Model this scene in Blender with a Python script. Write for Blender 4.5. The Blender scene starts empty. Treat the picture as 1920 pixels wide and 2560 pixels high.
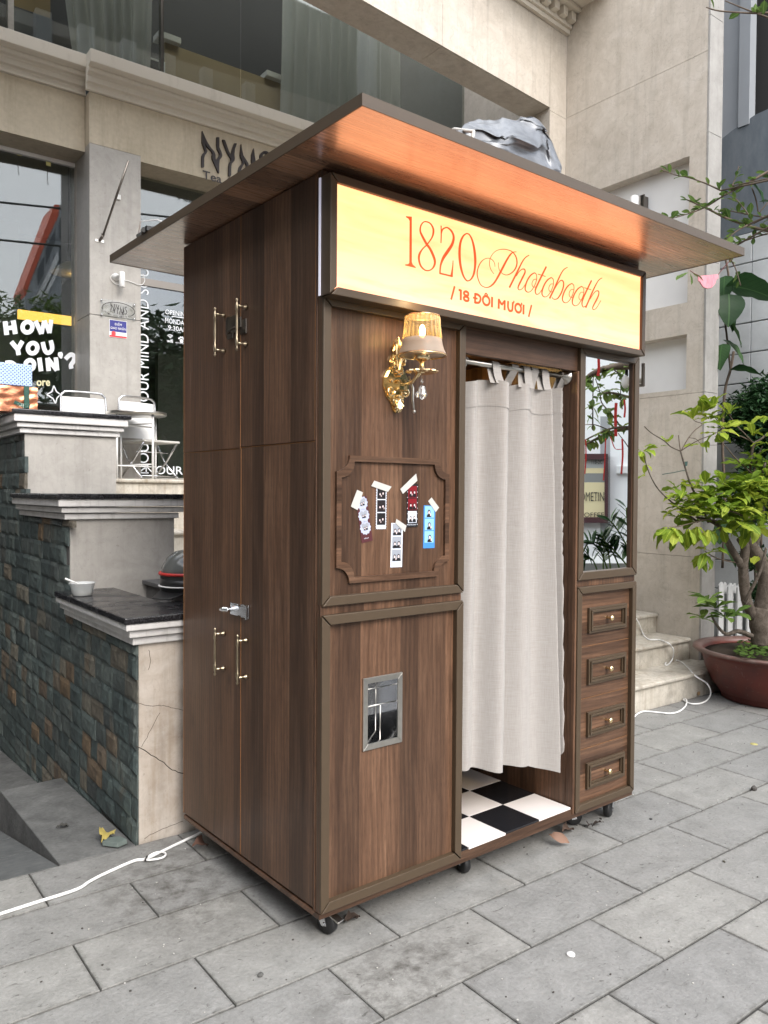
import bpy, bmesh, math, random
from mathutils import Vector, Matrix, noise as mnoise

# ------------------------------------------------------------------ camera, sky, sun, exposure
SC = bpy.context.scene
COL = SC.collection
R_ = math.radians
CAM = Vector((-1.12406, -3.19105, 1.45))
CR = Vector((0.800492, -0.599308, 0.006535))
CU = Vector((0.008622, 0.022417, 0.999712))
CF = Vector((0.599281, 0.800205, -0.023111))
FPX = 1977.48                       # focal length for a 1920x2560 frame
cam = bpy.data.cameras.new('camera')
cam.sensor_fit = 'VERTICAL'; cam.sensor_height = 36.0; cam.lens = 36.0 * FPX / 2560
cam.clip_start = 0.05; cam.clip_end = 2000
camo = bpy.data.objects.new('camera', cam); COL.objects.link(camo)
camo.matrix_world = Matrix(((CR.x, CU.x, -CF.x, CAM.x), (CR.y, CU.y, -CF.y, CAM.y), (CR.z, CU.z, -CF.z, CAM.z), (0, 0, 0, 1)))
SC.camera = camo

SUN_EL, SUN_AZ = R_(42), R_(-176)   # azimuth: direction the light comes from, measured from +Y towards +X
wld = bpy.data.worlds.new('World'); SC.world = wld; wld.use_nodes = True
nt = wld.node_tree; nt.nodes.clear()
wo = nt.nodes.new('ShaderNodeOutputWorld'); bg = nt.nodes.new('ShaderNodeBackground')
sky = nt.nodes.new('ShaderNodeTexSky'); sky.sky_type = 'NISHITA'; sky.sun_disc = False
sky.sun_elevation = SUN_EL; sky.sun_rotation = SUN_AZ; sky.dust_density = 3.0; sky.air_density = 1.0
tc = nt.nodes.new('ShaderNodeTexCoord'); mp = nt.nodes.new('ShaderNodeMapping'); mp.inputs['Scale'].default_value = (1, 1, 2.2)
cn = nt.nodes.new('ShaderNodeTexNoise'); cn.inputs['Scale'].default_value = 2.6; cn.inputs['Detail'].default_value = 7; cn.inputs['Roughness'].default_value = .58
cr = nt.nodes.new('ShaderNodeValToRGB'); cr.color_ramp.elements[0].position = .36; cr.color_ramp.elements[1].position = .56
cm = nt.nodes.new('ShaderNodeMix'); cm.data_type = 'RGBA'
cm.inputs[7].default_value = (8.6, 8.7, 8.9, 1)
nt.links.new(tc.outputs['Generated'], mp.inputs['Vector']); nt.links.new(mp.outputs['Vector'], cn.inputs['Vector'])
nt.links.new(cn.outputs['Fac'], cr.inputs['Fac']); nt.links.new(cr.outputs['Color'], cm.inputs[0])
nt.links.new(sky.outputs['Color'], cm.inputs[6]); nt.links.new(cm.outputs[2], bg.inputs['Color'])
bg.inputs['Strength'].default_value = 0.15
nt.links.new(bg.outputs['Background'], wo.inputs['Surface'])

sl = bpy.data.lights.new('sun', 'SUN'); sl.energy = 0.95; sl.angle = R_(35); sl.color = (1.0, .97, .93)
so = bpy.data.objects.new('sun', sl); COL.objects.link(so)
sd = Vector((math.sin(SUN_AZ) * math.cos(SUN_EL), math.cos(SUN_AZ) * math.cos(SUN_EL), math.sin(SUN_EL)))
so.rotation_euler = sd.to_track_quat('Z', 'Y').to_euler(); so.location = sd * 30

SC.view_settings.view_transform = 'Standard'; SC.view_settings.look = 'None'
SC.view_settings.gamma = 1.0; SC.view_settings.use_curve_mapping = False
SC.view_settings.exposure = 1.55
SC.render.engine = 'CYCLES'
SC.cycles.use_denoising = True
SC.cycles.max_bounces = 10; SC.cycles.transparent_max_bounces = 16; SC.cycles.diffuse_bounces = 5
SC.cycles.sample_clamp_indirect = 6.0
SC.cycles.caustics_reflective = False; SC.cycles.caustics_refractive = False
random.seed(7)

# ------------------------------------------------------------------ pixel rays (1920x2560 frame) -> points on real planes
BTH = 0.036                         # the booth stands turned by this against the building
BLOC = Vector((0.200523, -1.094492, 0))
BC, BS = math.cos(BTH), math.sin(BTH)
def ray(x, y): return CF + CR * ((x - 960) / FPX) - CU * ((y - 1280) / FPX)
def AU(x, y, u): d = ray(x, y); return CAM + d * ((u - CAM.x) / d.x)
def AV(x, y, v): d = ray(x, y); return CAM + d * ((v - CAM.y) / d.y)
def AZ(x, y, z): d = ray(x, y); return CAM + d * ((z - CAM.z) / d.z)
def AD(x, y, t): return CAM + ray(x, y) * t
def loc(p): q = p - BLOC; return Vector((q.x * BC + q.y * BS, -q.x * BS + q.y * BC, q.z))
def wor(p): return Vector((p[0] * BC - p[1] * BS + BLOC.x, p[0] * BS + p[1] * BC + BLOC.y, p[2]))
LCAM = loc(CAM)
def BY(x, y, Y):                    # on the booth plane y = Y, booth coordinates
    q = loc(CAM + ray(x, y)) - LCAM
    return LCAM + q * ((Y - LCAM.y) / q.y)

# ------------------------------------------------------------------ mesh builder
class MB:
    def __init__(s): s.v = []; s.f = []; s.m = []; s.mi = 0
    def face(s, *idx): s.f.append(tuple(idx)); s.m.append(s.mi)
    def hexa(s, p):
        b = len(s.v); s.v += [tuple(q) for q in p]
        for q in ((0, 3, 2, 1), (4, 5, 6, 7), (0, 1, 5, 4), (1, 2, 6, 5), (2, 3, 7, 6), (3, 0, 4, 7)): s.face(*[b + i for i in q])
        return s
    def box(s, x0, x1, y0, y1, z0, z1):
        return s.hexa([(x0, y0, z0), (x1, y0, z0), (x1, y1, z0), (x0, y1, z0), (x0, y0, z1), (x1, y0, z1), (x1, y1, z1), (x0, y1, z1)])
    def prism(s, pts, off):         # polygon (3d points) pushed along off
        b = len(s.v); n = len(pts); off = Vector(off)
        s.v += [tuple(Vector(p)) for p in pts] + [tuple(Vector(p) + off) for p in pts]
        s.face(*[b + i for i in range(n)]); s.face(*[b + n + i for i in reversed(range(n))])
        for i in range(n): j = (i + 1) % n; s.face(b + i, b + n + i, b + n + j, b + j)
        return s
    def poly(s, pts):
        b = len(s.v); s.v += [tuple(p) for p in pts]; s.face(*[b + i for i in range(len(pts))]); return s
    def tube(s, pts, r, n=8, closed=False):
        pts = [Vector(p) for p in pts]; N = len(pts)
        rr = r if isinstance(r, (list, tuple)) else [r] * N
        b = len(s.v); up = None
        for i, p in enumerate(pts):
            a = pts[(i - 1) % N] if (closed or i > 0) else p; c = pts[(i + 1) % N] if (closed or i < N - 1) else p
            t = (c - a); t = t.normalized() if t.length > 1e-9 else Vector((0, 0, 1))
            if up is None: up = Vector((0, 0, 1)) if abs(t.z) < .9 else Vector((1, 0, 0))
            x = up.cross(t)
            if x.length < 1e-6: x = Vector((1, 0, 0)).cross(t)
            x.normalize(); y = t.cross(x).normalized(); up = y
            for k in range(n): an = 2 * math.pi * k / n; s.v.append(tuple(p + (x * math.cos(an) + y * math.sin(an)) * rr[i]))
        for i in range(N if closed else N - 1):
            j = (i + 1) % N
            for k in range(n): l = (k + 1) % n; s.face(b + i * n + k, b + i * n + l, b + j * n + l, b + j * n + k)
        if not closed:
            s.face(*[b + k for k in reversed(range(n))]); s.face(*[b + (N - 1) * n + k for k in range(n)])
        return s
    def lathe(s, prof, c=(0, 0, 0), n=24, M=None, rib=0, ribn=0):
        b = len(s.v); c = Vector(c); N = len(prof)
        for (r, z) in prof:
            for k in range(n):
                an = 2 * math.pi * k / n; q = r * (1 + rib * math.cos(an * ribn)) if ribn else r
                p = Vector((q * math.cos(an), q * math.sin(an), z))
                s.v.append(tuple(c + (M @ p if M else p)))
        for i in range(N - 1):
            for k in range(n): l = (k + 1) % n; s.face(b + i * n + k, b + i * n + l, b + (i + 1) * n + l, b + (i + 1) * n + k)
        if prof[0][0] > 1e-5: s.face(*[b + k for k in reversed(range(n))])
        if prof[-1][0] > 1e-5: s.face(*[b + (N - 1) * n + k for k in range(n)])
        return s
    def grid(s, fn, nu, nv):
        b = len(s.v)
        for j in range(nv + 1):
            for i in range(nu + 1): s.v.append(tuple(fn(i / nu, j / nv)))
        for j in range(nv):
            for i in range(nu): a = b + j * (nu + 1) + i; s.face(a, a + 1, a + nu + 2, a + nu + 1)
        return s
    def blob(s, c, r, nu=10, nv=7, M=None, amp=0, sc=3.0):
        c = Vector(c); r = Vector(r) if not isinstance(r, (int, float)) else Vector((r, r, r))
        def fn(a, t):
            th = 2 * math.pi * a; ph = math.pi * t
            q = Vector((math.sin(ph) * math.cos(th), math.sin(ph) * math.sin(th), math.cos(ph)))
            k = 1 + amp * mnoise.noise(q * sc + c * 7)
            q = Vector((q.x * r.x, q.y * r.y, q.z * r.z)) * k
            return c + (M @ q if M else q)
        return s.grid(fn, nu, nv)
    def ribbon(s, pts, t, P):       # pts [(x, y, width)], 2d stroke; P maps (x, y, depth) to 3d; a raised strip of thickness t
        pts = smooth(pts); L = []; Rr = []
        for i, (x, y, w) in enumerate(pts):
            a = pts[max(i - 1, 0)]; c = pts[min(i + 1, len(pts) - 1)]
            dx, dy = c[0] - a[0], c[1] - a[1]; l = math.hypot(dx, dy) or 1
            nx, ny = -dy / l * w / 2, dx / l * w / 2
            L.append((x + nx, y + ny)); Rr.append((x - nx, y - ny))
        b = len(s.v); n = len(pts)
        for q in (L, Rr): s.v += [tuple(P(x, y, t)) for x, y in q]
        for q in (L, Rr): s.v += [tuple(P(x, y, 0)) for x, y in q]
        for i in range(n - 1):
            s.face(b + i, b + i + 1, b + n + i + 1, b + n + i)
            s.face(b + i, b + 2 * n + i, b + 2 * n + i + 1, b + i + 1)
            s.face(b + n + i, b + n + i + 1, b + 3 * n + i + 1, b + 3 * n + i)
        s.face(b, b + n, b + 3 * n, b + 2 * n); s.face(b + n - 1, b + 3 * n - 1, b + 4 * n - 1, b + 2 * n - 1)
        return s
    def build(s, name, mat, parent=None, smooth_=False, bevel=0, loc_=None):
        me = bpy.data.meshes.new(name); me.from_pydata(s.v, [], s.f)
        for m_ in (mat if isinstance(mat, (list, tuple)) else [mat]): me.materials.append(m_)
        if max(s.m, default=0) > 0: me.polygons.foreach_set('material_index', s.m)
        bm = bmesh.new(); bm.from_mesh(me); bmesh.ops.recalc_face_normals(bm, faces=bm.faces[:]); bm.to_mesh(me); bm.free()
        if smooth_: me.polygons.foreach_set('use_smooth', [True] * len(me.polygons))
        o = bpy.data.objects.new(name, me); COL.objects.link(o)
        if parent: o.parent = parent
        if loc_: o.location = loc_
        if bevel:
            md = o.modifiers.new('edge', 'BEVEL'); md.width = bevel; md.segments = 2; md.limit_method = 'ANGLE'; md.angle_limit = R_(40)
        return o

def smooth(pts, k=5):
    if len(pts) < 3: return pts
    out = []; n = len(pts)
    for i in range(n - 1):
        p0, p1, p2, p3 = pts[max(i - 1, 0)], pts[i], pts[i + 1], pts[min(i + 2, n - 1)]
        for j in range(k):
            t = j / k
            out.append(tuple(.5 * (2 * b + (c - a) * t + (2 * a - 5 * b + 4 * c - d) * t * t + (3 * b - a - 3 * c + d) * t ** 3) for a, b, c, d in zip(p0, p1, p2, p3)))
    out.append(tuple(pts[-1])); return out

def tag(o, label=None, cat=None, group=None, kind=None):
    if label: o['label'] = label
    if cat: o['category'] = cat
    if group: o['group'] = group
    if kind: o['kind'] = kind
    return o
def empty(name, loc_=(0, 0, 0), rz=0, label=None, cat=None, group=None, kind=None):
    o = bpy.data.objects.new(name, None); COL.objects.link(o); o.location = loc_; o.rotation_euler = (0, 0, rz)
    o.empty_display_size = .1
    return tag(o, label, cat, group, kind)
def inst(name, me, parent, M):
    o = bpy.data.objects.new(name, me); COL.objects.link(o)
    if parent: o.parent = parent
    o.matrix_basis = M; return o
def text_mb(body, bold=0.0, res=4):
    cu = bpy.data.curves.new('t', 'FONT'); cu.body = body; cu.offset = bold; cu.resolution_u = res
    o = bpy.data.objects.new('t', cu); COL.objects.link(o)
    bpy.context.view_layer.update()
    me = bpy.data.meshes.new_from_object(o.evaluated_get(bpy.context.evaluated_depsgraph_get()))
    V = [tuple(v.co) for v in me.vertices]; F = [tuple(p.vertices) for p in me.polygons]
    bpy.data.objects.remove(o); bpy.data.curves.remove(cu); bpy.data.meshes.remove(me)
    x0, x1 = min(v[0] for v in V), max(v[0] for v in V); y0, y1 = min(v[1] for v in V), max(v[1] for v in V)
    return V, F, x0, x1, y0, y1
def text(name, body, mat, parent, p0, X, Y, bold=0.0, nrm=None, mb=None):
    """fit the text's bounding box to the parallelogram p0, p0+X, p0+Y"""
    V, F, x0, x1, y0, y1 = text_mb(body, bold)
    p0, X, Y = Vector(p0), Vector(X), Vector(Y)
    m = mb or MB(); b = len(m.v)
    m.v += [tuple(p0 + X * ((v[0] - x0) / (x1 - x0)) + Y * ((v[1] - y0) / (y1 - y0))) for v in V]
    for f in F: m.face(*[b + i for i in f])
    if mb: return mb
    return m.build(name, mat, parent)

# ------------------------------------------------------------------ materials
def lin(r, g, b):
    f = lambda c: (c / 255 / 12.92) if c <= 10 else ((c / 255 + .055) / 1.055) ** 2.4
    return (f(r), f(g), f(b))
class NT:
    def __init__(s, name, rough=.6, spec=.5, metal=0):
        s.mat = bpy.data.materials.new(name); s.mat.use_nodes = True; s.t = s.mat.node_tree
        s.b = s.t.nodes['Principled BSDF']; s.b.inputs['Roughness'].default_value = rough
        s.b.inputs['Specular IOR Level'].default_value = spec; s.b.inputs['Metallic'].default_value = metal
        s.out = s.t.nodes['Material Output']
    def n(s, typ, **kw):
        o = s.t.nodes.new('ShaderNode' + typ)
        for k, v in kw.items():
            if k.startswith('i_'):
                key = k[2:].replace('_', ' '); o.inputs[int(key) if key.isdigit() else key].default_value = v
            else: setattr(o, k, v)
        return o
    def l(s, a, b): s.t.links.new(a, b)
    def coord(s, kind='Object', scale=(1, 1, 1), rot=(0, 0, 0)):
        c = s.n('TexCoord'); m = s.n('Mapping'); m.inputs['Scale'].default_value = scale; m.inputs['Rotation'].default_value = rot
        s.l(c.outputs[kind], m.inputs['Vector']); return m.outputs['Vector']
    def pos(s, scale=(1, 1, 1)):
        c = s.n('NewGeometry'); m = s.n('Mapping'); m.inputs['Scale'].default_value = scale
        s.l(c.outputs['Position'], m.inputs['Vector']); return m.outputs['Vector']
    def noise(s, vec, scale=5, detail=4, rough=.55, dist=0):
        o = s.n('TexNoise'); o.inputs['Scale'].default_value = scale; o.inputs['Detail'].default_value = detail
        o.inputs['Roughness'].default_value = rough; o.inputs['Distortion'].default_value = dist
        s.l(vec, o.inputs['Vector']); return o.outputs['Fac']
    def ramp(s, fac, *stops):
        o = s.n('ValToRGB'); e = o.color_ramp.elements
        while len(e) < len(stops): e.new(.5)
        for el, (p, c) in zip(e, stops):
            el.position = p; el.color = (c, c, c, 1) if isinstance(c, (int, float)) else (*c, 1)
        s.l(fac, o.inputs['Fac']); return o.outputs['Color']
    def mix(s, fac, a, b, mode='MIX'):
        o = s.n('Mix', data_type='RGBA', blend_type=mode)
        for k, q in ((0, fac), (6, a), (7, b)):
            if isinstance(q, (int, float)): o.inputs[k].default_value = q
            elif isinstance(q, tuple): o.inputs[k].default_value = (*q, 1)
            else: s.l(q, o.inputs[k])
        return o.outputs[2]
    def math(s, op, a, b=0.0, c=None):
        o = s.n('Math', operation=op)
        for k, q in ((0, a), (1, b), (2, c)):
            if q is None: continue
            if isinstance(q, (int, float)): o.inputs[k].default_value = q
            else: s.l(q, o.inputs[k])
        return o.outputs[0]
    def color(s, c):
        if isinstance(c, tuple): s.b.inputs['Base Color'].default_value = (*c, 1)
        else: s.l(c, s.b.inputs['Base Color'])
        return s
    def bump(s, h, strength=.3, dist=.01):
        o = s.n('Bump'); o.inputs['Strength'].default_value = strength; o.inputs['Distance'].default_value = dist
        s.l(h, o.inputs['Height']); s.l(o.outputs['Normal'], s.b.inputs['Normal']); return s
    def rough(s, f): s.l(f, s.b.inputs['Roughness']); return s
def plain(name, c, rough=.6, metal=0, spec=.5, var=.0, scale=8):
    t = NT(name, rough, spec, metal)
    if var:
        f = t.noise(t.coord(), scale, 4)
        t.color(t.mix(f, tuple(x * (1 - var) for x in c), tuple(min(1, x * (1 + var)) for x in c)))
    else: t.color(c)
    return t.mat
M = {}
def wood(name, axis, dark=1.0, rough=.36, spec=.5, strip=11.0):
    """walnut laminate in booth coordinates; axis = grain direction"""
    t = NT(name, rough, spec)
    c = t.n('TexCoord').outputs['Object']; sx = t.n('SeparateXYZ'); t.l(c, sx.inputs[0])
    X, Y, Z = sx.outputs
    if axis == 'z': cross = t.math('ADD', X, Y); along = Z
    elif axis == 'x': cross = t.math('ADD', Y, Z); along = X
    else: cross = t.math('ADD', X, Z); along = Y
    # laminate staves with their own tone, edges slightly soft
    wob = t.math('MULTIPLY', t.noise(c, 1.1, 2), .05)
    cw = t.math('ADD', cross, wob)
    vo = t.n('TexVoronoi', voronoi_dimensions='1D', feature='SMOOTH_F1'); vo.inputs['Scale'].default_value = strip
    vo.inputs['Randomness'].default_value = .9; vo.inputs['Smoothness'].default_value = .08; t.l(cross, vo.inputs['W'])
    sep = t.n('SeparateColor'); t.l(vo.outputs['Color'], sep.inputs[0]); stave = sep.outputs[0]
    comb = t.n('CombineXYZ'); t.l(t.math('MULTIPLY', cw, 9.0), comb.inputs[0]); t.l(t.math('MULTIPLY', along, .9), comb.inputs[1]); t.l(t.math('MULTIPLY', stave, 9.0), comb.inputs[2])
    big = t.noise(comb.outputs[0], 1.6, 5, .6, 1.2)            # cathedral figure
    wv = t.n('TexWave', wave_type='BANDS', bands_direction='X'); wv.inputs['Scale'].default_value = 1.7; wv.inputs['Distortion'].default_value = 7; wv.inputs['Detail'].default_value = 3; wv.inputs['Detail Scale'].default_value = .8
    t.l(comb.outputs[0], wv.inputs['Vector'])
    comb2 = t.n('CombineXYZ'); t.l(t.math('MULTIPLY', cw, 130.0), comb2.inputs[0]); t.l(t.math('MULTIPLY', along, 6.0), comb2.inputs[1])
    fine = t.noise(comb2.outputs[0], 1.0, 5, .7)
    comb3 = t.n('CombineXYZ'); t.l(t.math('MULTIPLY', cross, 620.0), comb3.inputs[0]); t.l(t.math('MULTIPLY', along, 26.0), comb3.inputs[1])
    pore = t.noise(comb3.outputs[0], 1.0, 2, .5)
    d = dark
    base = t.ramp(big, (.22, (.062 * d, .033 * d, .020 * d)), (.5, (.116 * d, .064 * d, .039 * d)), (.80, (.185 * d, .108 * d, .067 * d)))
    base = t.mix(t.math('MULTIPLY', t.ramp(wv.outputs['Fac'], (.3, 0.0), (.9, 1.0)), .42), base, (.06 * d, .034 * d, .022 * d))
    base = t.mix(1.0, base, t.ramp(stave, (.0, (.66, .65, .65)), (.5, (1.0, .99, .98)), (1.0, (1.46, 1.42, 1.38))), 'MULTIPLY')
    base = t.mix(1.0, base, t.ramp(fine, (.32, (.70, .685, .67)), (.68, (1.22, 1.22, 1.22))), 'MULTIPLY')
    base = t.mix(t.ramp(pore, (.58, 0.0), (.70, .6)), base, (.03 * d, .017 * d, .012 * d))
    kv = t.n('CombineXYZ'); t.l(t.math('MULTIPLY', cross, 3.2), kv.inputs[0]); t.l(t.math('MULTIPLY', along, 1.5), kv.inputs[1])
    kn = t.n('TexVoronoi', feature='F1'); kn.inputs['Scale'].default_value = 1.0; t.l(kv.outputs[0], kn.inputs['Vector'])
    base = t.mix(t.ramp(kn.outputs['Distance'], (.0, .8), (.05, .25), (.12, 0.0)), base, (.03 * d, .017 * d, .011 * d))
    t.color(base); t.bump(fine, .05, .002)
    t.rough(t.ramp(fine, (.3, rough - .05), (.7, rough + .08)))
    return t.mat
M['wood'] = wood('walnut_upright', 'z', .84, spec=.36)
M['woodx'] = wood('walnut_level', 'x', .88, spec=.36, strip=14)
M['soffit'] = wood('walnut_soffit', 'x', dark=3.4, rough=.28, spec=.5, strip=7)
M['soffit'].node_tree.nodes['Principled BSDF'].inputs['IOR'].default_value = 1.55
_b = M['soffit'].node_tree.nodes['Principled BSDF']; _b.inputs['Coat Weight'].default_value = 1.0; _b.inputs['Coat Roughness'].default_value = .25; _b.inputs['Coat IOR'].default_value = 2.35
M['trim'] = plain('bronze_trim', lin(71, 58, 43), .48, 0, .5, .10, 30)
M['band'] = plain('edge_band', lin(150, 105, 66), .5)
M['gold'] = plain('polished_gold', (.93, .73, .42), .20, 1)
M['brass'] = plain('aged_brass', (.44, .37, .26), .28, 1, .5, .25, 60)
M['steel'] = plain('brushed_steel', (.55, .53, .49), .30, 1, .5, .18, 40)
M['chrome'] = plain('chrome', (.72, .73, .75), .12, 1)
M['darkmetal'] = plain('tarnished_steel', (.20, .18, .16), .3, 1)
M['rubber'] = plain('black_rubber', (.012, .012, .013), .55)
M['black'] = plain('black_plastic', (.015, .015, .016), .35)
M['mirror'] = plain('mirror_glass', (.90, .92, .91), .01, 1)
M['tile_w'] = plain('white_tile', (.74, .70, .68), .22, 0, .5, .04, 3)
M['tile_b'] = plain('black_tile', (.014, .014, .016), .2, 0, .5)
M['red'] = plain('red_vinyl', lin(214, 70, 38), .5, 0, .1)
_b = M['red'].node_tree.nodes['Principled BSDF']; _b.inputs['Emission Color'].default_value = (.27, .034, .010, 1); _b.inputs['Emission Strength'].default_value = 1.0
M['white'] = plain('white_plastic', (.78, .78, .77), .4, 0, .5, .04)
M['whitepaint'] = plain('white_paint', (.72, .72, .71), .55, 0, .4, .06, 6)
M['bulbglow'] = NT('bulb_glow').mat
_b = M['bulbglow'].node_tree.nodes['Principled BSDF']; _b.inputs['Emission Color'].default_value = (1, .66, .25, 1); _b.inputs['Emission Strength'].default_value = 16
# backlit sign print
t = NT('lit_sign_print', .6, .1)
c = t.coord(scale=(1.2, 1, 9)); f = t.noise(c, 2.2, 4, .6, .6)
g = t.n('SeparateXYZ'); t.l(t.n('TexCoord').outputs['Object'], g.inputs[0])
base = t.ramp(t.math('MULTIPLY', t.math('SUBTRACT', g.outputs[2], 2.09), 3.3), (0.0, (.82, .375, .235)), (.45, (.86, .345, .175)), (1.0, (.95, .37, .160)))
base = t.mix(t.ramp(f, (.42, 0.0), (.72, .65)), base, (.85, .245, .09))
t.color((.10, .08, .05)); t.l(base, t.b.inputs['Emission Color']); t.b.inputs['Emission Strength'].default_value = 1.0
M['sign'] = t.mat
t = NT('acrylic_edge', .4); t.color((.7, .7, .75)); t.b.inputs['Emission Color'].default_value = (.75, .75, .95, 1); t.b.inputs['Emission Strength'].default_value = .12
M['edge_glow'] = t.mat
# linen
t = NT('linen', .9, .2); c = t.n('TexCoord').outputs['UV']
a = t.n('Mapping'); a.inputs['Scale'].default_value = (420, 14, 1); t.l(t.n('TexCoord').outputs['Object'], a.inputs['Vector'])
m1 = t.n('Mapping'); m1.inputs['Scale'].default_value = (380, 380, 18); t.l(t.n('TexCoord').outputs['Object'], m1.inputs['Vector'])
m2 = t.n('Mapping'); m2.inputs['Scale'].default_value = (20, 20, 420); t.l(t.n('TexCoord').outputs['Object'], m2.inputs['Vector'])
w1 = t.noise(m1.outputs[0], 1, 3, .6); w2 = t.noise(m2.outputs[0], 1, 3, .6)
ww = t.math('ADD', t.math('MULTIPLY', w1, .5), t.math('MULTIPLY', w2, .5))
t.color(t.ramp(ww, (.25, (.285, .264, .246)), (.5, (.350, .330, .312)), (.75, (.41, .392, .375)))); t.bump(ww, .35, .002)
t.b.inputs['Sheen Weight'].default_value = .15
M['linen'] = t.mat
# window glass: thin pane, sharp reflection over a tinted view
def pane(name, tint, f0=1.5, extra=.0):
    t = NT(name); fr = t.n('LayerWeight'); fr.inputs['Blend'].default_value = .5
    fac = t.math('ADD', t.math('MULTIPLY', t.math('POWER', fr.outputs['Facing'], 4.0), .9 - f0), f0 + extra)
    tr = t.n('BsdfTransparent'); tr.inputs['Color'].default_value = (*tint, 1); gl = t.n('BsdfGlossy'); gl.inputs['Roughness'].default_value = .0; gl.inputs['Color'].default_value = (.95, .97, 1, 1)
    mx = t.n('MixShader'); t.l(fac, mx.inputs[0]); t.l(tr.outputs[0], mx.inputs[1]); t.l(gl.outputs[0], mx.inputs[2]); t.l(mx.outputs[0], t.out.inputs['Surface'])
    return t.mat
M['glass'] = pane('shop_glass', (.80, .835, .82), .05, .03)
M['glass_up'] = pane('upstairs_glass', (.73, .745, .715), .05, .02)
M['acrylic'] = pane('clear_acrylic', (.96, .97, .97), .02, .0)
t = NT('clear_plastic', .2, .5); t.color((.62, .64, .64)); t.b.inputs['Alpha'].default_value = .55; M['cupglass'] = t.mat
# lamp glass: clear amber ribs above, frosted net below
def veil(name, tint, c, k, rough):
    t = NT(name, rough, .6); t.color(c); tr = t.n('BsdfTransparent'); tr.inputs['Color'].default_value = (*tint, 1)
    lw = t.n('LayerWeight'); lw.inputs['Blend'].default_value = .35
    fac = t.math('MINIMUM', t.math('ADD', t.math('MULTIPLY', lw.outputs['Facing'], .7), k), 1.0)
    mx = t.n('MixShader'); t.l(fac, mx.inputs[0]); t.l(tr.outputs[0], mx.inputs[1]); t.l(t.b.outputs[0], mx.inputs[2]); t.l(mx.outputs[0], t.out.inputs['Surface']); return t
M['shade'] = veil('ribbed_glass', (.98, .91, .74), (.80, .64, .38), .12, .06).mat
t = veil('frosted_glass', (.90, .80, .66), (.50, .41, .32), .40, .4)
tb = t.n('TexChecker'); tb.inputs['Scale'].default_value = 260; t.l(t.n('TexCoord').outputs['Object'], tb.inputs['Vector']); t.bump(tb.outputs['Fac'], .3, .002)
M['frost'] = t.mat
t = NT('crystal', .02); t.color((1, 1, 1)); t.b.inputs['Transmission Weight'].default_value = .9; t.b.inputs['IOR'].default_value = 1.6; M['crystal'] = t.mat
# stone paving
t = NT('paving_stone', .72, .35); P = t.pos()
big = t.noise(P, 1.6, 4, .6); mid = t.noise(P, 9, 6, .65, .4); fine = t.noise(P, 70, 4, .7)
oi = t.n('ObjectInfo'); rnd = oi.outputs['Random']
base = t.ramp(mid, (.28, (.190, .191, .184)), (.5, (.232, .233, .225)), (.74, (.275, .276, .267)))
base = t.mix(1.0, base, t.ramp(rnd, (0, (.90, .90, .91)), (1, (1.07, 1.06, 1.04))), 'MULTIPLY')
base = t.mix(1.0, base, t.ramp(big, (.3, (.90, .90, .90)), (.7, (1.07, 1.07, 1.06))), 'MULTIPLY')
base = t.mix(1.0, base, t.ramp(fine, (.3, (.84, .84, .84)), (.7, (1.12, 1.12, 1.12))), 'MULTIPLY')
sp = t.n('Mapping'); sp.inputs['Scale'].default_value = (26, 60, 26); t.l(P, sp.inputs['Vector'])
spot = t.noise(sp.outputs[0], 1.0, 3, .6, 1.0)
base = t.mix(t.ramp(spot, (.64, 0.0), (.71, .75)), base, (.075, .073, .066))
so = t.n('SeparateXYZ'); t.l(t.n('TexCoord').outputs['Object'], so.inputs[0])
edge = t.math('MAXIMUM', t.math('SUBTRACT', t.math('ABSOLUTE', so.outputs[0]), .292), t.math('SUBTRACT', t.math('ABSOLUTE', so.outputs[1]), .142))
base = t.mix(t.math('MULTIPLY', t.ramp(t.math('ADD', t.math('MULTIPLY', edge, 14.0), t.math('MULTIPLY', t.noise(P, 30, 5, .7), .9)), (.28, 0.0), (.55, 1.0)), .62), base, (.085, .082, .074))
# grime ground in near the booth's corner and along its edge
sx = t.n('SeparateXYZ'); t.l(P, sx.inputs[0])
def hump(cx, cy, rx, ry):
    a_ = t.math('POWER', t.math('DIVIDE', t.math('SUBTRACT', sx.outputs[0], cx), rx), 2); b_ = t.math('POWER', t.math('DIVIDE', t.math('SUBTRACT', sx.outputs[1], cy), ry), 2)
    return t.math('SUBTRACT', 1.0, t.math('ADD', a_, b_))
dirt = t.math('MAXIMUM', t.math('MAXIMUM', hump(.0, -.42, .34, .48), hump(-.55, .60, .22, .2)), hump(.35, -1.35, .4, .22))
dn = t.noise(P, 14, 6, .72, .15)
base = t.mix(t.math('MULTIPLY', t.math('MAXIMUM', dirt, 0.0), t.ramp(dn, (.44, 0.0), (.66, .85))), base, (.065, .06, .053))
pit = t.noise(P, 240, 2, .6); base = t.mix(t.ramp(pit, (.64, 0.0), (.72, .5)), base, (.10, .098, .09)); base = t.mix(t.ramp(t.noise(P, 190, 2, .5), (.68, 0.0), (.74, .5)), base, (.42, .42, .40)); t.color(base); t.bump(t.math('ADD', mid, t.math('MULTIPLY', fine, .5)), .45, .012)
t.rough(t.ramp(mid, (.3, .62), (.7, .82)))
M['paving'] = t.mat
M['grout'] = plain('grout', (.10, .097, .09), .9, 0, .2, .3, 30)
t = NT('ramp_concrete', .85, .25); P = t.pos(); a = t.noise(P, 5, 6, .65, .5); b = t.noise(P, 60, 3)
t.color(t.mix(1.0, t.ramp(a, (.3, (.075, .077, .076)), (.7, (.16, .162, .158))), t.ramp(b, (.3, (.85, .85, .85)), (.7, (1.1, 1.1, 1.1))), 'MULTIPLY')); t.bump(t.math('ADD', a, b), .3, .01)
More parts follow.
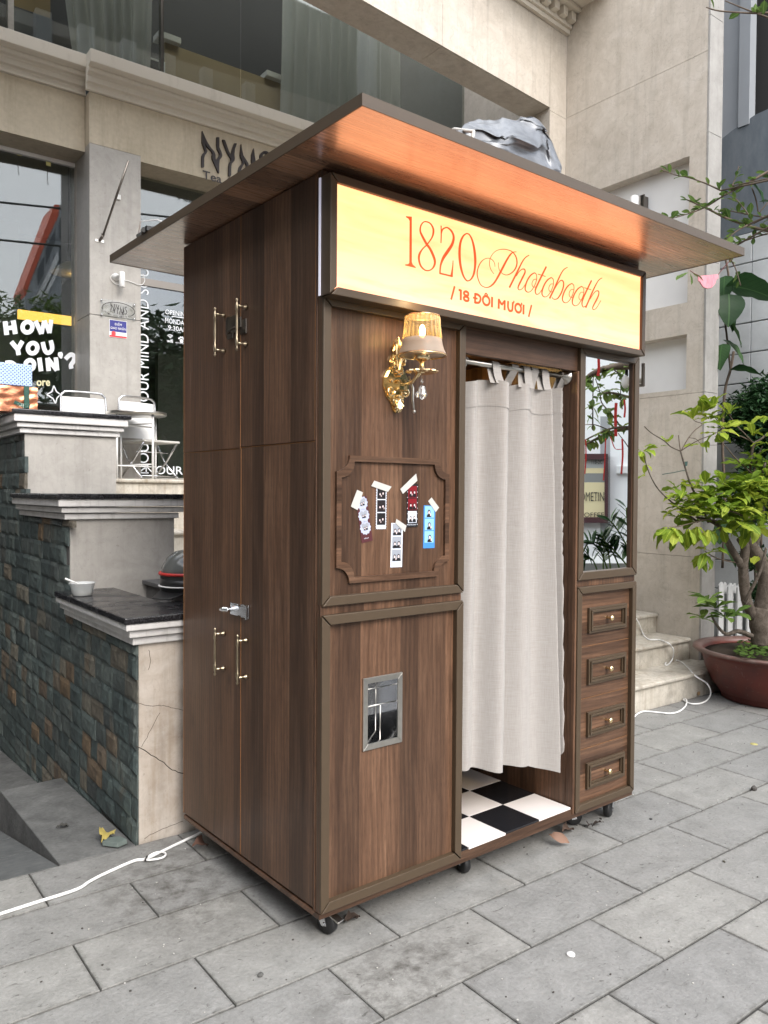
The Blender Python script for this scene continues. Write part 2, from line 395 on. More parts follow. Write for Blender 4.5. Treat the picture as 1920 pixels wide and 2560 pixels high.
M['ramp'] = t.mat
# slate stones
t = NT('slate_stone', .62, .45); rnd = t.n('ObjectInfo').outputs['Random']; P = t.pos((1, 1, .45))
a = t.noise(P, 16, 6, .7, 1.5); b = t.noise(P, 60, 4, .7, .6)
hue = t.ramp(rnd, (0, (.042, .058, .058)), (.35, (.062, .082, .080)), (.6, (.088, .108, .102)), (.78, (.046, .055, .055)), (.86, (.135, .125, .10)), (.95, (.11, .085, .062)), (1.0, (.15, .10, .055)))
base = t.mix(1.0, hue, t.ramp(a, (.30, (.42, .43, .43)), (.5, (.95, .96, .96)), (.72, (1.75, 1.7, 1.6))), 'MULTIPLY')
base = t.mix(t.ramp(t.noise(P, 5, 4, .6), (.60, 0.0), (.72, .4)), base, (.13, .085, .045))
base = t.mix(1.0, base, t.ramp(b, (.3, (.8, .8, .8)), (.7, (1.2, 1.2, 1.2))), 'MULTIPLY')
t.color(base); t.bump(t.math('ADD', a, t.math('MULTIPLY', b, .4)), .42, .008); t.rough(t.ramp(a, (.3, .5), (.7, .75)))
M['slate'] = t.mat
# beige marble cladding
def marble(name, c0, c1, c2, crack=.6, stain=0.0, rough=.4, grime=.38):
    t = NT(name, rough, .4); P = t.pos(); a = t.noise(P, 3.2, 7, .62, 1.6); b = t.noise(P, 14, 6, .65, 1.0)
    base = t.mix(.45, t.ramp(a, (.3, c0), (.52, c1), (.72, c2)), t.ramp(b, (.3, c0), (.55, c1), (.75, c2)))
    v = t.n('TexNoise'); v.inputs['Scale'].default_value = 5.5; v.inputs['Detail'].default_value = 5; v.inputs['Distortion'].default_value = 2.5; t.l(P, v.inputs['Vector'])
    line = t.math('ABSOLUTE', t.math('SUBTRACT', v.outputs['Fac'], .5))
    base = t.mix(t.ramp(line, (.0, crack * .55), (.014, 0.0)), base, tuple(x * .6 for x in c0))
    gs = t.n('Mapping'); gs.inputs['Scale'].default_value = (9, 9, .55); t.l(P, gs.inputs['Vector'])
    base = t.mix(t.math('MULTIPLY', t.ramp(t.noise(gs.outputs[0], 1.6, 6, .68), (.50, 0.0), (.78, 1.0)), grime), base, tuple(x * .50 for x in c0))
    base = t.mix(t.math('MULTIPLY', t.ramp(t.noise(P, 45, 3, .6), (.66, 0.0), (.74, 1.0)), grime), base, tuple(x * .45 for x in c0))
    if stain:
        sp = t.n('Mapping'); sp.inputs['Scale'].default_value = (22, 22, 1.4); t.l(P, sp.inputs['Vector'])
        s_ = t.noise(sp.outputs[0], 1, 4, .6)
        base = t.mix(t.ramp(s_, (.52, 0.0), (.70, stain)), base, (.20, .13, .062))
        base = t.mix(t.ramp(t.noise(P, 6, 5, .65), (.5, 0.0), (.72, stain)), base, (.12, .10, .08))
    t.color(base); t.bump(b, .06, .004); return t.mat
M['marble'] = marble('beige_marble', (.40, .355, .30), (.50, .455, .395), (.58, .54, .485))
M['marble_pale'] = marble('pale_marble', (.31, .295, .27), (.39, .372, .345), (.455, .438, .41), .3)
M['marble_front'] = marble('front_marble', (.25, .245, .23), (.32, .31, .295), (.38, .37, .355), .3)
M['marble_low'] = marble('veined_marble', (.37, .305, .245), (.50, .45, .395), (.60, .56, .51), .3, .28)
M['step'] = marble('stained_marble', (.38, .345, .28), (.53, .495, .43), (.64, .61, .55), .7, .5, .5)
t = NT('white_moulding', .55, .4); P = t.pos(); a = t.noise(P, 9, 5, .6); sp = t.n('Mapping'); sp.inputs['Scale'].default_value = (30, 30, 4); t.l(P, sp.inputs['Vector'])
base = t.mix(t.ramp(t.noise(sp.outputs[0], 1, 4, .65), (.55, 0.0), (.75, .4)), t.ramp(a, (.3, (.52, .51, .50)), (.7, (.68, .67, .66))), (.2, .185, .165))
t.color(base); M['mould'] = t.mat
t = NT('fascia_render', .8, .25); P = t.pos(); a = t.noise(P, 2.2, 6, .62, .4)
base = t.mix(1.0, t.ramp(a, (.3, (.46, .405, .31)), (.7, (.565, .50, .395))), t.ramp(t.noise(P, 30, 3), (.3, (.93, .93, .93)), (.7, (1.05, 1.05, 1.05))), 'MULTIPLY')
gs = t.n('Mapping'); gs.inputs['Scale'].default_value = (7, 7, .8); t.l(P, gs.inputs['Vector']); base = t.mix(t.math('MULTIPLY', t.ramp(t.noise(gs.outputs[0], 1.5, 6, .7), (.50, 0.0), (.76, 1.0)), .4), base, (.22, .175, .125)); t.color(base); M['fascia'] = t.mat
t = NT('cornice_paint', .7, .3); P = t.pos(); sp = t.n('Mapping'); sp.inputs['Scale'].default_value = (8, 8, 3); t.l(P, sp.inputs['Vector'])
t.color(t.mix(t.ramp(t.noise(sp.outputs[0], 1, 6, .7), (.58, 0.0), (.75, .30)), (.63, .59, .515), (.33, .29, .23))); M['cornice'] = t.mat
t = NT('black_granite', .12, .6); a = t.noise(t.pos(), 160, 3, .6)
t.color(t.ramp(a, (.5, (.010, .010, .012)), (.72, (.05, .05, .055)))); t.rough(t.ramp(t.noise(t.pos(), 7, 5), (.35, .10), (.7, .38))); M['granite'] = t.mat
M['rawstone'] = plain('rough_concrete', (.13, .125, .12), .9, 0, .2, .45, 22)
# neighbour wall
t = NT('painted_block', .75, .3); P = t.pos(); a = t.noise(P, 4, 6, .65)
t.color(t.mix(t.ramp(t.noise(P, 1.4, 4), (.45, 0.0), (.8, .5)), t.ramp(a, (.3, (.50, .52, .525)), (.7, (.63, .65, .655))), (.22, .235, .24))); t.bump(t.noise(P, 40, 4), .2, .01); M['block'] = t.mat
t = NT('blue_grey_wall', .8, .3); P = t.pos(); sp = t.n('Mapping'); sp.inputs['Scale'].default_value = (3, 3, 1.2); t.l(P, sp.inputs['Vector'])
t.color(t.ramp(t.noise(sp.outputs[0], 2, 6, .7), (.3, (.10, .12, .14)), (.7, (.17, .19, .21)))); M['bluegrey'] = t.mat
M['paleblue'] = plain('pale_grey_paint', (.30, .32, .345), .7, 0, .3, .12, 3)
M['shadepaint'] = plain('shaded_white_paint', (.46, .47, .47), .6, 0, .3, .12, 9)  # white paint greyed so the fence carries its shade in the colour
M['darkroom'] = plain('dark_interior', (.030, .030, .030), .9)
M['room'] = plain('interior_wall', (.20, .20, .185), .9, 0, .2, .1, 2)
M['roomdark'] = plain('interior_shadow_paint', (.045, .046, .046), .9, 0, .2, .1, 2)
M['ply'] = plain('plywood', (.42, .33, .21), .7, 0, .3, .15, 5)
t = NT('sheer_curtain', .95, .1); t.color(t.ramp(t.noise(t.pos((1, 1, .2)), 9, 3), (.3, (.50, .51, .49)), (.7, (.68, .69, .67)))); tr = t.n('BsdfTranslucent'); tr.inputs['Color'].default_value = (.7, .7, .68, 1); mx = t.n('MixShader'); mx.inputs[0].default_value = .45; t.l(t.b.outputs[0], mx.inputs[1]); t.l(tr.outputs[0], mx.inputs[2]); t.l(mx.outputs[0], t.out.inputs['Surface']); M['sheer'] = t.mat
M['bluebox'] = None
# foliage
def leafmat(name, ca, cb, cc, trans=.35, rough=.58, sc=1.0):
    t = NT(name, rough, .22); rnd = t.n('ObjectInfo').outputs['Random']
    f = t.math('ADD', t.math('MULTIPLY', rnd, .6), t.math('MULTIPLY', t.noise(t.pos(), 9 * sc, 3), .5))
    cc_ = t.ramp(f, (.2, ca), (.55, cb), (.9, cc)); so = t.n('SeparateXYZ'); t.l(t.n('TexCoord').outputs['Object'], so.inputs[0]); ay = t.math('ABSOLUTE', so.outputs[1])
    vein = t.math('PINGPONG', t.math('MULTIPLY', t.math('SUBTRACT', so.outputs[0], t.math('MULTIPLY', ay, .9)), 9.0), .5)
    cc_ = t.mix(t.math('MULTIPLY', t.ramp(vein, (.0, 1.0), (.12, 0.0)), .35), cc_, tuple(x * .45 for x in ca)); cc_ = t.mix(t.ramp(ay, (.008, .6), (.022, 0.0)), cc_, tuple(min(1, x * 1.5) for x in cc)); t.color(cc_)
    tr = t.n('BsdfTranslucent'); t.l(cc_, tr.inputs['Color']); mx = t.n('MixShader'); mx.inputs[0].default_value = trans
    t.l(t.b.outputs[0], mx.inputs[1]); t.l(tr.outputs[0], mx.inputs[2]); t.l(mx.outputs[0], t.out.inputs['Surface']); return t.mat
M['leaf'] = leafmat('lime_leaf', (.10, .18, .018), (.21, .30, .028), (.36, .41, .055), .42)
M['leaf_mid'] = leafmat('green_leaf', (.05, .10, .02), (.085, .15, .03), (.14, .21, .045), .35)
M['leaf_dark'] = leafmat('dark_leaf', (.014, .040, .014), (.026, .068, .024), (.05, .105, .035), .2, .5)
t = NT('bark', .9, .2); P = t.pos(); k_ = t.noise(P, 26, 6, .7, .8); t.color(t.ramp(k_, (.3, (.045, .036, .028)), (.55, (.10, .082, .066)), (.75, (.16, .14, .12)))); t.bump(k_, .6, .01); M['bark'] = t.mat
M['twig'] = plain('twig_bark', (.11, .085, .065), .85, 0, .2, .3, 30)
M['soil'] = plain('soil', (.045, .035, .028), .95, 0, .1, .5, 40)
t = NT('red_glaze', .38, .5); P = t.pos(); a = t.noise(P, 5, 6, .7, .5)
base = t.ramp(a, (.3, (.055, .011, .008)), (.6, (.115, .020, .011)), (.8, (.17, .05, .036)))
base = t.mix(t.ramp(t.noise(P, 28, 5, .7), (.60, 0.0), (.70, .55)), base, (.24, .18, .155)); sz = t.n('SeparateXYZ'); t.l(P, sz.inputs[0]); base = t.mix(t.math('MULTIPLY', t.ramp(sz.outputs[2], (.335, 0.0), (.35, 1.0)), t.ramp(t.noise(P, 12, 5, .7), (.35, .3), (.65, .9))), base, (.17, .125, .11)); t.color(base); t.bump(a, .1, .01); M['pot'] = t.mat
t = NT('silver_tarp', .34, .6); P = t.pos(); a = t.noise(P, 30, 4); t.color(t.ramp(a, (.3, (.10, .108, .12)), (.7, (.155, .166, .182)))); t.b.inputs['Metallic'].default_value = .3
ck = t.n('TexChecker'); ck.inputs['Scale'].default_value = 220; t.l(P, ck.inputs['Vector']); t.bump(t.math('ADD', a, t.math('MULTIPLY', ck.outputs['Fac'], .3)), .25, .004); M['tarp'] = t.mat
M['cable'] = plain('white_cable', (.80, .80, .79), .4)
M['tape'] = plain('masking_tape', (.50, .49, .46), .7, 0, .3, .06, 40)

# ================================================================== PHOTO BOOTH (booth coordinates: x along the front, y into the depth)
booth = empty('photo_booth', BLOC, BTH, 'walnut photo booth on casters with lit 1820 sign, wide flat roof and linen curtain', 'photo booth')
BW, BD, BT = 1.703, .997, 2.452
def P3(x, z, y): return Vector((x, y, z))
def frame(name, x0, x1, z0, z1, w, y0, y1, mat, parent, bevel=.0025):
    """four mitred bars joined into one frame"""
    m = MB()
    o = [(x0, z0), (x1, z0), (x1, z1), (x0, z1)]; i = [(x0 + w, z0 + w), (x1 - w, z0 + w), (x1 - w, z1 - w), (x0 + w, z1 - w)]
    for k in range(4):
        l = (k + 1) % 4; g = .0006
        q = [o[k], o[l], i[l], i[k]]
        cx = sum(p[0] for p in q) / 4; cz = sum(p[1] for p in q) / 4
        q = [(p[0] + (cx - p[0]) * g / .1, p[1] + (cz - p[1]) * g / .1) for p in q]
        m.prism([P3(a, b, y0) for a, b in q], (0, y1 - y0, 0))
    return m.build(name, mat, parent, bevel=bevel)
# --- carcass
MB().box(.0, BW, .0, BD, .098, .116).build('base_board', M['woodx'], booth, bevel=.002)
MB().box(.022, .036, .038, BD - .004, .118, BT).build('carcass_side', M['wood'], booth)
MB().box(BW - .02, BW - .002, .03, BD, .118, BT).build('carcass_side', M['wood'], booth)
MB().box(.038, BW - .022, BD - .018, BD - .002, .118, BT).build('back_board', M['wood'], booth)
MB().box(.0, BW, .004, .034, 2.062, BT).build('header_panel', M['wood'], booth)
for x0, x1, n in ((.604, .620, 'partition'), (1.268, 1.284, 'partition')):
    MB().box(x0, x1, .036, BD - .02, .118, 2.06).build(n, M['wood'], booth)
MB().box(.623, 1.265, .04, BD - .02, 2.04, 2.056).build('booth_ceiling', M['woodx'], booth)
# --- corner post with two grooves
cp = MB().box(.0, .016, .001, .011, .118, BT).box(.0, .016, .0135, .0225, .118, BT).box(-.002, .016, .025, .0335, .118, BT)
cp.build('corner_post', M['wood'], booth, bevel=.0015)
# --- side doors with edge band, pull handle and hasp
def pull(door, y, zc, L, zb):
    m = MB()
    prof = [(.0, -L / 2), (.004, -L / 2 + .003), (.006, -L / 2 + .008), (.003, -L / 2 + .014), (.0050, -L / 2 + .02), (.0066, -L / 2 + .03), (.0066, -L / 2 + .042), (.0046, -L / 2 + .047), (.0050, -.02), (.0054, 0)]
    prof = prof + [(r, -z) for r, z in reversed(prof[:-1])]
    m.lathe(prof, (-.040, y, zc), 10)
    for s in (-1, 1):
        z = zc + s * zb
        m.lathe([(.005, 0), (.0045, .02), (.005, .027), (.0085, .033), (.0085, .038)], (-.040, y, z), 10, Matrix.Rotation(R_(90), 3, 'Y'))
    return m.build('pull_handle', M['brass'], door, True)
doors = {}
for key, (y0, y1, z0, z1) in dict(lo_r=(.0365, .5105, .126, 1.6125), lo_l=(.5155, .992, .126, 1.609), up_r=(.0365, .5165, 1.6165, BT - .004), up_l=(.5205, .992, 1.6125, BT - .004)).items():
    d = MB().box(-.001, .018, y0, y1, z0, z1).build('side_door', M['wood'], booth, bevel=.0012); doors[key] = d
    m = MB().box(-.0018, .0165, y1 + .0002, y1 + .0022, z0, z1)
    if key.startswith('lo'): m.box(-.0018, .0165, y0, y1, z1 + .0002, z1 + .0012)
    else: m.box(-.0014, .0165, y0 - .0018, y0 - .0004, z0, z1)
    m.build('edge_band', M['band'], d)
pull(doors['up_l'], .642, 2.046, .185, .066); pull(doors['up_r'], .474, 2.047, .187, .066)
pull(doors['lo_l'], .638, .855, .183, .066); pull(doors['lo_r'], .464, .855, .182, .066)
m = MB().box(-.007, -.001, .545, .622, 2.035, 2.098).box(-.006, -.001, .470, .512, 2.02, 2.072).box(-.0105, -.007, .500, .60, 2.046, 2.082)
m.tube([(-.012, .512, 2.045), (-.035, .505, 2.04), (-.036, .545, 2.034), (-.02, .58, 2.034), (-.008, .585, 2.04)], .004, 8)
m.box(-.018, -.010, .548, .590, 2.012, 2.030)
m.build('door_hasp', M['darkmetal'], doors['up_r'], bevel=.001)
m = MB().box(-.006, -.001, .448, .505, .998, 1.046).box(-.010, -.006, .452, .576, 1.004, 1.040).box(-.0055, -.001, .527, .585, 1.0, 1.044)
m.box(-.016, -.010, .446, .453, .996, 1.048)
m.tube([(-.01, .56, 1.022), (-.030, .56, 1.022), (-.038, .575, 1.021), (-.034, .605, 1.018)], [.008, .009, .009, .006], 10)
m.build('door_hasp', M['chrome'], doors['lo_r'], bevel=.001)
# --- front: lower left bay
pan = MB().box(.030, .590, .012, .028, .138, 1.046).build('front_panel', M['wood'], booth)
frame('panel_frame', .0, .6189, .118, 1.0661, .032, -.009, .020, M['trim'], booth)
MB().box(.002, .6165, .004, .026, 1.0668, 1.0936).build('rail_strip', M['wood'], booth)
MB().box(1.283, 1.7025, .004, .026, 1.0668, 1.0936).build('rail_strip', M['wood'], booth)
# --- front: upper left bay
MB().box(.030, .592, .012, .028, 1.122, 2.050).build('front_panel', M['wood'], booth)
frame('panel_frame', .0, .6195, 1.0943, 2.066, .030, -.009, .020, M['trim'], booth)
# ornamental moulding with notched corners
def notch_outline(x0, x1, z0, z1, r, n=7):
    pts = []
    for (cx, cz, a0) in ((x1, z0, 180), (x1, z1, 270), (x0, z1, 0), (x0, z0, 90)):
        seg = [(cx + r * math.cos(R_(a0 - 90 * i / n)), cz + r * math.sin(R_(a0 - 90 * i / n))) for i in range(n + 1)]
        pts += seg
    return pts
oo = notch_outline(.061, .553, 1.160, 1.5725, .052); ii = notch_outline(.061 + .019, .553 - .019, 1.160 + .019, 1.5725 - .019, .052)
def loop_mb(outer, inner, y0, y1):
    m = MB(); n = len(outer)
    for k in range(n):
        l = (k + 1) % n
        m.prism([P3(*outer[k], y0), P3(*outer[l], y0), P3(*inner[l], y0), P3(*inner[k], y0)], (0, y1 - y0, 0))
    return m
orn = loop_mb(oo, ii, .0015, .0118).build('ornament_moulding', M['woodx'], booth)
# --- print slot: steel surround, shiny recess, bars
slot = frame('print_slot', .175, .344, .600, .841, .0195, .0055, .0118, M['steel'], booth, .001)
x0, x1, z0, z1 = .194, .325, .619, .822; yd = .14
m = MB()
for q in (((x0, .0105, z0), (x1, .0105, z0), (x1, yd, z0 + .05), (x0, yd, z0 + .05)), ((x0, .0105, z1), (x1, .0105, z1), (x1, yd, z1), (x0, yd, z1)), ((x0, .0105, z0), (x0, yd, z0 + .05), (x0, yd, z1), (x0, .0105, z1)), ((x1, .0105, z0), (x1, yd, z0 + .05), (x1, yd, z1), (x1, .0105, z1)), ((x0, yd, z0 + .05), (x1, yd, z0 + .05), (x1, yd, z1), (x0, yd, z1))): m.poly(q)
m.build('slot_recess', M['chrome'], slot)
m = MB().tube([(.194, .018, .742), (.325, .018, .742)], .0022, 6).tube([(.258, .02, .742), (.258, .02, .622)], .0022, 6).tube([(.194, .05, .79), (.325, .05, .79)], .0016, 6).tube([(.27, .06, .64), (.27, .06, .82)], .0018, 6)
m.build('slot_bars', M['steel'], slot, True)
# the laminate has a real hole behind the slot: split that panel into four boards round it
me = pan.data; bpy.data.objects.remove(pan)
m = MB().box(.030, .1855, .012, .028, .138, 1.046).box(.3335, .590, .012, .028, .138, 1.046).box(.1855, .3335, .012, .028, .138, .610).box(.1855, .3335, .012, .028, .831, 1.046)
m.build('front_panel', M['wood'], booth)
# --- lintel, floor, opening
MB().box(.620, 1.2825, .008, .030, 1.961, 2.0615).build('lintel', M['woodx'], booth, bevel=.002)
MB().box(1.2685, 1.281, -.004, .0345, .118, 1.96).build('door_jamb', M['wood'], booth, bevel=.0015)
fl = MB().box(.6205, 1.2675, .0, BD - .02, .1165, .1405).build('booth_floor', M['woodx'], booth)
for iy in range(5):
    for ix in range(-1, 3):
        xa, xb = max(.6215, .662 + .2 * ix), min(1.2665, .662 + .2 * (ix + 1)); ya = .0 + .1955 * iy; yb = min(ya + .1955, BD - .03)
        if xb - xa < .01: continue
        w = (ix + iy) % 2 == 0
        MB().box(xa + .0008, xb - .0008, ya + .0008 - (.004 if iy == 0 and ix == 0 else 0), yb - .0008, .1408, .1495).build('floor_tile', M['tile_w'] if w else M['tile_b'], fl, bevel=.001)
MB().box(1.12, 1.266, .42, BD - .03, .50, .53).build('bench', M['wood'], booth)
MB().box(1.2595, 1.267, .12, .80, .545, .78).build('dark_panel', M['black'], booth)
# ceiling lamp inside the booth: the warm light seen on the tiles
lamp = MB().lathe([(.0, .0), (.07, .0), (.08, .008), (.08, .02)], (.92, .45, 2.019), 20).build('ceiling_lamp', M['bulbglow'], booth)
# --- curtain rod
rod = MB().tube([(.6205, .055, 1.943), (1.2665, .055, 1.943)], .0115, 12).build('curtain_rod', M['steel'], booth, True)
for x, s in ((.6205, 1), (1.2665, -1)):
    MB().lathe([(.034, 0), (.034, .006), (.018, .012), (.013, .03)], (x, .055, 1.943), 16, Matrix.Rotation(R_(90 * s), 3, 'Y')).build('rod_flange', M['steel'], rod, True)
# --- right column: mirror over four drawer fronts
frame('mirror_frame', 1.2825, 1.703, 1.0943, 2.066, .034, -.009, .020, M['trim'], booth)
mir = MB().box(1.312, 1.660, .008, .013, 1.122, 2.036).build('mirror', M['mirror'], booth)
MB().box(1.6605, 1.671, -.002, .013, 1.126, 2.034).build('mirror_bead', M['wood'], booth)
frame('drawer_frame', 1.2825, 1.703, .118, 1.0661, .029, -.009, .020, M['trim'], booth)
DZ = [(.8105, 1.037), (.5885, .8085), (.3735, .5865), (.139, .3715)]
MZ = [(.864, .972), (.644, .754), (.421, .527), (.198, .3085)]
for k in range(4):
    z0, z1 = DZ[k]
    d = MB().box(1.311, 1.675, .0105, .024, z0, z1).build('drawer_front', M['woodx'], booth, bevel=.0012)
    MB().box(1.311, 1.675, .0095, .0103, z0 - .0014, z0 - .0002).build('edge_band', M['band'], d)
    a, b = MZ[k]; mm = MB()
    for (w0, w1, ya, yb) in ((0, .010, -.002, .0103), (.0102, .019, -.0075, .0103), (.0192, .026, .002, .0103)):
        o = [(1.371 + w0, a + w0), (1.641 - w0, a + w0), (1.641 - w0, b - w0), (1.371 + w0, b - w0)]; i = [(1.371 + w1, a + w1), (1.641 - w1, a + w1), (1.641 - w1, b - w1), (1.371 + w1, b - w1)]
        for q in range(4):
            l = (q + 1) % 4; mm.prism([P3(*o[q], ya), P3(*o[l], ya), P3(*i[l], ya), P3(*i[q], ya)], (0, yb - ya, 0))
    mm.build('drawer_moulding', M['trim'], d, bevel=.001)
    zc = (.919, .699, .473, .250)[k]
    MB().lathe([(.0075, 0), (.0055, .003), (.0045, .014), (.009, .019), (.0125, .024), (.0120, .029), (.006, .032), (0, .033)], (1.511, .0102, zc), 16, Matrix.Rotation(R_(90), 3, 'X')).build('drawer_knob', M['gold'], d, True)
# --- roof slab with edge trim
rx0, rx1, ry0, ry1 = -.150, 1.858, -.398, 1.425
roof = MB().box(rx0 + .004, rx1 - .004, ry0 + .004, ry1 - .004, 2.455, 2.482).build('roof', M['soffit'], booth)
for q in ((rx0, rx1, ry0, ry0 + .0038), (rx0, rx1, ry1 - .0038, ry1), (rx0, rx0 + .0038, ry0 + .0039, ry1 - .0039), (rx1 - .0038, rx1, ry0 + .0039, ry1 - .0039)):
    MB().box(*q, 2.4535, 2.4865).build('roof_edge', M['trim'], roof)
# --- sign box
sx0, sx1, sz0, sz1 = -.013, 1.662, 2.056, 2.424; sw = .026
sb = frame('sign_box', sx0, sx1, sz0, sz1, sw, -.062, .0035, M['trim'], booth)
MB().box(sx0 + sw - .004, sx1 - sw + .004, -.049, -.044, sz0 + sw - .004, sz1 - sw + .004).build('sign_panel', M['sign'], sb)
MB().box(sx0 - .0035, sx0 - .0005, -.012, -.003, sz0 + .004, sz1 - .004).build('acrylic_edge', M['edge_glow'], sb)
YS = -.0495
def sgn1(x, y): p = BY(1000 + x / 5.925, 520 + y / 5.925, YS); return p.x, p.z
def sgn2(x, y): p = BY(1180 + x / 4.879, 600 + y / 4.879, YS); return p.x, p.z
DEP = lambda x, z, t: (x, YS - t, z)
def sstroke(pts, f, k): 
    # stroke widths are in crop pixels: k turns them to metres (a little over two pixels a millimetre)
    return [(*f(x, y), w * k) for x, y, w in pts]
K1, K2 = 1 / 5.925 / 520, 1 / 4.879 / 490
lm = MB()
one = [(88, 122), (172, 130), (172, 800), (185, 838), (232, 880), (230, 889), (75, 850), (78, 836), (120, 832), (138, 812), (142, 190), (125, 160), (88, 136)]
lm.prism([DEP(*sgn1(*q), .0012) for q in one], (0, .0012, 0))
G1 = [
 [(395, 540, 28), (340, 440, 28), (300, 350, 22), (305, 270, 16), (340, 215, 12), (380, 203, 12), (440, 225, 14), (485, 290, 22), (493, 360, 24), (470, 440, 16), (400, 540, 12), (330, 610, 14), (285, 690, 24), (280, 770, 24), (305, 855, 20), (360, 915, 14), (420, 928, 12), (475, 900, 14), (510, 840, 24), (512, 770, 30), (480, 680, 32), (440, 600, 30), (395, 540, 28)],
 [(607, 262, 13), (609, 400, 15), (605, 520, 11)], [(610, 385, 10), (628, 322, 16), (660, 297, 14), (700, 292, 14), (750, 330, 22), (785, 390, 26), (792, 460, 30), (765, 550, 32), (700, 650, 36), (640, 740, 32), (605, 830, 22), (594, 900, 18), (590, 975, 18)],
 [(586, 968, 16), (680, 990, 16), (775, 1013, 18)], [(762, 1012, 34), (772, 930, 20), (781, 850, 12), (784, 778, 9)],
 [(985, 378, 12), (940, 410, 18), (900, 490, 26), (882, 600, 32), (882, 740, 34), (900, 880, 30), (935, 1000, 22), (975, 1065, 16), (1005, 1080, 12), (1050, 1055, 16), (1090, 980, 24), (1110, 860, 30), (1112, 740, 34), (1095, 590, 32), (1065, 470, 24), (1025, 395, 14), (985, 378, 12)]]
for g in G1: lm.ribbon(sstroke(g, sgn1, K1), .0012, DEP)
O1 = [(760, 400, 8), (715, 430, 12), (675, 490, 14), (650, 560, 15), (650, 610, 12), (680, 637, 7), (720, 620, 6), (760, 560, 7), (785, 490, 7), (785, 425, 7), (760, 400, 8)]
C1 = [(785, 480, 5), (755, 482, 5), (732, 520, 5), (735, 560, 5), (760, 577, 5), (790, 560, 5)]
sh = lambda g, dx, dy: [(x + dx, y + dy, w) for x, y, w in g]
G2 = [
 [(278, 325, 4), (275, 290, 4), (258, 255, 5), (230, 232, 5), (190, 222, 5), (140, 240, 6), (95, 290, 8), (68, 360, 10), (62, 420, 10), (75, 480, 9), (105, 545, 7), (150, 575, 6), (190, 578, 8), (230, 560, 12), (275, 515, 16), (320, 440, 18), (370, 345, 20), (420, 250, 18), (465, 180, 14), (500, 150, 8), (540, 145, 5)],
 [(265, 410, 4), (240, 380, 4), (218, 330, 5), (212, 270, 5), (225, 215, 5), (260, 160, 5), (310, 125, 5), (380, 113, 6), (440, 122, 6), (490, 145, 8), (530, 195, 12), (547, 260, 14), (540, 320, 14), (510, 375, 11), (460, 415, 8), (415, 427, 6), (370, 410, 5), (335, 370, 5), (320, 310, 4), (323, 275, 4)],
 [(695, 186, 7), (650, 215, 9), (610, 270, 12), (560, 370, 16), (510, 470, 17), (455, 580, 18)], [(540, 440, 7), (570, 390, 7), (610, 357, 8), (640, 360, 12), (645, 395, 15), (620, 450, 16), (575, 540, 16), (560, 585, 12), (575, 608, 7), (610, 595, 6), (650, 540, 5)],
 O1, C1, [(905, 325, 16), (850, 435, 17), (790, 560, 16), (770, 620, 14), (785, 662, 8), (820, 650, 6), (860, 590, 5)], [(803, 416, 6), (850, 431, 6), (895, 445, 6)],
 sh(O1, 205, 58), sh(C1, 205, 57), [(1165, 333, 6), (1120, 360, 9), (1080, 420, 12), (1030, 530, 16), (990, 620, 16), (945, 712, 18)], [(1000, 610, 6), (1040, 540, 7), (1080, 495, 9), (1110, 505, 13), (1115, 560, 15), (1090, 640, 15), (1050, 705, 12), (1015, 724, 8), (985, 715, 6), (975, 695, 5)],
 sh(O1, 455, 130), sh(C1, 453, 124), sh(O1, 575, 166), sh(C1, 572, 158),
 [(1457, 493, 16), (1400, 610, 17), (1355, 710, 16), (1340, 775, 14), (1355, 818, 8), (1385, 805, 6)], [(1368, 582, 6), (1410, 595, 6), (1453, 607, 6)],
 [(1585, 463, 6), (1545, 490, 9), (1510, 545, 12), (1460, 650, 16), (1420, 745, 16), (1385, 825, 18)], [(1440, 720, 6), (1480, 655, 7), (1515, 622, 8), (1543, 628, 12), (1543, 670, 15), (1515, 735, 16), (1480, 800, 14), (1470, 835, 11), (1485, 850, 7), (1520, 825, 6), (1570, 738, 5)]]
for g in G2: lm.ribbon(sstroke(g, sgn2, K2), .0012, DEP)
W3 = 27
def sq(pts, w=W3): return [(x, y, w) for x, y in pts]
G3 = [sq([(808, 1160), (756, 1355)], 22), sq([(868, 1214), (905, 1222)], 22), sq([(900, 1212), (898, 1365)], 27)]
def oval3(cx, cy, rx, ry, w=25, sk=.22, n=16, a0=0, a1=360): return [(cx + rx * math.cos(R_(a0 + (a1 - a0) * i / n)), cy + ry * math.sin(R_(a0 + (a1 - a0) * i / n)) + sk * rx * math.cos(R_(a0 + (a1 - a0) * i / n)), w) for i in range(n + 1)]
G3 += [oval3(979, 1268, 33, 30), oval3(980, 1345, 36, 31), sq([(1113, 1262), (1110, 1412)], 27), sq([(1110, 1274), (1150, 1284), (1185, 1315), (1190, 1360), (1165, 1402), (1110, 1400)], 25), sq([(1082, 1328), (1146, 1344)], 18), oval3(1275, 1372, 50, 66), sq([(1252, 1287), (1273, 1264), (1298, 1296)], 14), sq([(1363, 1318), (1360, 1470)], 27)]
for g in G3: lm.ribbon(sstroke(g, sgn1, K1), .0012, DEP)
G4 = [sq([(326, 718), (324, 838)], 21), sq([(326, 725), (362, 790)], 19), sq([(362, 790), (398, 742)], 19), sq([(398, 736), (396, 856)], 21), sq([(440, 745), (438, 815), (452, 858), (472, 865), (490, 850), (496, 760)], 20), sq([(492, 775), (508, 762), (508, 742)], 13),
      oval3(562, 832, 36, 52, 20, .22), sq([(590, 800), (604, 788), (602, 765)], 13), sq([(628, 790), (626, 908)], 21), sq([(725, 793), (690, 937)], 17)]
for g in G4: lm.ribbon(sstroke(g, sgn2, K2), .0012, DEP)
lm.build('sign_lettering', M['red'], sb)
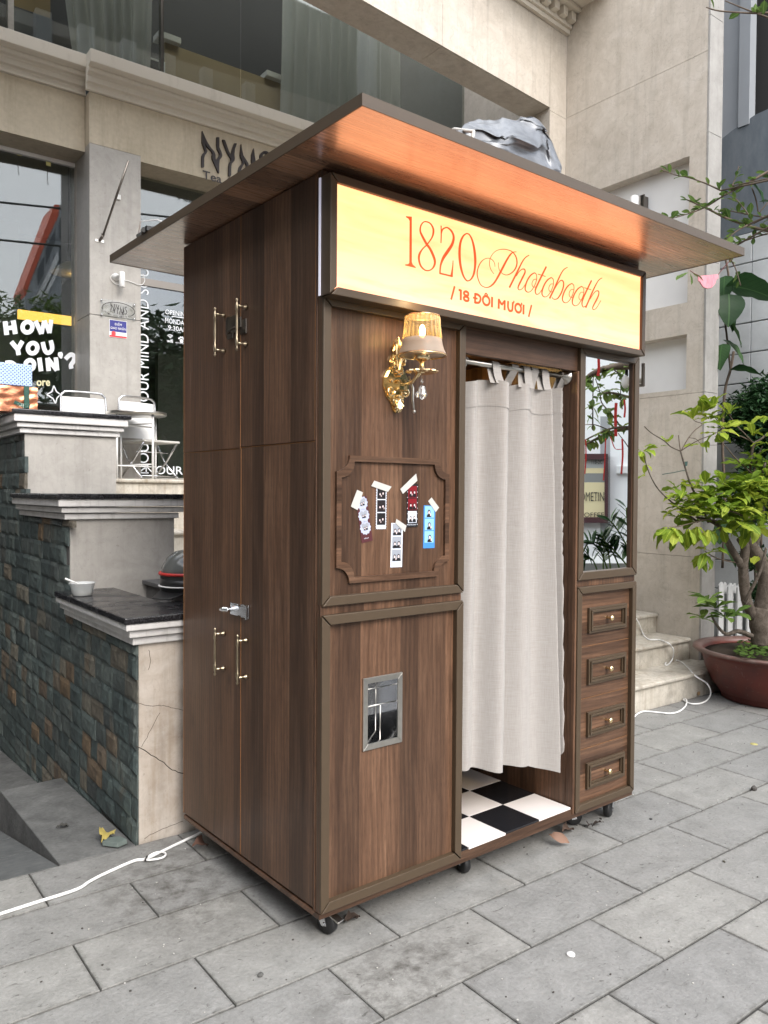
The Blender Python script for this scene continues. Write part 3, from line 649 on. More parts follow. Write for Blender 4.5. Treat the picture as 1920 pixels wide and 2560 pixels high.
# --- wall sconce
SX, SZ = .305, 1.845
def rel(pts): return [(SX + a, SZ + b) for a, b in pts]
plate = rel([(0, -.124), (.014, -.112), (.020, -.090), (.040, -.070), (.056, -.035), (.055, -.008), (.038, .018), (.024, .034), (.030, .052), (.020, .066), (.014, .074), (.020, .098), (.012, .118), (.002, .127),
             (-.010, .116), (-.018, .096), (-.014, .074), (-.022, .066), (-.030, .050), (-.024, .034), (-.040, .018), (-.056, -.008), (-.056, -.035), (-.042, -.070), (-.022, -.090), (-.014, -.112)])
m = MB().prism([P3(a, b, .0045) for a, b in plate], (0, .007, 0))
inner = [(SX + (a - SX) * .8, SZ + (b - SZ) * .86) for a, b in plate]
m.prism([P3(a, b, -.004) for a, b in inner], (0, .0083, 0))
def scroll(cx, cz, r, turns, a0, s=1, y=-.007, w=.0035):
    n = int(14 * turns); pts = []
    for i in range(n + 1):
        k = i / n; a = a0 + s * turns * 2 * math.pi * k; rr = r * (1 - .82 * k); pts.append((SX + cx + rr * math.cos(a), y - .004 * k, SZ + cz + rr * math.sin(a)))
    m.tube(pts, [w * (1 - .4 * i / n) for i in range(n + 1)], 6)
for s in (-1, 1):
    scroll(s * .032, -.052, .018, 1.4, 0 if s < 0 else math.pi, s); scroll(s * .018, .052, .015, 1.4, R_(200 if s > 0 else -20), -s); scroll(s * .012, .024, .013, 1.2, R_(90), s); scroll(s * .016, -.085, .011, 1.2, R_(60), s)
    m.tube([(SX + s * .006, -.008, SZ + .03), (SX + s * .013, -.014, SZ + .07), (SX + s * .012, -.012, SZ + .10), (SX, -.008, SZ + .124)], [.004, .006, .006, .002], 6)
m.tube([(SX, -.008, SZ + .02), (SX, -.016, SZ + .06), (SX, -.014, SZ + .10), (SX, -.006, SZ + .128)], [.006, .007, .007, .002], 8)
for k in range(5):
    a = R_(-90 + (k - 2) * 24); m.tube([(SX, -.010, SZ - .085), (SX + .016 * math.cos(a), -.016, SZ - .085 + .026 * math.sin(a)), (SX + .020 * math.cos(a), -.008, SZ - .085 + .038 * math.sin(a))], [.006, .006, .002], 6)
for (a, b, r) in ((0, .005, .010), (-.012, .012, .007), (.012, .012, .007), (0, -.07, .009), (-.03, -.02, .006), (.03, -.02, .006), (-.022, .040, .006), (.022, .040, .006)): m.blob((SX + a, -.010, SZ + b), r, 8, 6)
m.box(SX - .018, SX + .018, -.036, -.004, SZ - .050, SZ - .016)
sc = m.build('wall_sconce', M['gold'], booth)
LX, LY = SX + .012, -.112      # lamp axis
m = MB().tube([(SX + .005, -.034, SZ - .032), (SX + .010, -.07, SZ - .026), (LX, -.095, SZ + .000), (LX, LY, SZ + .006)], .0055, 8)
m.tube([(SX + .012, -.06, SZ - .03), (SX + .020, -.085, SZ - .008), (SX + .030, -.098, SZ + .010), (SX + .016, LY, SZ + .016)], .0035, 6)
m.lathe([(.0095, -.005), (.008, .0), (.008, .030), (.014, .034), (.027, .040), (.027, .068), (.024, .068)], (LX, LY, SZ + .003), 20)
m.build('sconce_arm', M['gold'], sc, True)
m = MB(); m.lathe([(.0, .002), (.02, .0), (.040, -.003), (.052, .002), (.050, .006), (.03, .003), (.0, .005)], (LX, LY, SZ + .000), 28, rib=.05, ribn=14); m.build('drip_tray', M['gold'], sc)
m = MB().tube([(SX + .014, -.045, SZ - .005), (SX + .024, -.055, SZ - .045), (SX + .022, -.056, SZ - .085), (SX + .028, -.056, SZ - .118)], [.003, .004, .004, .003], 8).blob((SX + .028, -.056, SZ - .121), .006, 8, 6)
m.build('pull_rod', M['steel'], sc, True)
SH0 = SZ + .056
prof = [(.0785, 0), (.0775, .005), (.071, .019), (.066, .036), (.0635, .052)]
MB().lathe(prof, (LX, LY, SH0), 48).build('shade_base', M['frost'], sc, True)
MB().lathe([(.0635, .0525), (.0605, .074), (.058, .098), (.0565, .122), (.052, .125)], (LX, LY, SH0), 144, rib=.035, ribn=24).build('lamp_shade', M['shade'], sc, True)
MB().tube([(LX + .0555 * math.cos(R_(i * 12)), LY + .0555 * math.sin(R_(i * 12)), SH0 + .1255) for i in range(30)], .002, 6, True).build('top_rim', M['gold'], sc, True)
m = MB(); m.tube([(LX + .078 * math.cos(R_(i * 12)), LY + .078 * math.sin(R_(i * 12)), SH0 - .001) for i in range(30)], .0028, 6, True)
for k in range(4): a = R_(k * 90 + 20); m.tube([(LX + .024 * math.cos(a), LY + .024 * math.sin(a), SH0 + .004), (LX + .078 * math.cos(a), LY + .078 * math.sin(a), SH0 - .001)], .002, 6)
m.build('shade_rim', M['gold'], sc, True)
MB().lathe([(.0, 0), (.006, .004), (.009, .015), (.010, .030), (.007, .042), (0, .048)], (LX, LY, SH0 + .052), 14).build('bulb', M['bulbglow'], sc, True)
m = MB().tube([(LX, LY, SZ - .006), (LX, LY, SZ - .026)], .0008, 5).blob((LX, LY, SZ - .028), (.0045, .0045, .008), 8, 6)
m.lathe([(.0, .0), (.010, -.008), (.016, -.030), (.0175, -.034), (.012, -.043), (.0, -.052)], (LX + .001, LY, SZ - .038), 8).lathe([(.0, .0), (.005, -.006), (.004, -.018), (0, -.022)], (LX - .018, LY + .004, SZ - .062), 6)
m.build('crystal_drop', M['crystal'], sc)
pl = bpy.data.lights.new('sconce_bulb_light', 'POINT'); pl.energy = .22; pl.color = (1, .68, .34); pl.shadow_soft_size = .02
po = bpy.data.objects.new('sconce_bulb_light', pl); COL.objects.link(po); po.parent = booth; po.location = (LX, LY, SH0 + .19)
# --- casters
def caster(x, y, ang, brake):
    c = MB().box(-.03, .03, -.03, .03, .090, .0975).build('caster', M['chrome'], booth, bevel=.001, loc_=(x, y, 0)); c.rotation_euler.z = ang
    Ry = Matrix.Rotation(R_(90), 3, 'X')
    MB().lathe([(.010, -.014), (.034, -.014), (.0375, -.009), (.0375, .009), (.034, .014), (.010, .014)], (.022, 0, .0385), 24, Ry).build('wheel', M['rubber'], c, True)
    m = MB()
    for s in (-1, 1): m.prism([(-.02, s * .018, .089), (.018, s * .018, .089), (.034, s * .018, .034), (.012, s * .018, .030)], (0, s * .0025, 0))
    m.tube([(.022, -.024, .0385), (.022, .024, .0385)], .006, 8).lathe([(.026, .082), (.024, .0895)], (0, 0, 0), 16); m.build('fork', M['chrome'], c)
    if brake:
        MB().hexa([(.02, -.014, .072), (.075, -.012, .050), (.075, .012, .050), (.02, .014, .072), (.02, -.014, .078), (.082, -.015, .058), (.082, .015, .058), (.02, .014, .078)]).build('brake_pedal', M['steel'], c, bevel=.002)
for q in ((.075, .092, R_(-75), 1), (.735, .115, R_(-105), 0), (1.40, .12, R_(-35), 1), (.16, .86, R_(190), 0), (1.64, .92, R_(20), 0), (1.64, .075, R_(200), 0), (.66, .92, 1.0, 0)): caster(*q)
MB().lathe([(.0035, 0), (.0035, .002)], (.1, .1, .0), 8)

# ================================================================== curtain, prints, tarp (things that hang from or rest on the booth)
cur = empty('curtain', BLOC, BTH, 'pale linen tab-top curtain hanging on steel rod in the booth doorway', 'curtain')
def cy(x, z):                        # fold profile: wide flat pleats, each lapping over the next with a sharp return
    k = min(1, max(0, (1.88 - z) / 1.5))
    e = [.63, .885 - .014 * k, 1.140 + .050 * k, 1.222 + .014 * k, 1.30]
    y = .060 + .004 * math.sin(x * 47 + z * 1.1) + .003 * mnoise.noise(Vector((x * 9, z * 2.2, 3)))
    for i in range(4):
        if x <= e[i + 1] or i == 3:
            q = min(1, max(0, (x - e[i]) / (e[i + 1] - e[i])))
            d = (.085, .09, .055, .04)[i] * (.75 + .35 * k)
            y += -d * q ** 1.7 + d * .35 + .024 * math.sin(q * math.pi * (4 if i == 0 else 3 if i == 1 else 1) + .4 + .5 * k)
            if q > .955: y += d * .9 * ((q - .955) / .045) ** 2
            break
    return y
def cfn(a, b):
    hem = .402 - .03 * max(0, a - .12) - (.058 * max(0, (a - .25) / .62)) + .006 * math.sin(a * 13)
    if a > .895: hem += .060 * min(1, (a - .895) / .006)
    if a > .95: hem += .02 * min(1, (a - .95) / .006)
    top = 1.876 - .008 * math.sin(a * 20) + .008 * a
    z = top + (hem - top) * b
    xr = 1.362 - .045 * min(1, b * 2.2) - .02 * max(0, b - .5)
    x = .6305 + (xr - .045 - .6305) * a + .0
    return Vector((x, cy(x, z), z + .0015 * math.sin(a * 40) * b * b))
body = MB().grid(cfn, 220, 46).build('curtain_cloth', M['linen'], cur, True)
MB().grid(lambda a, b: cfn(a, b * .066 + .0) + Vector((0, -.0022, 0)), 220, 2).build('top_hem', M['linen'], cur, True)
for k, x in enumerate((.662, .828, .944, 1.008, 1.060, 1.116, 1.246)):
    w = .024 if k != 0 else .03; x = min(x, 1.262)
    lean = (-.004, .010, -.006, .014, -.004, .012, .006)[k]
    m = MB()
    path = [(-.002, 1.872), (-.004, 1.90), (-.010, 1.925), (-.0135, 1.945), (-.009, 1.956), (0, 1.9595), (.009, 1.956), (.0135, 1.945), (.010, 1.92), (.006, 1.872)]
    y0 = .055
    pp = smooth([(p_[0], p_[1], 0) for p_ in path], 3); n = len(pp)
    def tf(a, b, x=x, w=w, lean=lean):
        i = min(int(b * (n - 1)), n - 1); q = pp[i]; up = (q[1] - 1.872) / .088
        yy = .055 + q[0] + (cy(x, 1.872) - .055 + .001) * (1 - up) ** 1.5
        return Vector((x + (a - .5) * 2 * w * (1.0 - .18 * up) + lean * (1 if b < .5 else -1.6) * (1 - up), yy, q[1]))
    MB().grid(tf, 4, n - 1).build('curtain_tab', M['linen'], cur, True)

PHOTO_BG = {k: plain('photo_' + k, c, .35) for k, c in dict(brown=lin(82, 44, 48), white=lin(214, 220, 232), black=(.015, .014, .015), red=lin(120, 20, 30), blue=lin(70, 135, 205), sky=lin(140, 190, 235), grey=lin(150, 155, 165), skin=lin(222, 205, 205), hair=(.01, .01, .012), lace=lin(178, 184, 206), deep=lin(38, 32, 34)).items()}
PK = list(PHOTO_BG); PM = list(PHOTO_BG.values())
def ell(cx, cz, a, b, n=12): return [(cx + a * math.cos(2 * math.pi * i / n), cz + b * math.sin(2 * math.pi * i / n)) for i in range(n)]
def strip(label, c, w, h, rot, paper, bgs, style, tape):
    """one printed strip taped to the panel: paper, three photos, tape"""
    T = Matrix.Rotation(rot, 2)
    def at(a, b, y): q = T @ Vector((a, b)); return (c[0] + q.x, y, c[1] + q.y)
    root = empty('photo_strip', BLOC, BTH, label, 'photo strip', 'photo strips taped inside the moulding')
    m = MB()
    out = [(-w / 2, -h / 2), (w / 2, -h / 2), (w / 2, h / 2), (-w / 2, h / 2)]
    if style == 'stamp':
        out = []
        nx, nz = 5, 17
        for (ax, az, bx, bz, n) in ((-w / 2, -h / 2, w / 2, -h / 2, nx), (w / 2, -h / 2, w / 2, h / 2, nz), (w / 2, h / 2, -w / 2, h / 2, nx), (-w / 2, h / 2, -w / 2, -h / 2, nz)):
            for i in range(n * 2):
                k = i / (n * 2); px_, pz_ = ax + (bx - ax) * k, az + (bz - az) * k
                f = 1 if i % 2 == 0 else .88
                out.append((px_ * (f if abs(px_) > w / 2 - .001 else 1), pz_ * ((1 - (1 - f) * w / h) if abs(pz_) > h / 2 - .001 else 1)))
    m.prism([at(a, b, .0106) for a, b in out], (0, .0012, 0)); m.build('paper', PHOTO_BG[paper], root)
    ph = h * (.27 if style != 'heart' else .25)
    for k in range(3):
        zc = h / 2 - ph * .56 - k * (ph + h * .022) - (h * .03 if style in ('stamp', 'film') else .0); pw = w * .40
        m = MB(); m.mi = PK.index(bgs[k])
        if style == 'heart':
            m.mi = PK.index('lace'); lac = [((1 + .08 * math.cos(12 * t_)) * .47 * w * math.cos(t_), (1 + .08 * math.cos(12 * t_)) * .48 * w * math.sin(t_)) for t_ in [2 * math.pi * i / 54 for i in range(54)]]
            m.poly([at(a, zc + b, .0104) for a, b in lac]); m.mi = PK.index(bgs[k])
            hp = []
            for i in range(24):
                t_ = 2 * math.pi * i / 24; hp.append((.021 * w * 16 * math.sin(t_) ** 3, .021 * w * (13 * math.cos(t_) - 5 * math.cos(2 * t_) - 2 * math.cos(3 * t_) - math.cos(4 * t_)) + .1 * w))
            m.poly([at(a, zc + b, .0102) for a, b in hp]); fig = [(-.09, -.02, .55), (.10, .02, .55)]
        else:
            m.poly([at(a, zc + b, .0104) for a, b in ((-pw, -ph / 2), (pw, -ph / 2), (pw, ph / 2), (-pw, ph / 2))])
            fig = {'film': [(-.16, 0, .8), (.18, .02, .8)], 'stamp': [(-.14, -.02, .8), (.14, .05, .85)], 'duo': [(-.17, -.02, .9), (.17, .0, .95)], 'solo': [(0 + .05 * (k - 1), .04, 1.0)]}[style]
        for i_, (fx, fz, s) in enumerate(fig):
            fx *= w; hz = zc + fz * ph - (.02 * h if style != 'heart' else 0); r = .105 * w * s; lim = zc - ph / 2 + .002 if style != 'heart' else zc - .17 * w
            m.mi = PK.index('hair' if bgs[k] not in ('black', 'deep') else 'deep')
            m.poly([at(fx + a, b, .01) for a, b in [(-r * 1.9, lim), (r * 1.9, lim), (r * 1.7, hz - r * 1.6), (r * .7, hz - r * 1.0), (-r * .7, hz - r * 1.0), (-r * 1.7, hz - r * 1.6)]] if hz - r * 1.6 > lim else [at(fx - r * 1.5, lim, .01), at(fx + r * 1.5, lim, .01), at(fx, hz - r, .01)])
            m.poly([at(a, b, .00985) for a, b in ell(fx, hz + r * .15, r * 1.2, r * 1.45)]); m.mi = PK.index('skin')
            m.poly([at(a, b, .0097) for a, b in ell(fx, hz - r * .1, r * .75, r * 1.0)])
            if (i_ + k) % 2 == 0 or style == 'solo': m.poly([at(a, b, .0096) for a, b in ell(fx + r * 1.2, hz - r * 1.6, r * .4, r * .9)])
        m.build('photo', PM, root)
    tm = MB()
    n = len(tape)
    tm.prism([(a, .0088, b) for a, b in tape], (0, .0006, 0)); tm.build('tape', M['tape'], root)
    if style == 'film':
        m = MB(); m.mi = PK.index('white')
        for i in range(8):
            for s in (-1, 1): m.poly([at(a, b, .0103) for a, b in ell(s * w * .455, -h / 2 + (i + .5) * h / 8, .0016, .0016, 6)])
        m.build('perforations', PM, root)
    return root
def cap_(root, body, c, w, h, mat, rot=0):
    T = Matrix.Rotation(rot, 2); X = T @ Vector((w, 0)); Y = T @ Vector((0, h))
    text('print_caption', body, mat, root, (c[0], .0101, c[1]), (X.x, 0, X.y), (Y.x, 0, Y.y))
r = strip('brown photo strip with three lace heart pictures, tilted, leftmost on the panel', (.1785, 1.365), .046, .150, R_(10), 'brown', ['grey', 'grey', 'grey'], 'heart', [(.147, 1.462), (.171, 1.454), (.149, 1.396), (.122, 1.408)])
cap_(r, '1820 Photobooth', (.178, 1.3), .02, .004, PHOTO_BG['white'], R_(10))
strip('white scalloped photo strip with three black and white pictures under level tape', (.2495, 1.405), .045, .148, R_(-.5), 'white', ['black', 'deep', 'black'], 'stamp', [(.218, 1.493), (.292, 1.474), (.276, 1.456), (.205, 1.475)])
r = strip('dark film-edge photo strip with red backdrop pictures below slanted tape', (.3865, 1.410), .049, .149, 0, 'black', ['red', 'red', 'white'], 'film', [(.401, 1.520), (.407, 1.496), (.342, 1.450), (.330, 1.466)])
cap_(r, '1820 Photobooth', (.367, 1.342), .036, .005, PHOTO_BG['white'])
r = strip('white photo strip of two people in grey pictures, hung lowest on the panel', (.3175, 1.276), .051, .150, R_(-1.2), 'white', ['grey', 'grey', 'grey'], 'duo', [(.314, 1.365), (.359, 1.341), (.352, 1.320), (.310, 1.351)])
cap_(r, '1820 Photobooth', (.299, 1.209), .036, .005, PHOTO_BG['grey'])
strip('bright blue photo strip with three single portraits, rightmost on the panel', (.4655, 1.335), .054, .150, R_(-.8), 'blue', ['sky', 'sky', 'sky'], 'solo', [(.474, 1.438), (.510, 1.402), (.494, 1.386), (.458, 1.425)])

# silver tarpaulin bundled on the roof
def tarpfn(a, b):
    th = 2 * math.pi * a; ph = math.pi * b * .5
    cx_, sx_ = math.copysign(abs(math.cos(th)) ** .55, math.cos(th)), math.copysign(abs(math.sin(th)) ** .55, math.sin(th))
    k = math.cos(ph) ** .30; h = math.sin(ph) ** .75
    x = .555 + .285 * cx_ * k; y = -.135 + .20 * sx_ * k
    q = Vector((x, y, h * .3))
    rid = 0
    for s_, w_ in ((5, .055), (10, .030), (21, .014)): rid += w_ * (.5 - abs(mnoise.noise(q * s_ + Vector((s_, 2, 7)))) * 1.6)
    top = .045 + .185 * max(0, min(1, (x - .26) / .50)) ** .8
    z = 2.487 + max(.0, top * h + rid * min(1, h * 1.6))
    sw = .05 * mnoise.noise(q * 7 + Vector((9, 0, 0))) * (.3 + h)
    return Vector((x + sw * .7 - .03 * h * (1 if x > .7 else 0), y + sw + rid * .5, z))
tp = MB().grid(tarpfn, 150, 60).build('tarpaulin', M['tarp'], None, True, loc_=BLOC); tp.rotation_euler.z = BTH
tag(tp, 'crumpled silver tarpaulin bundled on top of the booth roof', 'tarpaulin')
m = MB().tube([(.34, -.30, 2.50), (.345, -.31, 2.56), (.35, -.22, 2.60), (.35, -.1, 2.59)], .006, 6); st = m.build('strap', M['tape'], tp, True)
# small work light clipped at the rear of the roof
a = BY(440, 528, 1.2); 
cl = empty('clip_lamp', BLOC, BTH, 'small black clip with thin lead on the left roof edge of the booth', 'clip')
MB().tube([(-.16, 1.02, 2.492), (-.13, 1.10, 2.50), (-.12, 1.18, 2.515)], [.010, .012, .008], 8).box(-.155, -.10, 1.0, 1.06, 2.487, 2.505).build('clip', M['black'], cl)
MB().tube([(-.12, 1.18, 2.515), (-.14, 1.10, 2.55), (-.12, .98, 2.53), (-.10, .90, 2.492)], .002, 5).build('lead', M['white'], cl)

# ================================================================== GROUND
tag(MB().box(-40, 40, -60, -9.0, -.10, -.02).build('road', plain('asphalt', (.06, .06, .062), .9, 0, .2, .2, 12)), kind='structure')
g = MB().box(-40, 40, 7.6, 60, -.10, -.02).build('ground', M['grout']); tag(g, kind='structure')
# pavement: stone slabs laid in half bond, joints recessed
pav = MB().box(-4, 8, -9.0, 0.0, -.10, -.0075).box(.06, 8, .002, 7.5, -.10, -.0075).box(8, 40, -9.0, 7.5, -.10, -.0075).box(-40, -4, -9.0, 7.5, -.10, -.0075).build('pavement', plain('joint_dirt', (.05, .048, .044), .95)); tag(pav, kind='structure')
TU, TV = .5905, .2935
def slab_mesh(seed, w, d):
    r = random.Random(seed); m = MB()
    a, b = w / 2, d / 2; e = .0022
    o = [(-a, -b), (a, -b), (a, b), (-a, b)]; i = [(-a + e, -b + e), (a - e, -b + e), (a - e, b - e), (-a + e, b - e)]
    m.v += [(x, y, -.02) for x, y in o] + [(x, y, -.0025) for x, y in o] + [(x, y, r.uniform(-.0006, .0008)) for x, y in i]
    for k in range(4): l = (k + 1) % 4; m.face(k, l, 4 + l, 4 + k); m.face(4 + k, 4 + l, 8 + l, 8 + k)
    m.face(8, 9, 10, 11)
    me = bpy.data.meshes.new('paving_slab'); me.from_pydata(m.v, [], m.f); me.materials.append(M['paving']); return me
slabs = [slab_mesh(s, TU - .0055, TV - .0085) for s in range(6)]
half = [slab_mesh(9, TU / 2 - .005, TV - .005)]
ns = 0
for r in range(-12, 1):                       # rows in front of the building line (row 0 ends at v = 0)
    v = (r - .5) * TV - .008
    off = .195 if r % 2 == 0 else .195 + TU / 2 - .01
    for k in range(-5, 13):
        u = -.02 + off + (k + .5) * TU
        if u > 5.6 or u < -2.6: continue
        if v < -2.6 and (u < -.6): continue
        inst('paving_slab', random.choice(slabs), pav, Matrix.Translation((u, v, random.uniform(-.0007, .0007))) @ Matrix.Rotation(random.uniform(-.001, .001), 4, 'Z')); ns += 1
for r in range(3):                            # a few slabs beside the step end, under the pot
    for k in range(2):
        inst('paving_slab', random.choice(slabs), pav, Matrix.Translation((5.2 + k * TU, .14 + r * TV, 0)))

# driveway ramp dropping to the left of the slate wall, with a flat concrete strip along the wall
rm = MB().hexa([(-.30, .0, -.4), (-.0, .0, -.4), (-.0, 1.11, -.6), (-.30, 1.11, -.6), (-.30, .0, -.003), (-.002, .0, -.003), (-.002, 1.112, -.050), (-.30, 1.112, -.053)])
rm.hexa([(-.30, 1.113, -.6), (-.0, 1.113, -.6), (-.0, 4.5, -1.2), (-.30, 4.5, -1.2), (-.30, 1.113, -.20), (-.002, 1.113, -.19), (-.002, 4.5, -.45), (-.30, 4.5, -.46)])
tag(rm.build('ramp', M['ramp'], bevel=.004), kind='structure')
dw = empty('driveway', (0, 0, 0), 0, kind='structure')
q = MB().hexa([(-3.9, .0, -.4), (-.302, .0, -.4), (-.302, 7.5, -2.4), (-3.9, 7.5, -2.4), (-3.9, .0, -.010), (-.302, .0, -.010), (-.302, 7.5, -1.65), (-3.9, 7.5, -1.65)]).build('driveway_base', M['grout'], dw)
dk = NT('driveway_tile', .8, .25); P_ = dk.pos(); a_ = dk.noise(P_, 14, 6, .7); dk.color(dk.ramp(a_, (.3, (.07, .075, .075)), (.7, (.13, .135, .135)))); dk.bump(a_, .4, .01)
M['drive'] = dk.mat
sl_ = math.atan2(-.2185, 1.0); tm = MB().box(-.2, .2, -.2, .2, -.012, .003)
tme = bpy.data.meshes.new('driveway_tile'); tme.from_pydata(tm.v, [], tm.f); tme.materials.append(M['drive'])
for i in range(5):
    for j in range(9):
        v = .2 + j * .41; u = -.51 - i * .41
        inst('driveway_tile', tme, dw, Matrix.Translation((u, v * math.cos(sl_), -.006 + v * math.sin(sl_))) @ Matrix.Rotation(sl_, 4, 'X'))

# ================================================================== ENTRANCE STAIRS
stairs = empty('entrance_stairs', (0, 0, 0), 0, 'stained marble entrance stairs rising behind the booth between the pedestal wall and pilaster', 'stairs')
RISE = .1717
hs = [0, .176, .341, .497] + [.497 + .1746 * k for k in range(1, 7)]     # nine risers up to the terrace
for k in range(9):
    z0, z1 = hs[k], hs[k + 1]; v = .004 + .3 * k
    u1 = 5.05 if k == 0 else 4.484
    st = MB().box(.605, u1, v, v + .33, z0 + (.0 if k else -.01), z1 - .028).build('step', M['step'], stairs)
    w = .33 if k < 8 else .85
    nose = MB().box(.605, u1 + (.01 if k == 0 else -.001), v - .022, v + w, z1 - .027, z1).build('tread', M['step'], st, bevel=.009)
tag(MB().box(.605, 4.484, 2.735, 3.8, 1.30, 1.5435).build('terrace', M['marble_pale']), kind='structure')
tag(MB().box(.0, .60, 2.72, 3.8, 1.0, 1.5425).build('terrace', M['marble_pale']), kind='structure')

# ================================================================== STEPPED PEDESTAL WALL with slate side
ped = empty('stepped_wall', (0, 0, 0), 0, 'stepped marble pedestal wall with black granite caps and green slate stone side', 'wall')
WU = .565
TIERS = [(.0, 1.0, .826, .947), (.995, 1.98, 1.308, 1.440), (1.97, 3.42, 1.804, 1.945)]
def crack_line(m, pts): m.tube(pts, .0012, 4)
for k, (v0, v1, zc, zt) in enumerate(TIERS):
    zb = (-.01, .70, 1.20)[k]; vb = v1 + (.02 if k < 2 else 0)
    MB().box(.012, WU, v0 + .0, v0 + .02, zb, zc - .001).build('marble_panel', (M['marble_low'], M['marble_pale'], M['marble_pale'])[k], ped, bevel=.002)
    core = MB().box(.014, WU - .001, v0 + .0205, min(vb, 3.42), (-.6 if k == 0 else -.6), zc - .002)
    if k == 0: core = MB().box(.014, .20, v0 + .0205, v1, -.6, zc - .002).box(.2005, WU - .001, v0 + .0205, v1, -.6, .74)
    core.build('wall_core', M['rawstone'], ped)
    # three-step cap moulding, mitred at the front left corner
    lay = [(zc, zc + .030, .020), (zc + .034, zc + .062, .040), (zc + .066, zt - .028, .060)]
    r1 = WU + .0
    for (a, b, o_) in lay:
        re = r1 + (o_ if k != 0 else .0)
        MB().box(-o_, re, v0 - o_, v0 + .03, a, b).box(-o_, .03, v0 + .0305, min(v1 - (.0 if k < 2 else 0), 3.42) - .001, a, b).build('cap_moulding', M['mould'], ped, bevel=.005)
    if k == 0:
        # granite with an open planter trough behind it
        MB().box(-.068, .625, v0 - .068, .30, zt - .027, zt).box(-.068, .235, .3003, v1 - .006, zt - .027, zt).build('granite_top', M['granite'], ped, bevel=.006)
        MB().box(.235, .25, .3003, v1 - .01, .75, zt - .028).box(.2503, .62, .29, .2998, .75, zt - .028).build('trough_lining', M['rawstone'], ped)
        MB().box(.40, .62, .62, .98, .75, .955).box(.30, .41, .56, .70, .75, .90).build('concrete_block', M['rawstone'], ped, bevel=.01)
        MB().box(.38, .62, .60, .985, .956, .978).build('loose_slab', plain('grey_slab', (.10, .10, .10), .6, 0, .3, .2), ped, bevel=.003)
    else:
        MB().box(-.073, WU + .078, v0 - .073, min(v1, 3.42) - .006, zt - .027, zt).build('granite_top', M['granite'], ped, bevel=.006)
# cracks in the lowest marble face, as dark sunken lines
m = MB()
for pts in ([(940, 1150), (985, 1170), (1060, 1220), (1130, 1260), (1190, 1310), (1265, 1340)], [(1000, 1790), (1060, 1750), (1150, 1710), (1265, 1665)], [(945, 850), (1060, 872), (1130, 868), (1200, 885), (1265, 900)], [(980, 1150), (1030, 1060), (1105, 920)], [(1030, 480), (1040, 560), (1025, 620)]):
    P_ = [AV(x / 2.765, 1450 + y / 2.765, -.0004) for x, y in pts]; P_ = [tuple(p) for p in smooth([tuple(p) for p in P_], 4)]
    P_ = [(p[0] + random.uniform(-.002, .002), p[1], p[2] + random.uniform(-.002, .002)) for p in P_]
    m.tube(P_, [.0016 if pts[0][0] == 940 else .0009] * len(P_), 4)
m.build('cracks', plain('crack_dirt', (.05, .04, .032), .9), ped)
# slate stones, each its own piece with a rough face
def stone_mesh(seed):
    r = random.Random(seed); m = MB(); n = 5; tl, tl2 = r.uniform(-.22, .22), r.uniform(-.5, .0)
    def fn(a, b):
        e = min(a, 1 - a, b, 1 - b)
        h = .82 + .10 * mnoise.noise(Vector((a * 2.2 + seed * 3.1, b * 3.0, seed))) + .10 * mnoise.noise(Vector((a * 6 + seed, b * 8, 2.0)))
        h += (a - .5) * tl + (b - .5) * tl2
        return Vector((-(h if e > .001 else .5 * h), a - .5 + (mnoise.noise(Vector((b * 3, seed, 1))) * .02 if e < .001 else 0), b - .5))
    m.grid(fn, n, n); b0 = len(m.v)
    rim = [i for i in range(n)] + [(n) + j * (n + 1) for j in range(n)] + [n * (n + 1) + n - i for i in range(n)] + [(n - j) * (n + 1) for j in range(n)]
    for i in rim: p = m.v[i]; m.v.append((.8, p[1], p[2]))
    L = len(rim)
    for i in range(L): j = (i + 1) % L; m.face(rim[i], b0 + i, b0 + j, rim[j])
    me = bpy.data.meshes.new('slate_stone'); me.from_pydata(m.v, [], m.f); me.materials.append(M['slate'])
    bm = bmesh.new(); bm.from_mesh(me); bmesh.ops.recalc_face_normals(bm, faces=bm.faces[:]); bm.to_mesh(me); bm.free(); return me
stones = [stone_mesh(s) for s in range(9)]
def top_at(v): return .822 if v < 1.0 else (1.304 if v < 1.98 else 1.80)
rr = random.Random(3); RH = .0985; nst = 0
def floor_at(v): return -.005 - .04 * v if v < 1.11 else -.20 - .08 * (v - 1.11)
rest = MB()
for row in range(-4, 19):
    z0 = -.012 + row * RH; v = .003 - rr.uniform(.0, .08) if row >= 0 else .5
    while v < 3.3:
        w = rr.choice((.12, .15, .15, .19, .23)); a = max(v, .003); b = min(v + w, 3.3); vm = (a + b) / 2
        zt_ = min(z0 + RH, top_at(vm)); zb_ = max(z0, floor_at(b) - .03)
        if b - a > .02 and zt_ - zb_ > .015 and vm < 2.95:
            prot = rr.uniform(.010, .024); pr_ = Vector((0, vm, (zt_ + zb_) / 2)) - CAM; pd_ = pr_.dot(CF); vis = 960 + FPX * pr_.dot(CR) / pd_ > -25 and 1280 - FPX * pr_.dot(CU) / pd_ < 2200
            if vis and nst < 296:
                inst('slate_stone', rr.choice(stones), ped, Matrix.Translation((.012, vm, (zt_ + zb_) / 2)) @ Matrix.Diagonal((prot, b - a - .0012, zt_ - zb_ - .0014, 1))); nst += 1
            else: rest.box(-.004, .0135, a + .001, b - .001, zb_ + .001, zt_ - .001)
        v += w
if rest.v: tag(rest.build('slate_infill', M['slate'], ped), kind='stuff')

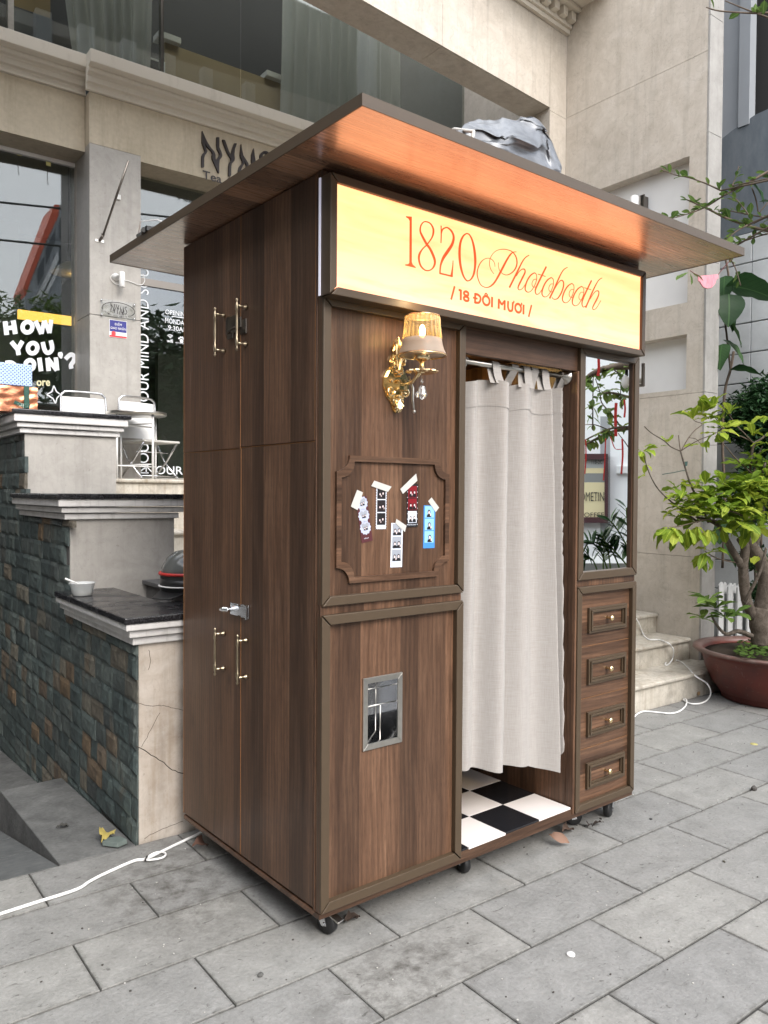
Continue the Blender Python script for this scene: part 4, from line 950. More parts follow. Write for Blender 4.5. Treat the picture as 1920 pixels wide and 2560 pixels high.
# ================================================================== SHOP BUILDING
VF = 3.1
shop = empty('shop_building', (0, 0, 0), 0, 'beige shop building with moulded cornice, tall dark windows and marble pilaster', 'building')
def zv(x, y, v): return AV(x, y, v).z
def uv_(x, y, v): return AV(x, y, v).x
uP0, uP1 = uv_(224, 640, VF), uv_(352, 640, VF)        # pillar
zL = zv(348, 403, VF); zJ = zv(300, 376, VF); zC = zv(215, 226, VF)
# pillar: two marble panels and a joint, with cladding returns
zj1 = zv(300, 795, VF)
for a, b in ((1.545, zj1 - .002), (zj1 + .002, zJ - .002)):
    MB().box(uP0, uP1, VF, VF + .34, a, b).build('marble_panel', M['marble_pale'], shop, bevel=.002)
# fascia boards: right one proud of the left one
uEnd = 4.48
MB().box(uP1, uEnd, VF, VF + .34, zL, zC).box(uP0, uP1 - .0005, VF, VF + .34, zJ, zC).build('fascia', M['fascia'], shop)
zLl = zv(100, 352, VF + .11)
zLl = zv(205, 378, VF + .11)
MB().box(-3.0, uP0 - .001, VF + .11, VF + .46, zLl, zC).build('fascia', M['fascia'], shop)
# cornices, stepped profile
def cornice(u0, u1, v, z0, name='cornice', mat=None, end=True):
    prof = [(.0, .0), (.030, .0), (.030, .030), (.022, .036), (.026, .048), (.058, .052), (.058, .086), (.048, .093), (.056, .108), (.092, .114), (.092, .140), (.082, .148), (.135, .166), (.135, .262), (.0, .262)]
    m = MB(); m.prism([(u0, v - a, z0 + b) for a, b in prof], (u1 - u0, 0, 0)); return m.build(name, mat or M['cornice'], shop, bevel=.004)
cornice(uP0 - .03, uEnd, VF, zC); cornice(-3.0, uP0 - .002, VF + .11, zC)
zS = zC + .262                                          # window sill height upstairs
# jamb of the left shop window, seen as the pillar's left return; upper sill band
MB().box(uP0 + .0, uP0 + .02, VF + .341, VF + .5, 1.545, zLl).build('window_jamb', M['marble'], shop)
# panes
VG1, VG2, VG3 = VF + .40, VF + .28, VF + .06
gl = MB().box(-3.0, uP0 - .004, VG1, VG1 + .01, 1.56, zLl + .02).build('shop_window', M['glass'], shop)
MB().box(-3.0, uP0 - .004, VG1 - .02, VG1 + .03, 1.545, 1.60).build('window_frame', M['steel'], gl)
MB().box(-3.0, uP0 - .004, VG1 - .03, VG1 + .0, zLl - .004 - .03, zLl - .004).build('window_frame', M['whitepaint'], gl)
gd = MB().box(uP1 + .004, uEnd, VG2, VG2 + .01, 1.56, zL + .02).build('shop_door', M['glass'], shop)
MB().box(uP1 + .002, uEnd, VG2 - .01, VG2 + .03, 1.5445, 1.575).build('window_frame', M['steel'], gd)
zb = zv(400, 712, VG2)
MB().box(uP1 + .004, uEnd, VG2 - .015, VG2 + .03, zb - .03, zb + .03).build('window_frame', M['darkmetal'], gd)
uppers = [-3.0, uv_(29, 80, VG3), uv_(405, 120, VG3), uv_(602, 200, VG3), uv_(952, 180, VG3), 4.9]
for a, b in zip(uppers, uppers[1:]):
    up = MB().box(a + .004, b - .004, VG3, VG3 + .01, zS - .01, 7.3).build('upper_window', M['glass_up'], shop)
fr = uv_(26, 80, VG3); MB().box(fr - .02, fr + .02, VG3 - .02, VG3 + .04, zS - .02, 7.3).build('window_post', M['steel'], shop)
fr = uv_(406, 150, VG3); MB().box(fr - .012, fr + .012, VG3 - .0, VG3 + .05, zS - .02, 7.3).build('window_post', M['darkmetal'], shop)
# rooms behind the glass
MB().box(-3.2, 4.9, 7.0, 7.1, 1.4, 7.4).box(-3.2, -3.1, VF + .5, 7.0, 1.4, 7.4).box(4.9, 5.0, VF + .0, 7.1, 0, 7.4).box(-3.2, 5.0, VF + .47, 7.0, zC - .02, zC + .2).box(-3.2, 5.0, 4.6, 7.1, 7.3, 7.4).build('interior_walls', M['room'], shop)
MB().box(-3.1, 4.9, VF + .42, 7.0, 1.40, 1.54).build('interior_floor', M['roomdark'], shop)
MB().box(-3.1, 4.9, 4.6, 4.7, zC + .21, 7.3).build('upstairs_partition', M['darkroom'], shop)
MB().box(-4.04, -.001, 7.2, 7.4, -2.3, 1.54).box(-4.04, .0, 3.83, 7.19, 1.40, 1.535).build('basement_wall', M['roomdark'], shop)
# things seen upstairs through the glass
a0, a1 = uv_(412, 150, VG3 + .35), uv_(712, 240, VG3 + .35)
zp = zv(420, 108, VG3 + .35)
pb = MB().box(a0, a1, VG3 + .35, VG3 + .37, zC + .21, zp).build('plywood_screen', M['ply'])
tag(pb, 'bare plywood screen standing behind the upstairs glass', 'screen'); 
for (x, y) in ((424, 104), (690, 194)):
    q = AV(x, y, VG3 + .30); o_ = MB().box(q.x - .10, q.x + .10, VG3 + .29, VG3 + .42, zp + .001, zp + .05).build('paper_stack', M['white']); tag(o_, 'white box lying on %s end of the plywood screen upstairs' % ('the left' if x < 500 else 'the right'), 'box')
def drape(x0, x1, xb0, xb1, v, zt, amp, n, label, seed, gather=0):
    u0, u1 = uv_(x0, 100, v), uv_(x1, 100, v); b0, b1 = uv_(xb0, 220, v), uv_(xb1, 220, v)
    def fn(a, b):
        e = b ** 1.6
        u = (u0 + (u1 - u0) * a) * (1 - e) + (b0 + (b1 - b0) * a) * e
        return Vector((u, v + amp * math.sin(a * n + math.sin(a * 9 + seed) * 1.3 + b * 1.2 * gather) + .02 * mnoise.noise(Vector((a * 8, b * 3, seed))), zt + (zC + .215 - zt) * b))
    o_ = MB().grid(fn, 140, 24).build('window_curtain', M['sheer'], None, True); tag(o_, label, 'curtain'); return o_
drape(120, 395, 190, 372, VG3 + .17, 7.2, .045, 46, 'gauzy white curtain gathered behind the upper left window', 1.0, 1.6)
drape(716, 1000, 702, 1000, VG3 + .17, 7.2, .035, 70, 'long grey curtain hanging behind the upper window above the booth roof', 2.0, .2)
dz = zv(100, 30, 4.2)
dr = MB().box(uv_(22, 60, 4.0), uv_(132, 60, 4.0), 4.0, 4.05, zC + .21, zv(80, 30, 4.0)).build('cupboard', plain('navy_panel', (.025, .032, .045), .4)); tag(dr, 'dark navy cupboard behind the far left upper window', 'cupboard')
MB().box(uv_(35, 20, 4.1), uv_(126, 40, 4.1), 4.1, 4.15, zv(80, 30, 4.1) - .1, 7.2).build('yellow_panel', plain('ochre_wall', (.20, .14, .06), .8), shop)
wf_ = AV(386, 185, VG3 + .28); o_ = empty('picture_frame', (0, 0, 0), 0, 'small white picture frame leaning beside the gauzy curtain upstairs', 'frame')
MB().box(wf_.x - .06, wf_.x + .08, VG3 + .285, VG3 + .295, zC + .22, wf_.z + .12).build('panel', M['darkroom'], o_); MB().box(wf_.x - .075, wf_.x - .06, VG3 + .28, VG3 + .30, zC + .22, wf_.z + .13).box(wf_.x + .08, wf_.x + .095, VG3 + .28, VG3 + .30, zC + .22, wf_.z + .13).box(wf_.x - .06, wf_.x + .08, VG3 + .28, VG3 + .30, wf_.z + .115, wf_.z + .13).build('moulding', M['white'], o_)
# NYMS raised letters on the fascia
def ny(x, y): p = AV(480 + x / 6.9125, 300 + y / 6.9125, VF - .022); return p
ND = [[(180, 185), (215, 265), (262, 370), (330, 480), (385, 540), (408, 600), (408, 660), (418, 690), (450, 650), (482, 600), (478, 570), (440, 500), (430, 420), (432, 293), (475, 300), (475, 470), (510, 550), (525, 605), (518, 640), (478, 690), (472, 760), (472, 915), (455, 900), (355, 670), (350, 610), (360, 585), (340, 535), (262, 460), (230, 400), (235, 455), (268, 530), (262, 560), (225, 610), (212, 660), (212, 810), (172, 810), (172, 620), (190, 580), (225, 540), (222, 510), (185, 410), (178, 380)],
      [(530, 335), (572, 345), (600, 420), (640, 540), (678, 605), (690, 540), (705, 480), (738, 398), (778, 405), (745, 500), (735, 590), (742, 660), (735, 700), (690, 750), (680, 800), (676, 965), (636, 965), (638, 790), (648, 740), (678, 695), (672, 660), (610, 560), (560, 430)],
      [(853, 415), (868, 510), (890, 610), (940, 690), (978, 750), (982, 790), (972, 830), (1010, 900), (1050, 790), (1030, 690), (1036, 590), (1072, 485), (1084, 600), (1100, 700), (1130, 790), (1130, 860), (1100, 930), (1090, 1090), (1050, 1090), (1054, 940), (1010, 1060), (930, 880), (945, 780), (905, 700), (912, 740), (860, 830), (846, 880), (842, 1020), (802, 1020), (806, 860), (824, 800), (874, 745), (872, 700), (845, 640), (838, 600)]]
names = ('letter_n', 'letter_y', 'letter_m')
sg = empty('shop_sign', (0, 0, 0), 0, 'dark wavy NYMS letters over the words Tea and ampersand on the beige fascia', 'sign')
M['letter'] = plain('dark_letter', (.020, .013, .014), .35)
M['letter_side'] = M['letter']
for nm, pl_ in zip(names, ND): MB().prism([ny(*q) for q in pl_], (0, .021, 0)).build(nm, M['letter'], sg)
sp_ = [(1330, 600, 44), (1290, 560, 44), (1240, 560, 44), (1205, 600, 44), (1205, 660, 44), (1250, 740, 44), (1300, 830, 44), (1310, 930, 44), (1270, 1010, 44), (1200, 1010, 44), (1170, 960, 44)]
def nyr(x, y, t_): q = ny(x, y); return (q.x, q.y + .021 - t_, q.z)
MB().ribbon(sp_, .021, nyr).build('letter_s', M['letter'], sg)
a = ny(192, 1005); b = ny(520, 1090); X = Vector((b.x - a.x, 0, 0)); zt_ = ny(192, 858).z; zb_ = ny(240, 1018).z
text('words', 'Tea', M['letter'], sg, (a.x, VF - .012, zb_), X, (0, 0, zt_ - zb_), .012)
a = ny(612, 1120); text('ampersand', '&', M['letter'], sg, (a.x, VF - .012, zb_ - .0), (.075, 0, 0), (0, 0, zt_ - zb_), .012)
# vinyl lettering on the left shop window
M['vinyl'] = plain('white_vinyl', (.80, .84, .88), .5)
wl = empty('window_lettering', (0, 0, 0), 0, 'white window lettering HOW YOU DOIN with star outline on left shop glass', 'lettering')
VW = VG1 - .004
def wn(x, y, t_=0): p = AV(x / 7.54, 780 + y / 7.54, VW); return (p.x, p.y - t_, p.z)
def wst(name, groups):
    m = MB()
    for gi, g_ in enumerate(groups): m.ribbon(g_, .0012 + .0003 * gi, lambda x, y, t_: wn(x, y, t_))
    return m.build(name, M['vinyl'], wl)
def oval(cx, cy, rx, ry, w, tilt=0, n=18): return [(cx + rx * math.cos(a_) * math.cos(tilt) - ry * math.sin(a_) * math.sin(tilt), cy + rx * math.cos(a_) * math.sin(tilt) + ry * math.sin(a_) * math.cos(tilt), w) for a_ in [2 * math.pi * i / n for i in range(n + 1)]]
wst('letter', [[(95, 175, 92), (127, 432, 92)], [(250, 160, 92), (288, 415, 92)], [(110, 310, 82), (275, 288, 82)]])
wst('letter', [oval(518, 285, 92, 100, 84, .3)])
wst('letter', [[(668, 168, 84), (782, 412, 84)], [(785, 412, 74), (828, 165, 74)], [(838, 160, 74), (930, 395, 74)], [(930, 398, 80), (966, 148, 80)]])
wst('letter', [[(212, 560, 86), (330, 700, 86)], [(424, 548, 86), (336, 700, 86)], [(328, 680, 86), (352, 812, 86)]])
wst('letter', [oval(615, 682, 88, 98, 84, .3)])
wst('letter', [[(805, 565, 82), (830, 680, 82), (868, 755, 82), (920, 768, 82), (975, 720, 82), (982, 650, 82), (955, 535, 82)]])
wst('letter', [[(120, 950, 84), (150, 1180, 84)], [(100, 960, 84), (210, 955, 84), (300, 1020, 84), (310, 1100, 84), (250, 1170, 84), (150, 1180, 84)]])
wst('letter', [oval(560, 1000, 80, 92, 84, .3)])
wst('letter', [[(740, 862, 86), (775, 1115, 86)]])
wst('letter', [[(895, 865, 84), (918, 1112, 84)], [(893, 872, 84), (1072, 1100, 84)], [(1052, 855, 84), (1078, 1102, 84)]])
wst('apostrophe', [[(1128, 755, 60), (1138, 800, 98), (1150, 850, 60), (1156, 878, 20)]])
wst('question_mark', [[(1232, 890, 84), (1285, 835, 84), (1345, 802, 84), (1402, 845, 84), (1385, 930, 84), (1338, 1000, 84), (1346, 1070, 84)]])
stp = [(1015, 1390), (1065, 1500), (1140, 1555), (1075, 1620), (1045, 1725), (1000, 1630), (880, 1555), (975, 1505), (1015, 1390)]
m = MB()
for p_, q_ in zip(stp, stp[1:]): m.ribbon([(*p_, 22), (*q_, 22)], .0012, lambda x, y, t_: wn(x, y, t_))
m.build('star_outline', M['vinyl'], wl)
M['paleyellow'] = plain('pale_yellow_print', (.75, .72, .45), .6)
p_ = wn(690, 1395); text('small_word', 'ore', M['paleyellow'], wl, p_, Vector(wn(945, 1395)) - Vector(p_), (0, 0, .045), .02)
# door glass lettering
dl = empty('door_lettering', (0, 0, 0), 0, 'white opening hours and vertical slogan lettering on the glass door beside the booth', 'lettering')
VD = VG2 - .004
def dn(x, y): p = AV(340 + x / 3.954, 650 + y / 3.95, VD); return Vector((p.x, p.y, p.z))
def dtext(body, x0, y0, x1, h, bold=.0):
    a, b = dn(x0, y0), dn(x1, y0); text('words', body, M['vinyl'], dl, a, (b.x - a.x, 0, 0), (0, 0, h), bold)
dtext('OPENING', 290, 533, 520, .040, .006); dtext('MONDAY', 288, 620, 505, .042, .006); dtext('9:30AM', 318, 690, 510, .040, .006)
dtext('wifi', 305, 812, 365, .030, .012); dtext('PET FRIENDLY', 392, 822, 520, .012)
m = MB(); a, b = dn(355, 555), dn(500, 555); m.box(a.x, b.x, VD - .001, VD, a.z - .004, a.z + .002); m.build('rule', M['vinyl'], dl)
m = MB(); c_ = dn(338, 778)
for r_ in (.010, .022, .034): m.ribbon([(c_.x + r_ * math.cos(R_(q)), c_.z + r_ * math.sin(R_(q)), .006) for q in (45, 65, 90, 115, 135)], .001, lambda x, z, t_: (x, VD - t_, z))
m.build('wifi_symbol', M['vinyl'], dl)
m = MB(); c_ = dn(450, 800)
for q_ in ((0, 0, .016), (-.022, .02, .008), (-.008, .03, .008), (.008, .03, .008), (.022, .02, .008)): m.poly([(c_.x + q_[0] + q_[2] * math.cos(2 * math.pi * i / 12), VD - .001, c_.z + q_[1] + q_[2] * math.sin(2 * math.pi * i / 12)) for i in range(12)])
m.build('paw_symbol', M['vinyl'], dl)
a, b = dn(92, 2108), dn(96, 150)
text('slogan', 'NOURISH YOUR MIND AND SOUL', M['vinyl'], dl, (a.x + .030, VD, a.z), (0, 0, b.z - a.z + .12), (-.095, 0, 0))
a = dn(95, 2112); text('slogan', 'NOUR', M['vinyl'], dl, (a.x, VD, a.z), (.33, 0, 0), (0, 0, .070))
# acrylic plaque and delivery sign on the pillar
def pn(x, y, v): return AV(230 + x / 12.76, 720 + y / 12.76, v)
pq = empty('acrylic_plaque', (0, 0, 0), 0, 'clear acrylic NYMS plaque on four steel pins on the marble pillar', 'plaque')
a, b = pn(275, 330, VF - .02), pn(1405, 960, VF - .02); zt_, zb_ = a.z + .0, pn(300, 890, VF - .02).z
MB().box(a.x, b.x, VF - .022, VF - .018, zb_, zt_).build('acrylic_sheet', M['acrylic'], pq)
for x, z in ((a.x + .01, zt_ - .012), (b.x - .012, zt_ - .012), (a.x + .01, zb_ + .012), (b.x - .012, zb_ + .012)): MB().lathe([(.007, 0), (.007, .024)], (x, VF - .0, z), 10, Matrix.Rotation(R_(90), 3, 'X')).build('pin', M['chrome'], pq, True)
uc, zc_ = (a.x + b.x) / 2, (zt_ + zb_) / 2; hw = (b.x - a.x) / 2
m = MB(); m.ribbon([(uc + hw * .92 * math.cos(R_(q)), zc_ + (zt_ - zb_) * .40 * math.sin(R_(q)), .0055) for q in range(-38, 205, 9)], .0006, lambda x, z, t_: (x, VF - .0225 - t_, z)); m.build('oval_line', M['letter'], pq)
k_ = hw * 1.0 / 1150
m = MB()
for pl_ in ND: m.prism([(uc + (x - 745) * k_ * .92, VF - .0235, zc_ - (y - 640 - (x - 745) * .20) * k_ * .98 + .006) for x, y in pl_], (0, .0008, 0))
m.ribbon([(uc + (x - 745) * k_ * .92, zc_ - (y - 640 - (x - 745) * .20) * k_ * .98 + .006, w * k_) for x, y, w in sp_], .0006, lambda x, z, t_: (x, VF - .0228 - t_, z)); m.build('letters', M['letter'], pq)
arc = 'NOURISH YOUR MIND & SOUL'
m = MB()
for i, ch in enumerate(arc):
    if ch == ' ': continue
    an = R_(212 + (322 - 212) * i / (len(arc) - 1)); px_, pz_ = uc + hw * .92 * math.cos(an), zc_ + (zt_ - zb_) * .42 * math.sin(an) - .004
    tx = Vector((-math.sin(an) * hw, 0, math.cos(an) * (zt_ - zb_) * .42)).normalized(); w_ = .0085
    text('', ch, None, None, Vector((px_, VF - .0232, pz_)) - tx * w_ / 2, tx * w_, Vector((-tx.z, 0, tx.x)) * .011, 0.0, mb=m)
m.build('slogan', M['letter'], pq)
ds = empty('delivery_sign', (0, 0, 0), 0, 'small blue and red delivery point sign stuck below the acrylic plaque', 'sign')
a, b = pn(555, 995, VF - .006), pn(1115, 1070, VF - .006); zt_ = a.z; zb_ = pn(560, 1555, VF - .006).z; u0, u1 = a.x, b.x
M['signblue'] = plain('sign_blue', lin(44, 46, 128), .35); M['signred'] = plain('sign_red', lin(205, 60, 66), .35)
MB().box(u0, u1, VF - .004, VF - .001, zb_, zt_).build('backing', M['white'], ds)
h_ = zt_ - zb_
MB().box(u0 + .003, u1 - .003, VF - .0048, VF - .0042, zb_ + h_ * .33, zt_ - .003).build('blue_field', M['signblue'], ds)
MB().box(u0 + .002, u1 - .002, VF - .0048, VF - .0042, zb_ + .002, zb_ + h_ * .12).build('red_field', M['signred'], ds)
MB().prism([(u0 + .033 + .02 * math.cos(R_(90 + 60 * i)), VF - .0055, zb_ + h_ * .22 + .02 * math.sin(R_(90 + 60 * i))) for i in range(6)], (0, .0006, 0)).build('hexagon_mark', M['signred'], ds)
w_ = u1 - u0
text('words', 'ĐIỂM', M['white'], ds, (u0 + w_ * .30, VF - .0055, zb_ + h_ * .70), (w_ * .40, 0, 0), (0, 0, h_ * .20))
text('words', 'GIAO NHẬN', M['white'], ds, (u0 + w_ * .06, VF - .0055, zb_ + h_ * .435), (w_ * .88, 0, 0), (0, 0, h_ * .21))
M['greyprint'] = plain('grey_print', (.35, .35, .42), .6)
m = MB()
for i in range(2): m.box(u0 + w_ * .42, u1 - w_ * .08, VF - .0052, VF - .0046, zb_ + h_ * (.19 + .06 * i), zb_ + h_ * (.205 + .06 * i))
m.build('fine_print', M['greyprint'], ds)
# spotlight on the pillar
sp = empty('wall_spotlight', (0, 0, 0), 0, 'white cylinder spotlight with looped lead on the marble pillar above the plaque', 'spotlight')
a, b = AV(305, 681, VF - .08), AV(305, 718, VF - .08)
MB().lathe([(.020, 0), (.0225, .003), (.0225, a.z - b.z), (.020, a.z - b.z + .004)], (a.x, VF - .08, b.z), 20).build('barrel', M['white'], sp, True)
c_ = AV(289, 693, VF); MB().lathe([(.030, 0), (.030, .012), (.012, .03), (.010, .055)], (c_.x, VF, c_.z), 16, Matrix.Rotation(R_(90), 3, 'X')).tube([(c_.x, VF - .05, c_.z), (a.x - .01, VF - .075, c_.z)], .008, 8).build('mount', M['white'], sp, True)
q = [AV(x / 3.456, 400 + y / 3.456, VF - .01) for x, y in ((975, 985), (955, 1020), (985, 1062), (1030, 1075), (1085, 1040), (1150, 1060), (1220, 1080), (1250, 1040), (1235, 985))]
MB().tube(smooth([tuple(p) for p in q], 4), .003, 5).build('lead', M['whitepaint'], sp)
# steel flag holder
fh = empty('flag_holder', (0, 0, 0), 0, 'slanting steel flag pole holder bolted high on the marble pillar', 'flag holder')
a = AV(249, 602, VF - .004); MB().box(a.x - .035, a.x + .035, VF - .006, VF, a.z - .012, a.z + .012).build('base_plate', M['steel'], fh, bevel=.002)
b = AV(321, 402, VF - .42); s_ = AV(258, 588, VF - .05)
MB().tube([(a.x, VF - .006, a.z), tuple(s_)], .011, 10).tube([tuple(s_), tuple(b)], .0085, 10).lathe([(.013, 0), (.013, .012)], tuple(s_), 8).build('pole', M['darkmetal'], fh, True)
# small junction box
a = AV(296, 493, VF - .01); o_ = MB().box(a.x - .017, a.x + .017, VF - .018, VF - .0, a.z - .02, a.z + .02).build('junction_box', M['whitepaint'], None, bevel=.003); tag(o_, 'tiny cream junction box on the marble pillar behind the flag pole', 'junction box')
# sticky notes along the top of the left window
for (x, y, c) in ((48, 383, 0), (92, 389, 1), (121, 409, 2), (2, 364, 3)):
    a = AV(x, y, VG1 - .003); o_ = MB().box(a.x - .018, a.x + .018, VG1 - .003, VG1 - .0015, a.z - .018, a.z + .018).build('sticky_note', plain('yellow_note', (.55, .52, .22), .8)); tag(o_, ['yellow sticky note second from the left at the top of the shop window', 'yellow sticky note third along the top of the shop window', 'yellow sticky note nearest the pillar at the top of the shop window', 'yellow sticky note at the far left top of the shop window'][c], 'note', 'notes along the shop window top')
m = MB()
for (x, y) in ((48, 389), (121, 415)):
    a = AV(x, y, VG1 - .004); m = MB().tube([(a.x, a.y, a.z), (a.x - .008, a.y, a.z - .08), (a.x - .002, a.y, a.z - .15)], .0015, 4); o_ = m.build('string', M['darkmetal']); tag(o_, 'thin dark string hanging from sticky note %s' % ('second from left' if x < 100 else 'nearest the pillar'), 'string')
# inside: lit orange counter front, pendant, shelves, chairs in shadow
a = AV(50, 770, 4.3); b = AV(186, 800, 4.3); 
o_ = MB().box(uv_(46, 775, 4.3), uv_(188, 790, 4.3), 4.3, 4.34, zv(120, 805, 4.3), zv(120, 783, 4.3)).build('light_band', NT('amber_band', .5).mat); bb = o_.data.materials[0].node_tree.nodes['Principled BSDF']; bb.inputs['Base Color'].default_value = (.6, .35, .08, 1); bb.inputs['Emission Color'].default_value = (1, .55, .10, 1); bb.inputs['Emission Strength'].default_value = .75
tag(o_, 'amber lit band across the dim room behind the left shop window', 'light band')
pd = empty('pendant_lamp', (0, 0, 0), 0, 'cone pendant lamp glowing inside the left shop window', 'lamp')
c_ = AV(172, 675, 4.1); MB().lathe([(.03, .10), (.16, .0), (.15, .0)], (c_.x, c_.y, c_.z - .03), 20).build('lamp_shade', plain('pendant_shade', (.35, .30, .18), .5), pd, True); MB().blob((c_.x + .06, c_.y, c_.z - .03), .035, 8, 6).build('bulb', M['bulbglow'], pd, True); MB().tube([(c_.x, c_.y, c_.z + .06), (c_.x, c_.y, zC)], .004, 5).build('cord', M['black'], pd)
MB().box(uv_(0, 700, 5.6) - .5, uv_(48, 700, 5.6), 5.6, 5.7, 1.5, 4.2).build('pale_partition', plain('grey_partition', (.22, .22, .20), .9), shop)
MB().box(uv_(395, 900, 6.5), uv_(470, 900, 6.5), 6.5, 6.6, 1.5, 3.2).build('inner_wall', plain('inner_beige', (.25, .24, .21), .9), shop)

# ================================================================== PORTICO: beam, pilaster, ceiling, added reflection pieces
por = empty('portico', (0, 0, 0), 0, 'marble portico of beam, tall pilaster and moulded ceiling over the entrance', 'portico')
BV = lambda u: 1.34 + (u - 2.051) * .1076
def beam(u0, u1, z0, z1, d0, d1, name, mat): 
    return MB().hexa([(u0, BV(u0) + d0, z0), (u1, BV(u1) + d0, z0), (u1, BV(u1) + d1, z0), (u0, BV(u0) + d1, z0), (u0, BV(u0) + d0, z1), (u1, BV(u1) + d0, z1), (u1, BV(u1) + d1, z1), (u0, BV(u0) + d1, z1)]).build(name, mat, por)
us = [-4.0, -.9, 1.08, 2.86, 4.235]
for a, b in zip(us, us[1:]):
    beam(a + .0012, b - .0012, 4.852, 5.56, .0, .02, 'marble_panel', M['marble'])
    beam(a + .0012, b - .0012, 4.850, 4.866, .0204, .285, 'soffit_panel', M['marble'])
beam(-4.0, 4.235, 4.867, 5.9, .0206, .28, 'beam_core', M['marble'])
beam(4.2362, 4.4845, 4.829, 5.56, .0, .28, 'marble_panel', M['marble']); beam(4.2362, 4.4845, 1.50, 4.826, .0, .28, 'marble_panel', M['marble'])
# dentil cornice where beam meets ceiling
def strip_(d0, d1, z0, z1, name): return beam(-4.0, 4.484, z0, z1, d0, d1, name, M['cornice'])
strip_(-.035, .0, 5.562, 5.60, 'cornice_strip'); strip_(-.06, .0, 5.6005, 5.63, 'cornice_strip'); strip_(-.045, .0, 5.6305, 5.71, 'cornice_strip'); strip_(-.16, .0, 5.7105, 5.74, 'cornice_strip')
for i in range(34):
    u = 4.40 - i * .125
    if u < .3: break
    beam(u, u + .065, 5.633, 5.705, -.115, -.046, 'dentil', M['cornice'])
tag(MB().box(-4.0, 4.66, 1.10, 1.62, 5.742, 5.86).build('portico_ceiling', M['cornice'], por))
# pilaster with three recessed niches in its inner face
U0, U1, V0, V1 = 4.486, 4.655, .225, 1.6
MB().box(U0 + .115, U1 - .003, V0 + .021, V1, .10, 7.4).build('pilaster_core', M['whitepaint'], por)
def wp(v0, v1, z0, z1): MB().box(U0, U0 + .114, v0, v1, z0, z1).build('marble_panel', M['marble'], por)
g = .0014; NV0, NV1 = .368, 1.28
for z0, z1 in ((.16, .975), (.975, 2.247)): wp(V0 + .0015, V1, z0 + g, z1 - g)
wp(V0 + .0015, V1, 2.247 + g, 2.285); 
for z0, z1 in ((2.2855, 2.7115), (2.9605, 4.0905)): wp(V0 + .0015, NV0, z0, z1); wp(NV1, V1, z0, z1)
wp(V0 + .0015, V1, 2.712, 2.960); wp(V0 + .0015, V1, 4.091, 4.838 - g); wp(V0 + .0015, V1, 4.838 + g, 5.742)
for z0, z1 in ((.178, .975), (.975, 2.247), (2.247, 3.25), (3.25, 4.22), (4.22, 5.10), (5.10, 7.4)): MB().box(U0 - .0012, U1, V0 - .018, V0, z0 + g, z1 - g).build('front_panel', M['marble_front'], por, bevel=.0015)
MB().box(U1 - .0025, U1 + .016, V0 - .016, V1, .1, 7.4).build('side_panel', M['marble_front'], por)
# unseen dark wall and white strips, added to shape the upstairs glass reflections
def RV(x, y, vg, vp):               # pixel ray mirrored in the glass plane v = vg, met at v = vp
    d = ray(x, y); t_ = (vg - CAM.y) / d.y; p_ = CAM + d * t_; e = Vector((d.x, -d.y, d.z)); return p_ + e * ((vp - p_.y) / e.y)
VU = 1.12; VU2 = 1.96
M['bright'] = plain('fresh_white_paint', (.88, .89, .89), .6, 0, .3, .03, 3)
slots = [(RV(a, y0, VG3, VU2), RV(b, y1, VG3, VU2)) for a, y0, b, y1 in ((90, 72, 130, 142), (199, 98, 238, 168), (307, 127, 342, 193), (411, 155, 440, 228), (508, 183, 533, 256), (615, 211, 639, 288))]
zt_ = sum(RV(x, y, VG3, VU2).z for x, y in ((110, 72), (218, 100), (325, 130), (425, 158), (520, 185), (627, 212))) / 6
zb_ = sum(RV(x, y, VG3, VU2).z for x, y in ((110, 142), (218, 168), (325, 194), (425, 226), (520, 256), (627, 288))) / 6
MB().box(-4, 4.65, VU, VU + .12, 5.87, 7.3).build('unseen_dark_wall', M['roomdark'], por)  # unseen wall, added and kept dark to dim the upstairs reflection
for a, b in slots: MB().box(min(a.x, b.x), max(a.x, b.x), VU2 - .10, VU2, zb_ - .05, zt_ + .10).build('reflection_strip', M['bright'], por, bevel=.004)  # added white strips, mirrored as bright patches in the upstairs glass
MB().box(4.672, 4.76, 1.62, 3.2, .0, 7.3).build('end_wall', M['marble'], por); MB().box(-4.2, -4.05, .95, 7, -2, 7.3).build('end_wall', M['marble'], por)
# wall lamps on the pilaster
wlamp = empty('wall_lamp', (0, 0, 0), 0, 'white cylinder wall lamp with brown steel bracket in the upper pilaster niche', 'wall lamp')
a = AU(1586, 490, U0 - .02); q0 = loc(a)
tz, bz = AU(1586, 487, 4.47).z, AU(1586, 535, 4.47).z
MB().lathe([(.030, 0), (.034, .004), (.034, tz - bz - .004 + .12), (.031, tz - bz + .12)], (4.50, AU(1586, 490, 4.50).y, bz - .12), 20).build('barrel', M['white'], wlamp, True)
a = AU(1606, 520, 4.53); MB().box(4.52, 4.60, a.y - .008, a.y + .008, a.z - .20, a.z + .10).box(4.52, 4.53, a.y - .022, a.y + .022, a.z - .20, a.z + .105).build('bracket', M['darkmetal'], wlamp)
wb = empty('steel_bracket', (0, 0, 0), 0, 'bare brown U-shaped steel bracket on the pilaster beside the booth mirror', 'bracket')
a, b = AU(1608, 908, 4.44), AU(1608, 966, 4.44); c_ = AU(1597, 962, 4.44)
MB().box(4.43, 4.45, a.y - .012, a.y + .010, b.z, a.z).box(4.43, 4.47, a.y + .0102, a.y + .10, b.z, b.z + .022).build('flat_bar', M['darkmetal'], wb, bevel=.002)
MB().box(4.452, 4.486, a.y + .02, a.y + .06, b.z + .03, b.z + .07).build('fixing', M['steel'], wb)

